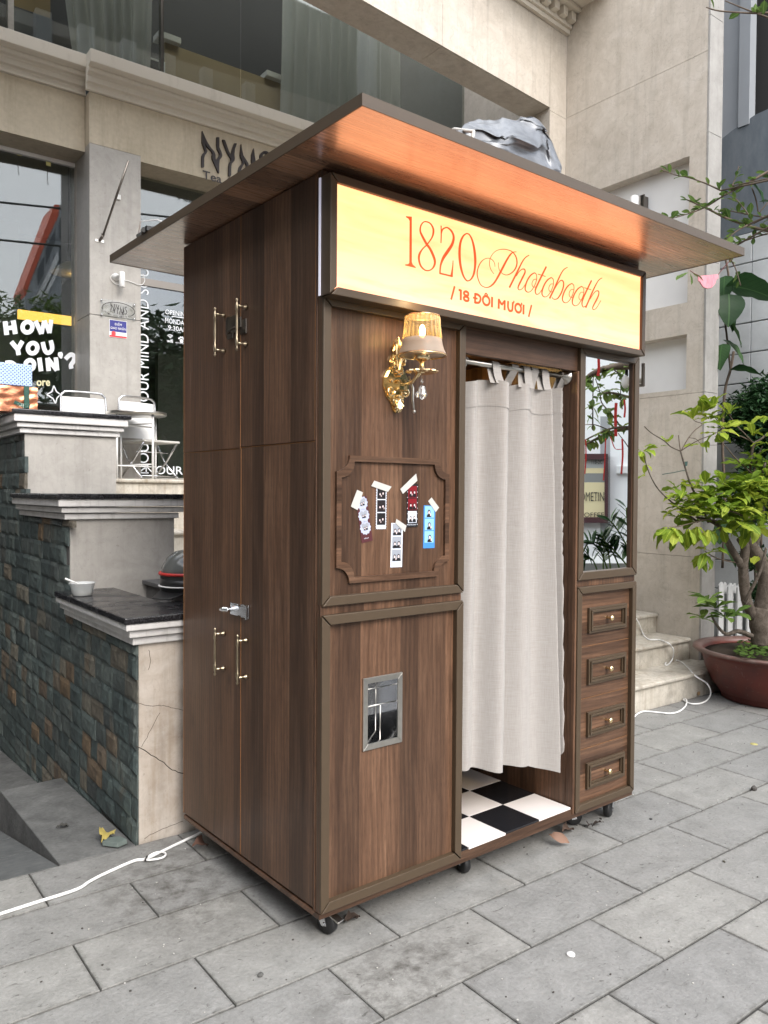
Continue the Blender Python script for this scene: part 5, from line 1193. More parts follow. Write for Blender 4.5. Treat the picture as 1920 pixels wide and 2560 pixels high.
# ================================================================== THINGS ON THE STEPS AND TERRACE
def chair(px_l, px_r, ytop, v, label, seat_y):
    a, b = AV(px_l, ytop, v), AV(px_r, ytop, v); w = b.x - a.x; h = a.z - 1.545; zs = AV(px_l, seat_y, v).z
    c = empty('folding_chair', ((a.x + b.x) / 2, v, 1.545), 0, label, 'chair', 'low folding chairs on the terrace')
    x = w / 2; m = MB(); r = .022
    arch = [(-x, .0, zs - 1.545), (-x, .02, h - .06), (-x + .02, .022, h - .015), (-x + .06, .022, h), (x - .06, .022, h), (x - .02, .022, h - .015), (x, .02, h - .06), (x, .0, zs - 1.545)]
    m.tube(smooth(arch, 3), .009, 8); m.build('back_frame', M['chrome'], c, True)
    MB().grid(lambda s, t_: Vector((-x + .008 + (w - .016) * s, .006 + .02 * t_ - .02 * math.sin(s * math.pi), (zs - 1.545) + .03 + (h - .07 - zs + 1.545) * t_)), 10, 4).build('backrest', M['white'], c, True)
    z = zs - 1.545
    MB().box(-x, x, -.30, .0, z - .012, z + .006).build('seat', plain('chair_seat', (.50, .49, .46), .6), c, bevel=.006)
    m = MB()
    for s in (-1, 1):
        MB().tube([(s * x, .0, z), (s * x, -.10, z * .5), (s * x, -.27, .012)], .008, 7).build('leg', M['chrome'], c, True)
        MB().tube([(s * (x - .014), -.28, z - .01), (s * (x - .014), -.15, z * .5), (s * (x - .014), .02, .012)], .008, 7).build('leg', M['chrome'], c, True)
    MB().tube([(-x, -.26, .03), (x, -.26, .03)], .006, 6).tube([(-x, -.20, z * .72), (x, -.20, z * .72)], .005, 6).build('stretcher', M['chrome'], c, True)
    return c
chair(153, 266, 976, 2.96, 'low folding chair with white backrest half hidden by the top granite cap', 1080)
ch2 = chair(294, 398, 989, 2.99, 'low folding chair with chrome arch standing behind the round tray table', 1104)
ch2.rotation_euler.z = R_(16)
a, b = AV(268, 1031, 2.72), AV(412, 1031, 2.72); tu, tr = (a.x + b.x) / 2, (b.x - a.x) / 2; th = a.z - 1.545
tb = empty('tray_table', (tu, 2.72, 1.545), 0, 'round metal tray table with slim white legs on the terrace', 'table')
MB().lathe([(.0, th - .012), (tr * .97, th - .012), (tr, th - .006), (tr, th + .012), (tr - .006, th + .012), (tr - .008, th - .004), (.0, th - .004)], (0, 0, 0), 40).build('table_top', M['steel'], tb, True)
for k in range(4):
    an = R_(20 + 90 * k); MB().tube([(tr * .82 * math.cos(an), tr * .82 * math.sin(an), th - .012), (tr * .82 * math.cos(an), tr * .82 * math.sin(an), .0)], .009, 8).build('leg', M['white'], tb, True)
m = MB()
for z in (th * .82, .10): m.tube([(tr * .82 * math.cos(R_(20)), tr * .82 * math.sin(R_(20)), z), (-tr * .82 * math.cos(R_(20)), -tr * .82 * math.sin(R_(20)), z)], .006, 6).tube([(tr * .82 * math.cos(R_(110)), tr * .82 * math.sin(R_(110)), z + .012), (-tr * .82 * math.cos(R_(110)), -tr * .82 * math.sin(R_(110)), z + .012)], .006, 6)
m.build('cross_brace', M['white'], tb, True)
# wrapped boxes on the top pedestal
t = NT('copper_foil', .32, .5, .85); P = t.pos(); n1 = t.noise(P, 24, 4, .6, 1.5); t.color(t.ramp(n1, (.3, (.52, .19, .10)), (.7, (.74, .33, .19)))); t.bump(n1, .45, .006); M['foil'] = t.mat
t = NT('blue_lattice_paper', .5); P = t.coord('Object', (1, 1, 1))
sx = t.n('SeparateXYZ'); t.l(P, sx.inputs[0]); uu = t.math('ADD', sx.outputs[0], sx.outputs[1])
k1 = t.math('PINGPONG', t.math('MULTIPLY', t.math('ADD', uu, sx.outputs[2]), 90), 1.0); k2 = t.math('PINGPONG', t.math('MULTIPLY', t.math('SUBTRACT', uu, sx.outputs[2]), 90), 1.0)
mk = t.math('MULTIPLY', t.math('GREATER_THAN', k1, .5), t.math('GREATER_THAN', k2, .5)); mk2 = t.math('MULTIPLY', t.math('LESS_THAN', k1, .28), t.math('LESS_THAN', k2, .28))
t.color(t.mix(mk2, t.mix(mk, lin(176, 196, 232), lin(58, 84, 150)), lin(140, 166, 210))); M['bluebox'] = t.mat
ZT = 1.945; VB = 2.12
u1 = AV(94, 1000, VB).x; zf = AV(60, 967, VB).z
gb = empty('foil_gift_box', (0, 0, 0), 0, 'copper foil gift box with green dotted ribbon on the top granite cap', 'gift box')
MB().grid(lambda a, b: Vector((u1 - .44 + .44 * a + .006 * mnoise.noise(Vector((a * 9, b * 6, 1))), VB + .012 * mnoise.noise(Vector((a * 7, b * 5, 4))), ZT + (zf - ZT) * b)), 40, 14).box(u1 - .44, u1 - .001, VB + .012, VB + .26, ZT + .001, zf).build('box_body', M['foil'], gb, True)
t = NT('green_dot_ribbon', .5); vd = t.n('TexVoronoi'); vd.inputs['Scale'].default_value = 95; vd.inputs['Randomness'].default_value = .2; t.l(t.n('TexCoord').outputs['Object'], vd.inputs['Vector']); t.color(t.mix(t.ramp(vd.outputs['Distance'], (.28, 1.0), (.34, 0.0)), lin(28, 74, 62), lin(200, 210, 200))); M['ribbon'] = t.mat
ur = AV(65, 1000, VB).x
m = MB().box(ur - .016, ur + .016, VB - .018, VB - .014, ZT + .002, zf + .004); m.prism([(ur - .01, VB - .024, ZT + .045), (ur - .07, VB - .030, ZT + .065), (ur - .078, VB - .030, ZT + .045), (ur - .015, VB - .024, ZT + .022)], (0, .005, 0)); m.prism([(ur - .02, VB - .028, ZT + .05), (ur + .02, VB - .028, ZT + .05), (ur + .014, VB - .028, ZT + .022), (ur - .014, VB - .028, ZT + .022)], (0, .006, 0)); m.build('ribbon', M['ribbon'], gb, bevel=.002)
u2 = AV(80, 930, VB + .03).x; zt_ = AV(40, 909, VB + .03).z
o_ = MB().box(u2 - .42, u2, VB + .02, VB + .25, zf + .006, zt_).build('patterned_box', M['bluebox'], None, bevel=.006); tag(o_, 'blue lattice patterned box stacked on the copper foil gift box', 'gift box')
# plastic cup and spoon on the lowest granite
c_ = AZ(206, 1488, .948); cup = empty('plastic_cup', (c_.x, c_.y, .9475), 0, 'clear plastic dessert cup with white spoon on the lowest granite cap', 'cup')
MB().lathe([(.0, .0), (.044, .0), (.046, .004), (.058, .058), (.062, .060), (.062, .062), (.056, .062), (.044, .006), (.0, .004)], (0, 0, 0), 28).build('bowl', M['cupglass'], cup, True)
MB().lathe([(.0, .006), (.046, .006), (.049, .022), (.0, .024)], (0, 0, 0), 20).build('leftover', plain('milky_leftover', (.42, .42, .40), .4), cup, True)
MB().tube([(.02, .0, .03), (-.03, -.01, .062), (-.085, -.02, .088)], [.006, .004, .005], 6).build('spoon', M['white'], cup, True)
# helmet left on the granite behind the booth
hp = AV(478, 1500, .36); hz = .9475
hm = empty('helmet', (hp.x, .40, hz), R_(30), 'dark visored helmet with red band lying on the trough edge behind the booth', 'helmet')
MB().lathe([(.10, .0), (.128, .012), (.132, .055), (.128, .075)], (0, 0, .02), 28).build('shell_base', M['black'], hm, True)
MB().lathe([(.128, .0), (.122, .05), (.10, .095), (.06, .125), (.0, .138)], (0, 0, .0955), 28).build('dome', plain('smoked_dome', (.11, .115, .11), .15, 0, .6), hm, True)
MB().tube([(.130 * math.cos(R_(i * 12)), .130 * math.sin(R_(i * 12)), .118) for i in range(30)], .008, 6, True).build('red_band', plain('helmet_red', (.5, .03, .025), .4), hm, True)
MB().tube([(.134 * math.cos(R_(i * 12)), .134 * math.sin(R_(i * 12)), .06) for i in range(30)], .004, 6, True).build('piping', M['whitepaint'], hm, True)
MB().hexa([(-.20, -.05, .012), (-.11, -.08, .03), (-.11, .08, .03), (-.20, .05, .012), (-.20, -.05, .018), (-.11, -.08, .04), (-.11, .08, .04), (-.20, .05, .018)]).build('peak', M['black'], hm, bevel=.004)

# ================================================================== CABLES, LEAVES AND LITTER ON THE PAVEMENT
q = [(-40, 2297), (0, 2285), (90, 2256), (190, 2224), (225, 2203), (262, 2184), (335, 2152), (365, 2147), (430, 2116), (468, 2098), (500, 2082), (545, 2050)]
P_ = smooth([tuple(AZ(x, y, .006)) for x, y in q], 5)
cb = MB().tube(P_, .0058, 8)
q = [(362, 2147), (385, 2133), (408, 2130), (414, 2138), (400, 2146), (370, 2150), (362, 2146)]
cb.tube(smooth([tuple(AZ(x, y, .011)) for x, y in q], 4), .0042, 7)
o_ = cb.build('power_cable', M['cable'], None, True); tag(o_, 'white power cable with a looped tie running left across the paving', 'cable')
o_ = MB().tube([AZ(363, 2151, .012), AZ(367, 2141, .016), AZ(371, 2140, .010)], .004, 6).build('cable_clip', M['black']); tag(o_, 'small black clip pinching the white cable on the left', 'clip')
C5 = lambda x, y: (1540 + x / 3.687, 1300 + y / 3.687)
seq = []
for x, y, mode, val in ((172, 895, 'v', .60), (188, 915, 'v', .575), (215, 960, 'v', .572), (250, 1050, 'z', .348), (300, 1100, 'z', .347), (400, 1105, 'z', .347), (480, 1135, 'z', .347), (515, 1168, 'v', .262), (530, 1210, 'v', .262), (520, 1280, 'v', .285), (485, 1328, 'z', .183), (455, 1340, 'z', .183), (462, 1312, 'z', .183), (510, 1290, 'z', .190), (570, 1295, 'z', .183), (620, 1320, 'z', .183), (680, 1380, 'z', .183), (735, 1440, 'v', -.028), (830, 1500, 'v', -.06), (868, 1560, 'v', -.09), (868, 1615, 'v', -.085), (838, 1662, 'z', .01), (780, 1690, 'z', .007), (700, 1695, 'z', .007), (648, 1678, 'z', .007), (622, 1655, 'z', .007), (640, 1650, 'z', .014), (652, 1675, 'z', .014), (638, 1718, 'z', .007), (580, 1765, 'z', .007), (500, 1783, 'z', .007), (400, 1775, 'z', .007), (270, 1764, 'z', .007), (210, 1780, 'z', .007), (165, 1815, 'z', .007), (120, 1850, 'z', .007)):
    seq.append(tuple(AV(*C5(x, y), val) if mode == 'v' else AZ(*C5(x, y), val)))
o_ = MB().tube(smooth(seq, 4), .0055, 7).build('extension_lead', M['cable'], None, True); tag(o_, 'white lead looping down the right steps to the paving', 'cable')
def leaf_mesh(name, mat, L=1.0, W=.42, fold=.18, curl=.15, seed=0, n=6, wav=.03, shape=.62):
    r = random.Random(seed); m = MB(); C = []; E1 = []; E2 = []
    for i in range(n + 1):
        k = i / n; w = W / 2 * (math.sin(math.pi * k ** (math.log(.5) / math.log(shape))) ** .8 if 0 < k < 1 else 0) + .012
        z = -curl * k * k + curl * .35 * k
        C.append((k * L, 0, z)); ww = wav * math.sin(k * 17 + seed)
        E1.append((k * L, w, z + fold * w + ww)); E2.append((k * L, -w, z + fold * w - ww))
    m.v = C + E1 + E2; N = n + 1
    for i in range(n): m.face(i, i + 1, N + i + 1, N + i); m.face(i, 2 * N + i, 2 * N + i + 1, i + 1)
    me = bpy.data.meshes.new(name); me.from_pydata(m.v, [], m.f); me.materials.append(mat); me.polygons.foreach_set('use_smooth', [True] * len(me.polygons)); return me
def dead_leaf(p, L, rot, c, label, curl=.5, tilt=.2):
    me = leaf_mesh('fallen_leaf', plain('leaf_tone', c, .7, 0, .3, .3, 60), 1, .5, .5, curl, random.randint(0, 99), 7, .08)
    o = inst('fallen_leaf', me, None, Matrix.Translation((p.x, p.y, p.z + .006 + L * curl * .5)) @ Matrix.Rotation(rot, 4, 'Z') @ Matrix.Rotation(tilt, 4, 'X') @ Matrix.Diagonal((L, L, L, 1))); tag(o, label, 'leaf', 'dry leaves on the paving'); return o
dead_leaf(AZ(256, 2116, .0), .13, R_(62), (.42, .34, .10), 'yellow curled leaf lying on the concrete ramp beside the slate wall', .25, .3)
dead_leaf(AZ(480, 2140, .0), .10, R_(20), (.10, .055, .04), 'long brown curled leaf under the rear left corner of the booth', .7, .6)
dead_leaf(AZ(1345, 2085, .0), .08, R_(80), (.16, .09, .06), 'brown curled leaf standing in front of the booth floor edge', .9, .9)
dead_leaf(AZ(1372, 2112, .0), .075, R_(-70), (.20, .12, .085), 'second brown leaf curled like a hook in front of the booth', 1.0, .9)
dead_leaf(AZ(1405, 2092, .0), .09, R_(10), (.13, .09, .07), 'grey brown leaf beside the hooked leaf near the right caster', .4, .2)
dead_leaf(AZ(1470, 2075, .0), .05, R_(30), (.045, .035, .03), 'small dark withered leaf left of the scraps by the right caster', .5, .3)
dead_leaf(AZ(1510, 2065, .0), .055, R_(150), (.05, .04, .035), 'small dark withered leaf with ragged edge near the right caster', .4, .2)
dead_leaf(AZ(860, 2318, .0), .08, R_(15), (.07, .05, .04), 'narrow brown leaf scrap beside the front left caster', .3, .1)
dead_leaf(AZ(140, 2075, -.02), .055, R_(5), (.05, .05, .045), 'dark stick-like leaf on the upper concrete ramp', .2, .1)
def chip(x, y, s, c, label, cat, sq=.5, z=.0):
    p = AZ(x, y, z); o = MB().blob((0, 0, 0), (s, s * .8, s * sq), 8, 6, None, .35, 2.0).build('pebble' if cat == 'pebble' else cat.replace(' ', '_'), plain('chip_tone', c, .7), None, False, 0, (p.x, p.y, z + s * sq * .7)); o.rotation_euler.z = random.uniform(0, 3); tag(o, label, cat)
chip(1885, 1975, .018, (.06, .055, .05), 'dark pebble on a paving joint at the far right', 'pebble', .7)
chip(1627, 2049, .008, (.03, .03, .03), 'tiny black pebble right of the booth drawers', 'pebble')
chip(651, 2440, .011, (.08, .08, .075), 'small grey pebble on the slabs in the lower left foreground', 'pebble')
chip(1810, 2155, .007, (.05, .045, .03), 'tiny brown pebble on the paving at the right', 'pebble')
chip(1502, 2048, .007, (.04, .035, .03), 'tiny dark crumb behind the withered leaf by the right caster', 'pebble')
p = AZ(1427, 2388, .0); o_ = MB().lathe([(.0, .006), (.012, .006), (.0135, .004), (.0135, .0005)], (0, 0, 0), 20).build('bottle_cap', M['white'], None, True, 0, (p.x, p.y, .0)); tag(o_, 'round white bottle cap on the paving in the foreground', 'bottle cap')
p = AZ(1885, 1861, .0); o_ = MB().lathe([(.0, .004), (.020, .004), (.022, .0005)], (0, 0, 0), 14).build('yellow_disc', plain('dull_yellow', (.40, .36, .14), .6), None, True, 0, (p.x, p.y, .0)); tag(o_, 'dull yellow disc lying on the paving before the red pot', 'disc')
a = AZ(330, 2110, .0); o_ = MB().prism([(a.x - .055, a.y + .05, .002), (a.x - .01, a.y - .005, .002), (a.x + .035, a.y + .01, .002), (a.x + .018, a.y + .055, .002), (a.x - .02, a.y + .07, .002)], (0, .008, .018)).build('slate_offcut', plain('offcut_green', (.11, .135, .125), .7, 0, .3, .3, 30), None, bevel=.002); o_.location.x = -.05; tag(o_, 'loose green slate offcut leaning at the foot of the pedestal corner', 'stone')
a = AZ(1741, 1740, .0); o_ = MB().box(a.x - .012, a.x + .012, -.016, -.006, .012, .035).build('floor_socket', plain('tan_clip', (.30, .20, .11), .6), None, bevel=.002); tag(o_, 'small tan clip stuck to the lowest step riser near the pot', 'clip')
# scattered grit
m = MB(); r = random.Random(5)
for i in range(170):
    u, v = r.uniform(-.9, 4.2), r.uniform(-2.0, -.05); s = r.uniform(.0015, .0038); m.blob((u, v, s * .5 + .0005), (s, s, s * .6), 5, 3)
tag(m.build('grit', plain('pale_grit', (.45, .44, .41), .8)), kind='stuff')
m = MB()
for i in range(150):
    u, v = r.uniform(-.9, 4.2), r.uniform(-2.0, -.05); s = r.uniform(.002, .005); m.blob((u, v, s * .5 + .0005), (s, s * r.uniform(.5, 1), s * .5), 5, 3)
tag(m.build('crumbs', plain('dark_grit', (.05, .045, .04), .9)), kind='stuff')

# ================================================================== POTTED TREE
f = AZ(1925, 1776, 0.0); dh = Vector((f.x - CAM.x, f.y - CAM.y, 0)).normalized(); pc = f + dh * .335
pot = empty('plant_pot', (pc.x, pc.y, 0), 0, 'wide red glazed bowl pot holding the lime leaved tree', 'pot')
MB().lathe([(.30, .0), (.325, .01), (.335, .045), (.345, .055), (.395, .12), (.438, .22), (.458, .295), (.472, .325), (.514, .338), (.524, .350), (.520, .362), (.468, .360), (.455, .34), (.44, .318)], (0, 0, 0), 64).build('bowl', M['pot'], pot, True)
MB().lathe([(.445, .322), (.38, .33), (.2, .345), (.0, .352)], (0, 0, 0), 40).build('soil', M['soil'], pot, True)
TD = (pc - CAM).dot(CF)              # depth of the pot's axis
T = lambda x, y, d=0.0: AD(x, y, TD + d)
tree = empty('potted_tree', (pc.x, pc.y, .35), 0, 'gnarled potted tree with large lime green leaves in the red bowl', 'tree')
B0 = Vector((pc.x, pc.y, .35))
def rel_(P_): return [tuple(Vector(p) - B0) for p in P_]
rr = random.Random(21)
KR = .72
def limb(pts, r0, r1, n=8, mat='bark', name='branch'):
    P_ = smooth([tuple(T(*p)) for p in pts], 4); N = len(P_)
    P_ = rel_(P_); R2 = [KR * (r0 + (r1 - r0) * i / (N - 1)) * (1 + .10 * mnoise.noise(Vector((i * .7, r0 * 90, 0)))) for i in range(N)]
    return MB().tube(P_, R2, n).build(name, M[mat], tree, True)
limb([(1908, 1612, .0), (1905, 1580, .0), (1897, 1545, .0), (1900, 1520, 0)], .115, .085, 12, name='trunk')
limb([(1886, 1545, .0), (1866, 1500, -.03), (1858, 1420, -.05), (1863, 1370, -.05), (1850, 1345, -.06)], .055, .040)
limb([(1903, 1540, .02), (1917, 1470, .03), (1908, 1415, .03), (1884, 1375, .02), (1868, 1345, .0)], .095, .05, 10)
limb([(1858, 1420, -.05), (1828, 1372, -.08), (1812, 1340, -.10), (1790, 1310, -.1), (1740, 1292, -.1)], .042, .010)
limb([(1918, 1470, .05), (1940, 1400, .1), (1950, 1330, .1), (1945, 1200, .1)], .06, .025)
limb([(1880, 1372, .02), (1898, 1330, .02), (1905, 1280, .02), (1898, 1225, .0), (1915, 1150, .05)], .045, .012)
limb([(1868, 1500, -.1), (1862, 1505, -.2), (1900, 1430, -.25), (1915, 1370, -.25)], .02, .012)
Z8 = lambda x, y, d=0.0: (1660 + x / 5.027, 980 + y / 5.027, d)
limb([Z8(560, 1640), Z8(470, 1450, -.05), Z8(400, 1300, -.08), Z8(335, 1165, -.1), Z8(265, 950, -.1), Z8(208, 745, -.1)], .013, .0075, 7)
limb([Z8(208, 745, -.1), Z8(192, 640, -.1), Z8(182, 540, -.1)], .006, .005, 6, 'twig')
limb([Z8(205, 742, -.1), Z8(90, 690, -.1), Z8(0, 612, -.12), (1628, 1082, -.13), (1611, 1066, -.14)], .0065, .0045, 6)
limb([Z8(215, 740, -.1), Z8(300, 590, -.06), Z8(390, 480, -.02), Z8(480, 405, 0), Z8(400, 372, .02), Z8(365, 345, .02)], .0055, .003, 6, 'twig')
limb([Z8(220, 735, -.1), Z8(400, 622, -.15), Z8(560, 555, -.18), Z8(680, 505, -.2), Z8(740, 465, -.2)], .0055, .003, 6, 'twig')
limb([Z8(320, 575, -.06), Z8(400, 590, -.06), Z8(475, 655, -.08), Z8(600, 668, -.1), Z8(720, 660, -.1)], .0035, .002, 5, 'twig')
limb([(1609, 1138, -.2), (1622, 1180, -.2), (1640, 1215, -.18), (1662, 1240, -.15), (1700, 1272, -.12), (1745, 1305, -.1)], .0045, .010, 6)
limb([Z8(1080, 1160, .05), Z8(1085, 1000, .05), Z8(1095, 860, .05), Z8(1130, 660, .05), Z8(1210, 600, .05), Z8(1295, 530, .05)], .017, .010, 7)
limb([Z8(1130, 650, .05), Z8(1030, 540, .0), Z8(930, 440, .0), Z8(870, 360, -.02), Z8(820, 285, -.02)], .006, .003, 6, 'twig')
limb([Z8(1130, 640, .05), Z8(1000, 570, .0), Z8(850, 515, -.1), Z8(760, 490, -.15)], .006, .003, 6, 'twig')
limb([Z8(1110, 1030, .05), Z8(980, 910, .0), Z8(870, 800, -.05), Z8(780, 690, -.1), Z8(640, 555, -.12)], .009, .003, 6, 'twig')
limb([Z8(1115, 1060, .05), Z8(1140, 960, .08), Z8(1200, 760, .1), Z8(1240, 680, .1)], .011, .006, 7)
limb([Z8(1200, 1330, .0), Z8(1050, 1290, -.1), Z8(900, 1230, -.15), Z8(760, 1160, -.15)], .008, .004, 6, 'twig')
limb([Z8(1150, 1600, .0), Z8(1000, 1560, -.2), Z8(850, 1500, -.25), Z8(700, 1500, -.25)], .010, .004, 6, 'twig')
limb([Z8(700, 1640, -.1), Z8(560, 1600, -.2), Z8(380, 1640, -.25), Z8(180, 1690, -.3), Z8(60, 1700, -.3)], .010, .004, 6, 'twig')
limb([(1850, 1408, -.05), (1815, 1402, -.1), (1785, 1392, -.15), (1762, 1378, -.18)], .008, .004, 6, 'twig')
limb([(1880, 1590, -.2), (1845, 1578, -.25), (1815, 1585, -.3), (1790, 1560, -.3), (1778, 1535, -.3)], .026, .008, 7)
LM = [leaf_mesh('leaf', M['leaf'], 1, W, fo, cu, s, 8, .04, .64) for s, (W, fo, cu) in enumerate(((.40, .25, .22), (.46, .3, .42), (.38, .15, .05), (.48, .4, .6), (.36, .6, .3), (.42, .1, -.15), (.40, .45, .75)))]
LMM = [leaf_mesh('leaf', M['leaf_mid'], 1, W, .25, cu, s + 20, 7, .02, .62) for s, (W, cu) in enumerate(((.40, .2), (.44, .35)))]
nl = 0; extra = []
def put_leaf(pos, d, L, meshes, parent, base, name='leaf', roll=None, rnd=rr):
    d = d.normalized(); up = Vector((0, 0, 1)); y = up.cross(d)
    if y.length < .05: y = Vector((1, 0, 0))
    y.normalize(); z = d.cross(y); Rm = Matrix((d, y, z)).transposed()
    Rm = Rm @ Matrix.Rotation(rnd.uniform(-.5, .5) if roll is None else roll, 3, 'X')
    o = inst(name, rnd.choice(meshes), parent, Matrix.Translation(pos - base) @ (Rm @ Matrix.Diagonal((L, L * rnd.uniform(.85, 1.15), L))).to_4x4()); return o
def cluster(x, y, d, n, L, up=.35, bias=(0, 0), meshes=LM):
    global nl
    c = T(x, y, d); ph = rr.uniform(0, 6.28)
    for i in range(n):
        a = ph + i * 2.4; e = up + rr.uniform(-.45, .4)
        v = Vector((math.cos(a), math.sin(a), 0)) * math.cos(e) + Vector((0, 0, math.sin(e))) + CR * bias[0] + Vector((0, 0, bias[1]))
        if nl < 298:
            put_leaf(c + v * .008, v, L * 1.12 * rr.uniform(.72, 1.12), meshes, tree, B0); nl += 1
        elif extra is not None: extra.append((c + v * .008, v, L * 1.2 * rr.uniform(.72, 1.1)))
for (x, y, d, n, L, up, b) in ((365, 350, .02, 6, .115, .5, (-.3, .1)), (480, 270, .0, 6, .11, .7, (-.1, .3)), (600, 230, -.05, 6, .11, .9, (0, .4)), (740, 445, -.2, 7, .115, .3, (.1, .1)), (820, 285, -.02, 5, .10, .6, (.1, .3)), (665, 510, -.2, 6, .13, .0, (.0, -.2)), (880, 430, -.1, 5, .10, .2, (.4, 0)), (570, 345, .05, 6, .10, .5, (0, 0)), (680, 380, .05, 5, .10, .5, (0, .1)),
   (470, 650, -.08, 2, .11, .1, (-.8, 0)), (45, 640, -.12, 3, .075, .6, (.0, .3)), (-60, 680, -.1, 2, .08, .1, (-.5, 0)), (-270, 745, -.2, 7, .09, .1, (.0, -.1)), (-240, 900, -.2, 3, .07, -.3, (.3, -.3)), (-230, 1060, -.2, 2, .06, .2, (-.5, 0)),
   (1120, 560, .05, 4, .10, .9, (0, .4)), (1270, 560, .05, 5, .11, .3, (.1, 0)), (1310, 310, .1, 5, .12, .1, (-.2, 0)), (1280, 640, .0, 5, .10, .1, (0, -.3)), (1150, 830, .08, 3, .10, .6, (.1, .3)), (1260, 930, .1, 6, .13, .3, (0, 0)), (1300, 1050, .0, 6, .12, .3, (0, 0)),
   (740, 1160, -.15, 6, .12, .5, (0, .3)), (1110, 1240, -.1, 6, .145, .35, (0, .1)), (900, 1225, -.15, 5, .12, .1, (0, 0)), (1280, 1280, -.1, 6, .13, .2, (0, 0)),
   (420, 1215, -.1, 7, .11, .4, (-.1, .1)), (520, 1170, -.1, 5, .10, .6, (0, .2)), (250, 1290, -.15, 6, .12, .2, (-.4, 0)), (330, 1340, -.2, 6, .12, .1, (-.2, 0)), (520, 1330, -.15, 6, .11, .2, (0, 0)), (640, 1260, -.1, 6, .11, .3, (.1, 0)), (450, 1430, -.2, 6, .12, .2, (0, 0)), (230, 1470, -.2, 6, .12, .1, (-.4, -.1)), (700, 1400, -.2, 6, .12, .0, (.1, -.2)), (800, 1450, -.25, 6, .11, .2, (0, 0)), (950, 1490, -.25, 6, .12, .2, (.2, 0)), (600, 1530, -.25, 6, .115, .2, (-.1, 0)), (400, 1560, -.25, 5, .12, .2, (-.3, 0)),
   (900, 1620, -.28, 6, .11, .0, (0, -.2)), (1010, 1650, -.28, 6, .115, -.2, (.1, -.3)), (720, 1690, -.25, 5, .12, -.3, (.1, -.3)), (560, 1720, -.25, 5, .115, -.5, (.1, -.4)), (420, 1680, -.28, 5, .125, -.6, (-.1, -.6)), (300, 1700, -.3, 5, .14, -.7, (0, -.7)), (140, 1700, -.3, 6, .135, -.3, (-.2, -.5)), (50, 1690, -.3, 5, .13, -.3, (-.3, -.5)),
   (1110, 1690, -.2, 5, .13, -.2, (.3, -.2)), (1270, 1540, -.1, 5, .12, -.2, (0, -.4)), (505, 2030, -.18, 6, .12, -.3, (0, -.3)), (590, 2010, -.18, 5, .11, .0, (.3, 0)), (1180, 2060, .0, 4, .12, -.1, (.2, -.1)), (1290, 1420, -.1, 5, .12, .2, (0, 0)), (1080, 1330, -.2, 4, .11, .2, (0, 0)), (860, 1340, -.2, 5, .11, .1, (0, 0))):
    cluster(*Z8(x, y, d), n, L, up, b)
# past the three hundred largest: the inner leaves, joined as one part
for _ in range(75):
    x, y = rr.choice(((rr.uniform(150, 1000), rr.uniform(1180, 1700)), (rr.uniform(600, 1300), rr.uniform(1150, 1650)), (rr.uniform(950, 1400), rr.uniform(850, 1350))))
    c = T(*Z8(x, y, rr.uniform(-.25, .15))); ph = rr.uniform(0, 6.28)
    for k in range(5):
        a = ph + k * 2.4; e = rr.uniform(-.4, .8); extra.append((c, Vector((math.cos(a) * math.cos(e), math.sin(a) * math.cos(e), math.sin(e))), rr.uniform(.09, .145)))
fm = MB(); src = LM[0]; SV = [v.co.copy() for v in src.vertices]; SF = [tuple(p.vertices) for p in src.polygons]
for p, d, L in extra:
    d = d.normalized(); y = Vector((0, 0, 1)).cross(d); y = y.normalized() if y.length > .05 else Vector((1, 0, 0)); Rm = Matrix((d, y, d.cross(y))).transposed() @ Matrix.Rotation(rr.uniform(-.6, .6), 3, 'X')
    b0 = len(fm.v); fm.v += [tuple(p - B0 + Rm @ (q * L)) for q in SV]
    for q in SF: fm.face(*[b0 + i for i in q])
tag(fm.build('foliage', M['leaf'], tree, True), kind='stuff')
for (x, y, d, n, L) in ((1772, 1500, -.3, 8, .14), (1790, 1520, -.3, 7, .14), (1757, 1548, -.32, 6, .13), (1815, 1545, -.3, 6, .14), (1835, 1535, -.28, 5, .13)):
    c = T(x, y, d); ph = rr.uniform(0, 6)
    for i in range(n):
        a = ph + i * 2.4; v = Vector((math.cos(a), math.sin(a), .35 + rr.uniform(-.3, .4)))
        if nl < 334: put_leaf(c, v, L * rr.uniform(.8, 1.1), LMM, tree, B0); nl += 1
# low creeping plant in the pot
m = MB(); r = random.Random(9)
for i in range(260):
    c = AZ(1870 + r.uniform(-30, 75), 1627 + r.uniform(-16, 20), .37) + Vector((r.uniform(-.02, .02), r.uniform(-.02, .02), r.uniform(0, .035))); s = r.uniform(.010, .018); a = r.uniform(0, 6.28); t1 = Vector((math.cos(a), math.sin(a), r.uniform(-.4, .5))).normalized() * s; t2 = Vector((-math.sin(a), math.cos(a), r.uniform(-.4, .4))).normalized() * s
    m.poly([c + t1, c + (t1 + t2) * .75, c + t2, c - t1 * .7 + t2 * .6, c - t1, c - t1 * .7 - t2 * .7, c - t2, c + t1 * .7 - t2 * .7])
o_ = m.build('ground_cover', M['leaf_mid']); tag(o_, 'low creeping plant with small round leaves in the red pot', 'plant', kind='stuff')
# green tie between two branches
o_ = MB().tube([T(*Z8(-20, 1035, -.17)), T(*Z8(120, 1012, -.14)), T(*Z8(268, 982, -.1))], .003, 5).prism([T(*Z8(262, 875, -.11)), T(*Z8(300, 872, -.11)), T(*Z8(292, 925, -.11)), T(*Z8(270, 935, -.11))], (0, .002, 0)).build('plant_tie', plain('dark_green_tie', (.02, .06, .05), .5)); tag(o_, 'dark green tie strung between two bare branches of the potted tree', 'tie')

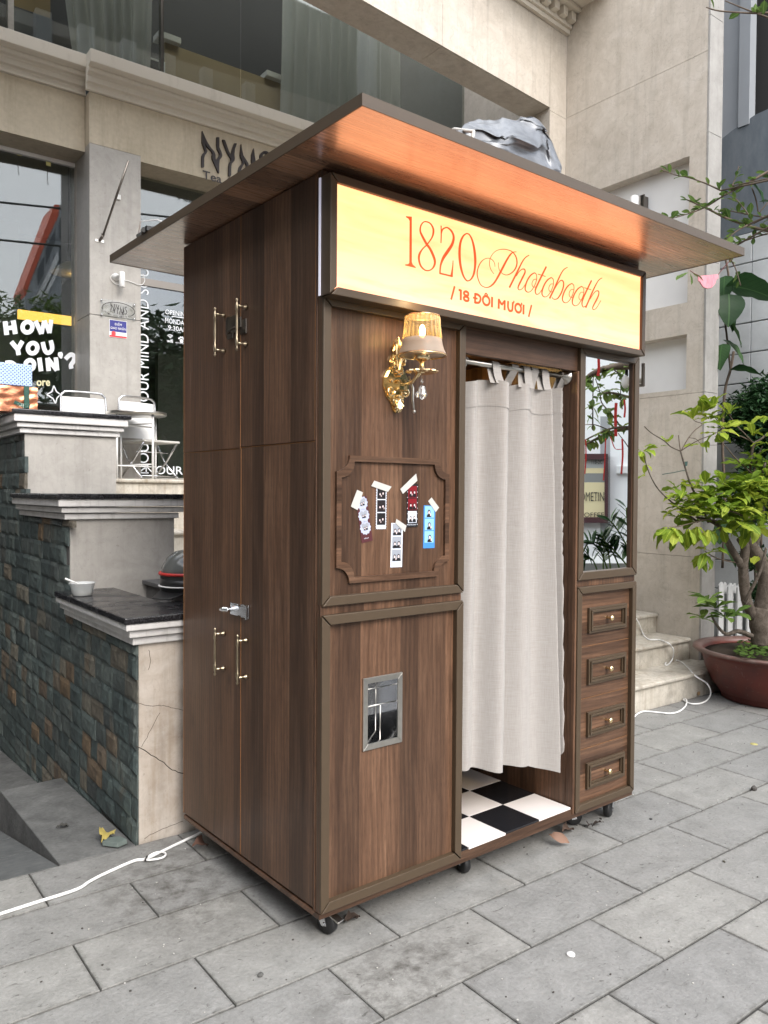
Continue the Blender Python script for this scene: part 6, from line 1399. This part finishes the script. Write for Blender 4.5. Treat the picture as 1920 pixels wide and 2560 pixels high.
# ================================================================== NEIGHBOUR'S WALL AND PLANTING
nb = empty('neighbour_wall', (0, 0, 0), 0, 'white painted block wall with dark blue grey upper storey at the far right', 'wall')
UW = 5.6
MB().box(UW + .03, UW + .4, -1.15, 7.0, -.1, 4.62).build('wall_core', plain('joint_shadow', (.08, .085, .088), .9), nb)
bm_ = MB().box(-.012, .03, -.5, .5, -.5, .5)
zj = [3.755 - .262 * k for k in range(15)]
for k in range(14):
    for j in range(-2, 4):
        v0 = .455 + .62 * j
        if v0 > 2.4: continue
        MB().box(UW - .002, UW + .03, v0 + .003, v0 + .617, max(0, zj[k + 1] + .005), zj[k] - .005).build('block', M['block'], nb, bevel=.004) if zj[k] > .05 else None
MB().prism([(UW + .001, -1.15, 3.757), (UW + .001, 6, 3.757), (UW + .001, 6, 4.62), (UW + .001, .76, 4.66), (UW + .001, .66, 4.70), (UW + .001, .45, 4.76), (UW + .001, -1.15, 4.86)], (.05, 0, 0)).build('dark_render', M['bluegrey'], nb)
MB().box(UW + .02, UW + .09, .50, 2.2, 4.66, 9).box(UW - .01, UW + .019, .50, .60, 4.70, 9).build('pale_column', M['paleblue'], nb)
MB().box(UW + .36, UW + .40, -1.15, 2.2, 4.73, 9).box(UW + .10, UW + .35, -1.15, 2.2, 8.9, 9).build('dark_recess', M['darkroom'], nb)
def thing_leaf(name, root, base, pos, d, L, meshes, roll=None): return put_leaf(pos, d, L, meshes, root, base, name, roll)
vine = empty('climbing_plant', (5.4, .5, 0), 0, 'climbing plant with large dark heart leaves against the white block wall', 'plant'); VB0 = Vector((5.4, .5, 0))
D7 = lambda x, y, t_: AD(1560 + x / 4.253, 380 + y / 4.253, t_)
def vs(pts, r): 
    P_ = smooth([tuple(p) for p in pts], 4); MB().tube([tuple(Vector(p) - VB0) for p in P_], r, 6).build('stem', M['twig'], vine, True)
vs([AD(1806, 1420, 6.35), AD(1812, 1250, 6.4), AD(1806, 1100, 6.4), AD(1812, 980, 6.4), AD(1826, 925, 6.4), AD(1834, 880, 6.45)], .012)
vs([AD(1826, 925, 6.4), AD(1818, 850, 6.4), AD(1812, 780, 6.35), AD(1822, 700, 6.3), AD(1812, 640, 6.3)], .009)
vs([AD(1852, 718, 6.3), AD(1845, 690, 6.35), AD(1833, 655, 6.4)], .004); vs([AD(1896, 535, 6.4), AD(1890, 500, 6.4), AD(1880, 470, 6.4)], .006); vs([AD(1896, 535, 6.4), AD(1912, 515, 6.4), AD(1925, 500, 6.4)], .005)
VLM = [leaf_mesh('leaf', M['leaf_dark'], 1, .72, .22, .30, s, 8, .02, .36) for s in (31, 32, 33)]
for (x, y, t_, dx, dz, L) in ((1815, 715, 6.25, .95, -.25, .42), (1822, 735, 6.2, -.1, -.9, .27), (1812, 800, 6.3, .5, -.75, .26), (1812, 690, 6.3, -.2, -.9, .24), (1808, 850, 6.3, .65, -.7, .25), (1825, 925, 6.35, .95, -.08, .24), (1806, 860, 6.2, -.3, -.9, .22), (1878, 458, 6.35, .55, -.85, .20), (1898, 505, 6.3, .95, -.1, .16), (1803, 1300, 6.2, -.2, -.6, .2), (1810, 1360, 6.2, .3, -.6, .2), (1806, 760, 6.3, .3, -.8, .25)):
    d = CR * dx + Vector((0, 0, dz)) - CF * .35; thing_leaf('leaf', vine, VB0, AD(x, y, t_), d, L, VLM, rr.uniform(-.3, .3))
def bush(name, label, blobs, n, s, mat, seed, cat='shrub', stems=()):
    r = random.Random(seed); c0 = Vector(blobs[0][0]); root = empty(name, (c0.x, c0.y, 0), 0, label, cat); b0 = Vector((c0.x, c0.y, 0)); m = MB()
    tot = sum(b[1] ** 2 for b in blobs)
    for c, R0 in blobs:
        for i in range(int(n * R0 ** 2 / tot)):
            d = Vector((r.gauss(0, 1), r.gauss(0, 1), r.gauss(0, 1))).normalized(); k = r.random() ** .45 * (1 + .35 * mnoise.noise(d * 3 + Vector(c)))
            p = Vector(c) - b0 + d * R0 * k; t1 = Vector((r.uniform(-1, 1), r.uniform(-1, 1), r.uniform(-.7, .4))).normalized(); t2 = t1.cross(Vector((r.uniform(-.3, .3), r.uniform(-.3, .3), 1))).normalized(); L = s * r.uniform(.6, 1.2)
            up = t1.cross(t2) * L * .12
            m.poly([p, p + t1 * L * .45 + t2 * L * .22 + up, p + t1 * L]); m.poly([p, p + t1 * L, p + t1 * L * .45 - t2 * L * .22 + up])
    m.build('foliage', mat, root)
    for pts in stems: MB().tube([tuple(Vector(p) - b0) for p in pts], .012, 6).build('stem', M['twig'], root, True)
    return root
A6 = lambda x, y, t_=6.5: AD(x, y, t_)
bush('shrub', 'dense dark green clipped shrub in front of the white block wall', [(A6(1880, 1040), .24), (A6(1925, 1010), .26), (A6(1905, 1080), .22), (A6(1850, 1060), .15), (A6(1945, 1070), .25)], 9000, .062, M['leaf_dark'], 4, stems=[[A6(1905, 1500, 6.5), A6(1900, 1200, 6.5), A6(1900, 1080, 6.5)]])
bush('shrub', 'smaller loose dark shrub below the clipped one, behind the potted tree', [(A6(1890, 1200, 6.45), .17), (A6(1870, 1235, 6.45), .13), (A6(1910, 1180, 6.45), .15), (A6(1900, 1270, 6.45), .12)], 3200, .06, M['leaf_dark'], 6, stems=[[A6(1890, 1500, 6.45), A6(1885, 1300, 6.45), A6(1888, 1220, 6.45)]])
bush('shrub', 'low dark seedling growth beside the picket fence', [(A6(1880, 1395, 6.1), .10), (A6(1885, 1480, 6.1), .08), (A6(1870, 1300, 6.3), .08)], 900, .06, M['leaf_dark'], 8)
pf = empty('picket_fence', (0, 0, 0), 0, 'short white picket fence behind the pilaster and potted tree', 'fence')
for i, (x, w, yt, dv) in enumerate(((1805, 13, 1455, 0), (1814, 9, 1455, .06), (1828, 13, 1458, 0), (1838, 9, 1458, .06), (1851, 13, 1460, 0), (1862, 9, 1461, .06), (1877, 13, 1463, 0), (1900, 13, 1467, 0), (1925, 13, 1471, 0))):
    v = .42 - .0017 * (x - 1805) + dv; a, b = AV(x - w / 2, yt, v), AV(x + w / 2, yt, v); zt_ = a.z; mid = (a.x + b.x) / 2
    MB().prism([(a.x, v, .05), (b.x, v, .05), (b.x, v, zt_ - .03), (mid, v, zt_), (a.x, v, zt_ - .03)], (0, .014, 0)).build('picket', M['shadepaint'], pf)
a, b = AV(1798, 1490, .47), AV(1935, 1490, .245)
for z in (a.z, .25): MB().prism([(a.x, a.y, z - .03), (b.x, b.y, z - .03), (b.x, b.y, z + .02), (a.x, a.y, z + .02)], (0, .02, 0)).build('rail', M['shadepaint'], pf)

# overhanging branch of a street tree, upper right
ob = empty('overhanging_tree', (6.2, -1.6, 0), 0, 'leafy overhanging branches of a slim tree reaching in from the upper right', 'tree'); OB0 = Vector((6.2, -1.6, 0))
LB = [leaf_mesh('leaf', leafmat('branch_leaf', (.055, .11, .028), (.10, .175, .045), (.18, .26, .07), .35), 1, W, .25, cu, s, 5, .02, .55) for s, (W, cu) in enumerate(((.5, .1), (.55, .25), (.42, .05)))]
E14 = lambda x, y, t_=5.25: AD(1400 + x / 2.765, y / 2.765, t_)
lines = [([D7(x, y, 5.25) for x, y in ((390, 185), (550, 245), (700, 275), (880, 340), (1030, 410))], .0025, .0055), ([D7(x, y, 5.25) for x, y in ((440, 725), (640, 670), (860, 590), (1050, 470), (1200, 390), (1350, 310), (1540, 205), (1800, 60))], .0025, .011),
         ([D7(x, y, 5.3) for x, y in ((650, 500), (720, 530), (900, 610), (1060, 690), (1300, 780), (1531, 840), (1800, 900))], .003, .012), ([D7(x, y, 5.2) for x, y in ((1030, 960), (1100, 920), (1200, 840), (1310, 780))], .003, .006), ([D7(x, y, 5.35) for x, y in ((1130, 990), (1300, 940), (1531, 870), (1800, 860))], .003, .007),
         ([D7(x, y, 5.3) for x, y in ((1040, 610), (1250, 650), (1531, 700), (1800, 720))], .003, .006), ([D7(x, y, 5.2) for x, y in ((1220, 150), (1190, 260), (1150, 360))], .003, .004), ([D7(x, y, 5.3) for x, y in ((1240, 1420), (1190, 1250), (1140, 1130), (1200, 990))], .003, .006), ([D7(x, y, 5.25) for x, y in ((1180, 490), (1290, 620), (1380, 760))], .004, .004),
         ([E14(x, y, 4.9) for x, y in ((1010, 50), (1100, 75), (1300, 90), (1438, 88), (1700, 60))], .003, .008), ([E14(x, y, 4.9) for x, y in ((1140, 5), (1300, 70), (1438, 120), (1700, 190))], .003, .007)]
hub = AD(2250, 420, 5.0)
dens = (.9, 1.5, 2.0, 1.8, 1.4, 1.0, .9, .6, 1.2, .55, .55)
nbl = 0
for (P_, r0, r1), dn_ in zip(lines, dens):
    S_ = [Vector(p) for p in smooth([tuple(p) for p in P_], 5)]; N = len(S_)
    MB().tube([tuple(p - OB0) for p in S_], [r0 + (r1 - r0) * i / (N - 1) for i in range(N)], 6).build('branch', M['twig'], ob, True)
    for i in range(1, N):
        seg = S_[i] - S_[i - 1]; k = seg.length * 34 * dn_
        if S_[i].x > 6: continue
        while k > 0:
            if rr.random() < k and nbl < 292:
                p = S_[i - 1] + seg * rr.random(); d = -seg.normalized() * .8 + Vector((rr.uniform(-1, 1), rr.uniform(-1, 1), rr.uniform(-.3, .9)))
                put_leaf(p, d, rr.uniform(.035, .085), LB, ob, OB0); nbl += 1
            k -= 1
MB().tube([(0, 0, 0), (.02, .03, 1.5), (-.05, .05, 3.0), tuple(hub - OB0), (-.3, .0, 5.2)], [.07, .06, .05, .035, .012], 10).build('trunk', M['bark'], ob, True)
for P_, r0, r1 in lines:
    e = Vector(P_[-1]); MB().tube([tuple(e - OB0), tuple((e + hub) / 2 - OB0 + Vector((0, 0, .05))), tuple(hub - OB0)], [r1, r1 * 1.3, r1 * 1.8], 6).build('branch', M['twig'], ob, True)
bt = empty('paper_bunting', (0, 0, 0), 0, 'pink half-round bunting hanging from the branch beside the pilaster', 'bunting')
q = [(790, 1318), (1003, 1300), (1005, 1345), (985, 1352), (970, 1400), (935, 1440), (890, 1450), (845, 1435), (812, 1385), (808, 1372), (792, 1372)]
t = NT('pink_film', .4); t.color(t.ramp(t.noise(t.pos((1, 1, .3)), 40, 3), (.3, lin(186, 96, 112)), (.7, lin(214, 140, 152)))); M['pink'] = t.mat
MB().prism([D7(x, y, 5.2) for x, y in q], CF * .012).build('flag', M['pink'], bt)
MB().tube([D7(793, 1320, 5.2), D7(700, 1260, 5.2)], .0025, 5).tube([D7(1003, 1302, 5.2), D7(1060, 1230, 5.2), D7(1130, 1150, 5.2)], .0025, 5).build('string', plain('dark_red_string', (.12, .02, .02), .7), bt)
for x, y, dx, dz in ((690, 1280, -.8, -.4), (700, 1285, .1, -.9), (730, 1290, .6, -.5), (660, 1300, -.7, -.3)):
    if nbl < 299: put_leaf(D7(x, y, 5.22), CR * dx + Vector((0, 0, dz)) - CF * .2, .085, LB, ob, OB0); nbl += 1

# ================================================================== WHAT THE MIRROR SEES: the white garden wall across the forecourt
def MR(x, y, t_): q = loc(AD(x, y, t_)); return wor((q.x, .016 - q.y, q.z))
MX = lambda x, y, t_: MR(1440 + x / 3.8125, 860 + y / 3.8125, t_)
GX = lambda x, y, t_: MX(x, y, (t_ + 3.0) * (1 - .42 * (x - 200) / 3.8125 / FPX))
mn = (MR(1500, 1200, 6.7) - MR(1500, 1200, 6.6)).normalized()          # away from the mirror
def slab(x0, y0, x1, y1, t_, th, name, mat, parent, bevel=0): return MB().prism([GX(x0, y0, t_), GX(x1, y0, t_), GX(x1, y1, t_), GX(x0, y1, t_)], mn * th).build(name, mat, parent, bevel=bevel)
gw = empty('garden_wall', (0, 0, 0), 0, 'white rendered garden wall reflected in the booth mirror', 'wall')
slab(-700, -1000, 1500, 2420, 6.6, .15, 'wall_face', M['bright'], gw); slab(232, 690, 325, 1900, 6.56, .039, 'grey_pilaster', plain('grey_band', (.36, .37, .38), .7), gw)
slab(385, 1165, 515, 1232, 6.5, .09, 'switch_box', M['whitepaint'], gw)
cs = empty('cafe_sign', (0, 0, 0), 0, 'maroon framed cream cafe sign on the white wall reflected in the mirror', 'sign')
M['maroon'] = plain('maroon_frame', (.065, .025, .028), .4); M['cream'] = plain('cream_panel', lin(226, 214, 170), .5); M['paledust'] = plain('pale_glass', (.42, .44, .42), .3)
slab(-200, 1046, 305, 1100, 6.45, .10, 'frame_bar', M['maroon'], cs); slab(-200, 1652, 305, 1705, 6.45, .10, 'frame_bar', M['maroon'], cs); slab(272, 1100.5, 305, 1651.5, 6.45, .10, 'frame_bar', M['maroon'], cs)
slab(-200, 1101, 271, 1182, 6.50, .05, 'glass_panel', M['paledust'], cs); slab(-200, 1183, 271, 1232, 6.50, .05, 'cream_panel', M['cream'], cs); slab(-200, 1233, 271, 1318, 6.50, .05, 'grey_panel', plain('grey_print_panel', (.25, .26, .25), .5), cs); slab(-200, 1319, 271, 1651, 6.50, .05, 'cream_panel', M['cream'], cs)
M['signtext'] = plain('sign_text', (.03, .028, .026), .6)
def mtext(body, x0, y0, x1, y1): a, b, c_ = GX(x0, y1, 6.485), GX(x1, y1, 6.485), GX(x0, y0, 6.485); text('words', body, M['signtext'], cs, a, b - a, c_ - a, .0)
mtext('118-2C', 150, 1106, 252, 1142); mtext('OMETIN', 40, 1412, 292 - 24, 1498); mtext('OFFEE', 78, 1606, 268, 1650)
rb = empty('blossom_tree', (0, 0, 0), 0, 'thin branches with green leaves and red ribbons reflected in the mirror', 'tree'); RB0 = Vector((0, 0, 0))
mlines = [([(60, 370), (150, 290), (260, 240), (400, 212), (560, 210)], .03), ([(240, 470), (340, 465), (440, 490), (560, 520)], .012), ([(70, 925), (220, 850), (360, 800), (560, 790)], .010), ([(90, 960), (260, 870), (400, 820), (560, 800)], .014), ([(165, 310), (160, 560), (160, 820)], .006), ([(185, 330), (225, 450), (245, 560), (330, 660), (420, 780)], .006), ([(430, 330), (425, 500), (440, 620)], .005), ([(365, 250), (470, 330), (560, 420)], .008), ([(70, 770), (180, 770), (290, 810)], .005), ([(400, 850), (470, 940), (560, 1080)], .005)]
LBD = [leaf_mesh('leaf', leafmat('mirror_leaf', (.07, .13, .03), (.13, .20, .05), (.2, .25, .06), .4), 1, W, .2, cu, s, 5, .02, .55) for s, (W, cu) in enumerate(((.45, .1), (.5, .3)))]
nm_ = 0
for pts, r0 in mlines:
    S_ = [Vector(p) for p in smooth([tuple(MX(x, y, 5.3 + .1 * math.sin(x * .03))) for x, y in pts], 4)]
    MB().tube([tuple(p) for p in S_], [r0 * (.5 + .5 * i / len(S_)) for i in range(len(S_))], 6).build('branch', M['twig'], rb, True)
    for i in range(1, len(S_)):
        seg = S_[i] - S_[i - 1]
        for _ in range(3):
            if rr.random() < seg.length * 13 and nm_ < 150:
                put_leaf(S_[i - 1] + seg * rr.random(), seg.normalized() * rr.choice((-1, 1)) * .5 + Vector((rr.uniform(-1, 1), rr.uniform(-1, 1), rr.uniform(-1, .4))), rr.uniform(.045, .095), LBD, rb, RB0); nm_ += 1
MB().tube([tuple(MX(620, 210, 5.3)), tuple(MX(760, 500, 5.3)), tuple(MX(780, 1500, 5.3)), tuple(MX(780, 2400, 5.3))], [.03, .05, .06, .08], 8).build('trunk', M['bark'], rb, True)
M['redrib'] = plain('red_ribbon', (.55, .03, .03), .5)
def ribbon_thing(pts, w, label):
    P_ = smooth([(x, y, w) for x, y in pts], 4); m = MB(); o = MX(pts[0][0], pts[0][1], 5.2)
    m.prism([MX(x - w, y, 5.2) for x, y, _ in P_] + [MX(x + w, y, 5.2) for x, y, _ in reversed(P_)], mn * .004); tag(m.build('red_ribbon', M['redrib']), label, 'ribbon', 'red ribbons tied on the reflected branches')
ribbon_thing([(215, 130), (218, 220), (210, 305)], 13, 'short red ribbon at the top left of the reflected branches')
ribbon_thing([(383, 560), (376, 700), (380, 880)], 14, 'broad long red ribbon in the middle of the reflected branches')
ribbon_thing([(460, 530), (468, 620), (460, 700)], 9, 'narrow red ribbon right of the broad one in the mirror')
ribbon_thing([(440, 905), (445, 1060), (432, 1240)], 9, 'red ribbon hanging lowest before the white switch box')
ribbon_thing([(283, 900), (275, 1100), (262, 1300)], 6, 'thin red ribbon hanging in front of the cafe sign edge')
ribbon_thing([(92, 910), (95, 1080), (85, 1240)], 6, 'thin red ribbon at the left edge of the mirror view')
ribbon_thing([(330, 880), (375, 1000), (460, 1000)], 5, 'red ribbon drooping sideways between two branches in the mirror')
lb_ = empty('hanging_bulb', (0, 0, 0), 0, 'plain white light bulb hanging among the reflected branches', 'bulb')
c_ = MX(470, 360, 5.25); MB().blob(c_, (.028, .028, .045), 10, 8).build('bulb', M['white'], lb_, True); c2 = MX(482, 300, 5.25); MB().tube([tuple(c_ + Vector((0, 0, .03))), tuple(c2), tuple(c2 + Vector((0, 0, .3)))], [.014, .012, .003], 8).build('holder', M['black'], lb_, True)
zz = empty('planter_shrubs', (0, 0, 0), 0, 'dark glossy leaved shrubs on a low ledge reflected in the mirror', 'plant')
ZB = [leaf_mesh('leaf', M['leaf_dark'], 1, .42, .2, .15, s, 5, .0, .5) for s in (51, 52)]; nz = 0
for pts in ([(300, 2150), (220, 1950), (120, 1900), (70, 1980)], [(330, 2150), (300, 1950), (250, 1830)], [(420, 2150), (330, 1960), (180, 1890)], [(200, 2150), (150, 2050), (80, 2060)], [(520, 2150), (420, 2030), (330, 1930)], [(500, 2120), (490, 1950), (400, 1780), (330, 1690)], [(560, 2000), (500, 1800), (480, 1560)], [(260, 2150), (260, 2050), (270, 1950)]):
    S_ = [Vector(p) for p in smooth([tuple(MX(x, y, 5.7)) for x, y in pts], 4)]; MB().tube([tuple(p) for p in S_], .006, 5).build('stem', M['leaf_mid'], zz, True)
    for i in range(3, len(S_)):
        for s in (-1, 1):
            d = (S_[i] - S_[i - 1]).normalized() + (MX(100, 0, 5.7) - MX(0, 0, 5.7)).normalized() * s * .9 + Vector((0, 0, rr.uniform(-.3, .3))); put_leaf(S_[i], d, rr.uniform(.07, .13), ZB, zz, RB0); nz += 1
MB().prism([MX(-300, 2090, 5.9), MX(900, 2090, 5.9), MX(900, 2500, 5.9), MX(-300, 2500, 5.9)], mn * .6).build('ledge', plain('grey_ledge', (.30, .31, .31), .7), zz)

# ================================================================== ACROSS THE STREET (seen only in the shop glass)
oh = empty('opposite_building', (0, 0, 0), 0, 'white building with slanting orange edge reflected in the left shop glass', 'building')
VO = -19.0
def RP(x, y, vp=VO): return RV(x / 3.456, 400 + y / 3.456, VG1, vp)
def rprism(pts, name, mat, vp=VO, th=1.5): return MB().prism([RP(x, y, vp) for x, y in pts], (0, -th, 0)).build(name, mat, oh)
rprism([(470, 385), (512, 385), (505, 480), (400, 700), (300, 950), (218, 1175), (200, 1110), (240, 1000), (375, 640)], 'orange_edge', plain('orange_paint', lin(214, 96, 66), .6))
rprism([(512, 385), (640, 385), (640, 1500), (218, 1500), (218, 1175), (300, 950), (400, 700), (505, 480)], 'facade', plain('grey_facade', (.36, .38, .40), .7), VO - .05)
rprism([(500, 790), (510, 860), (330, 1230), (280, 1260)], 'balcony_band', M['whitepaint'], VO + .1, .2); rprism([(505, 900), (510, 960), (400, 1180), (350, 1220)], 'balcony_band', M['whitepaint'], VO + .1, .2)
for q in ([(520, 500), (600, 500), (600, 690), (520, 690)], [(520, 740), (605, 740), (605, 900), (520, 900)], [(400, 760), (480, 590), (480, 700), (400, 900)], [(330, 940), (380, 830), (380, 980), (330, 1080)]): rprism(q, 'window', plain('dark_window', (.05, .06, .07), .15), VO + .04, .03)
lbd = empty('side_building', (0, 0, 0), 0, 'dark fronted building left of the driveway, outside the picture', 'building')  # added out of view to block sky and darken the booth's left side
MB().box(-8, -4.3, -8.5, .9, -.02, 5.4).build('wall', plain('dark_front', (.13, .125, .12), .7), lbd); MB().box(-8.1, -4.1, -8.6, .94, 5.41, 5.6).build('roof', M['rawstone'], lbd)
rw = empty('street_row', (0, 0, 0), 0, 'row of plain pale buildings across the street behind the viewer', 'building')
for i, (u, w, h, c) in enumerate(((-34, 13, 9, .30), (-20, 9, 12, .36), (13, 11, 8, .34), (25, 12, 11, .28))):
    MB().box(u, u + w, -32, -24, -.02, h).build('wall', plain('street_wall', (c, c * .98, c * .94), .8), rw)
    m = MB()
    for a in range(int(w / 2.2)):
        for b in range(int(h / 3)): m.box(u + .6 + a * 2.2, u + 1.9 + a * 2.2, -23.99, -23.95, 1.0 + b * 3, 2.6 + b * 3)
    m.build('windows', plain('street_glass', (.06, .07, .08), .1), rw)
for i, (x, y, R0) in enumerate(((60, 1180, 1.2), (420, 1260, 1.3), (580, 1160, 1.1), (250, 1330, 1.0))):
    c = RP(x, y + 150, -13.0) + Vector((0, 0, -.6)); bush('street_tree', ['round green street tree reflected at the left edge of the shop glass', 'broad street tree reflected under the orange edge', 'tall street tree reflected beside the pillar', 'low street tree reflected between the two crowns'][i], [(c, R0), (c + Vector((R0 * .7, .2, -R0 * .2)), R0 * .7), (c + Vector((-R0 * .7, 0, -R0 * .25)), R0 * .7)], 1800, .26, M['leaf_mid'], 40 + i, 'tree', [[(c.x, c.y, -.02), (c.x, c.y, c.z)]])
for i, (u, v, z, R0) in enumerate(((6.6, -9.5, 4.2, 2.0), (10.5, -12.0, 4.6, 2.6))):  # two trees added to darken what the glass door reflects
    bush('street_tree', ['leafy tree added to darken the reflection in the glass door', 'wide tree added behind the other one to darken the glass door'][i], [(Vector((u, v, z)), R0), (Vector((u + .8 * R0, v + .3, z - .4)), R0 * .7), (Vector((u - .8 * R0, v, z - .5)), R0 * .7), (Vector((u, v, z - 1.6)), R0 * .8), (Vector((u + 1.5, v, z - 2.4)), R0 * .7), (Vector((u - 1.5, v, z - 2.4)), R0 * .7)], 11000, .42, M['leaf_dark'], 60 + i, 'tree', [[(u, v, -.02), (u, v, z)]])
for i, y in enumerate((365, 690)):
    a, b = RP(-60, y - 6, -12.0), RP(660, y + 68, -12.0); e = (b - a); tag(MB().tube([a - e * 3, a, b, b + e * 3], .03, 5).build('power_line', M['black']), ['upper power line crossing the sky in the shop glass', 'lower power line crossing the sky in the shop glass'][i], 'power line')
print('slabs', ns, 'stones', nst, 'tree leaves', nl, 'branch leaves', nbl, 'mirror', nm_, nz)
for nm2, p in (('gw', MX(100, 1000, 6.6)), ('gwL', MX(-700, 0, 6.6)), ('gwR', MX(1500, 0, 6.6)), ('sign', MX(100, 1200, 6.45)), ('slot', Vector((0, zb_, zt_)))):
    dd = p - CAM; print(nm2, tuple(round(c, 2) for c in p), 'px', round(960 + FPX * dd.dot(CR) / dd.dot(CF)) if dd.dot(CF) > 0 else 'behind')
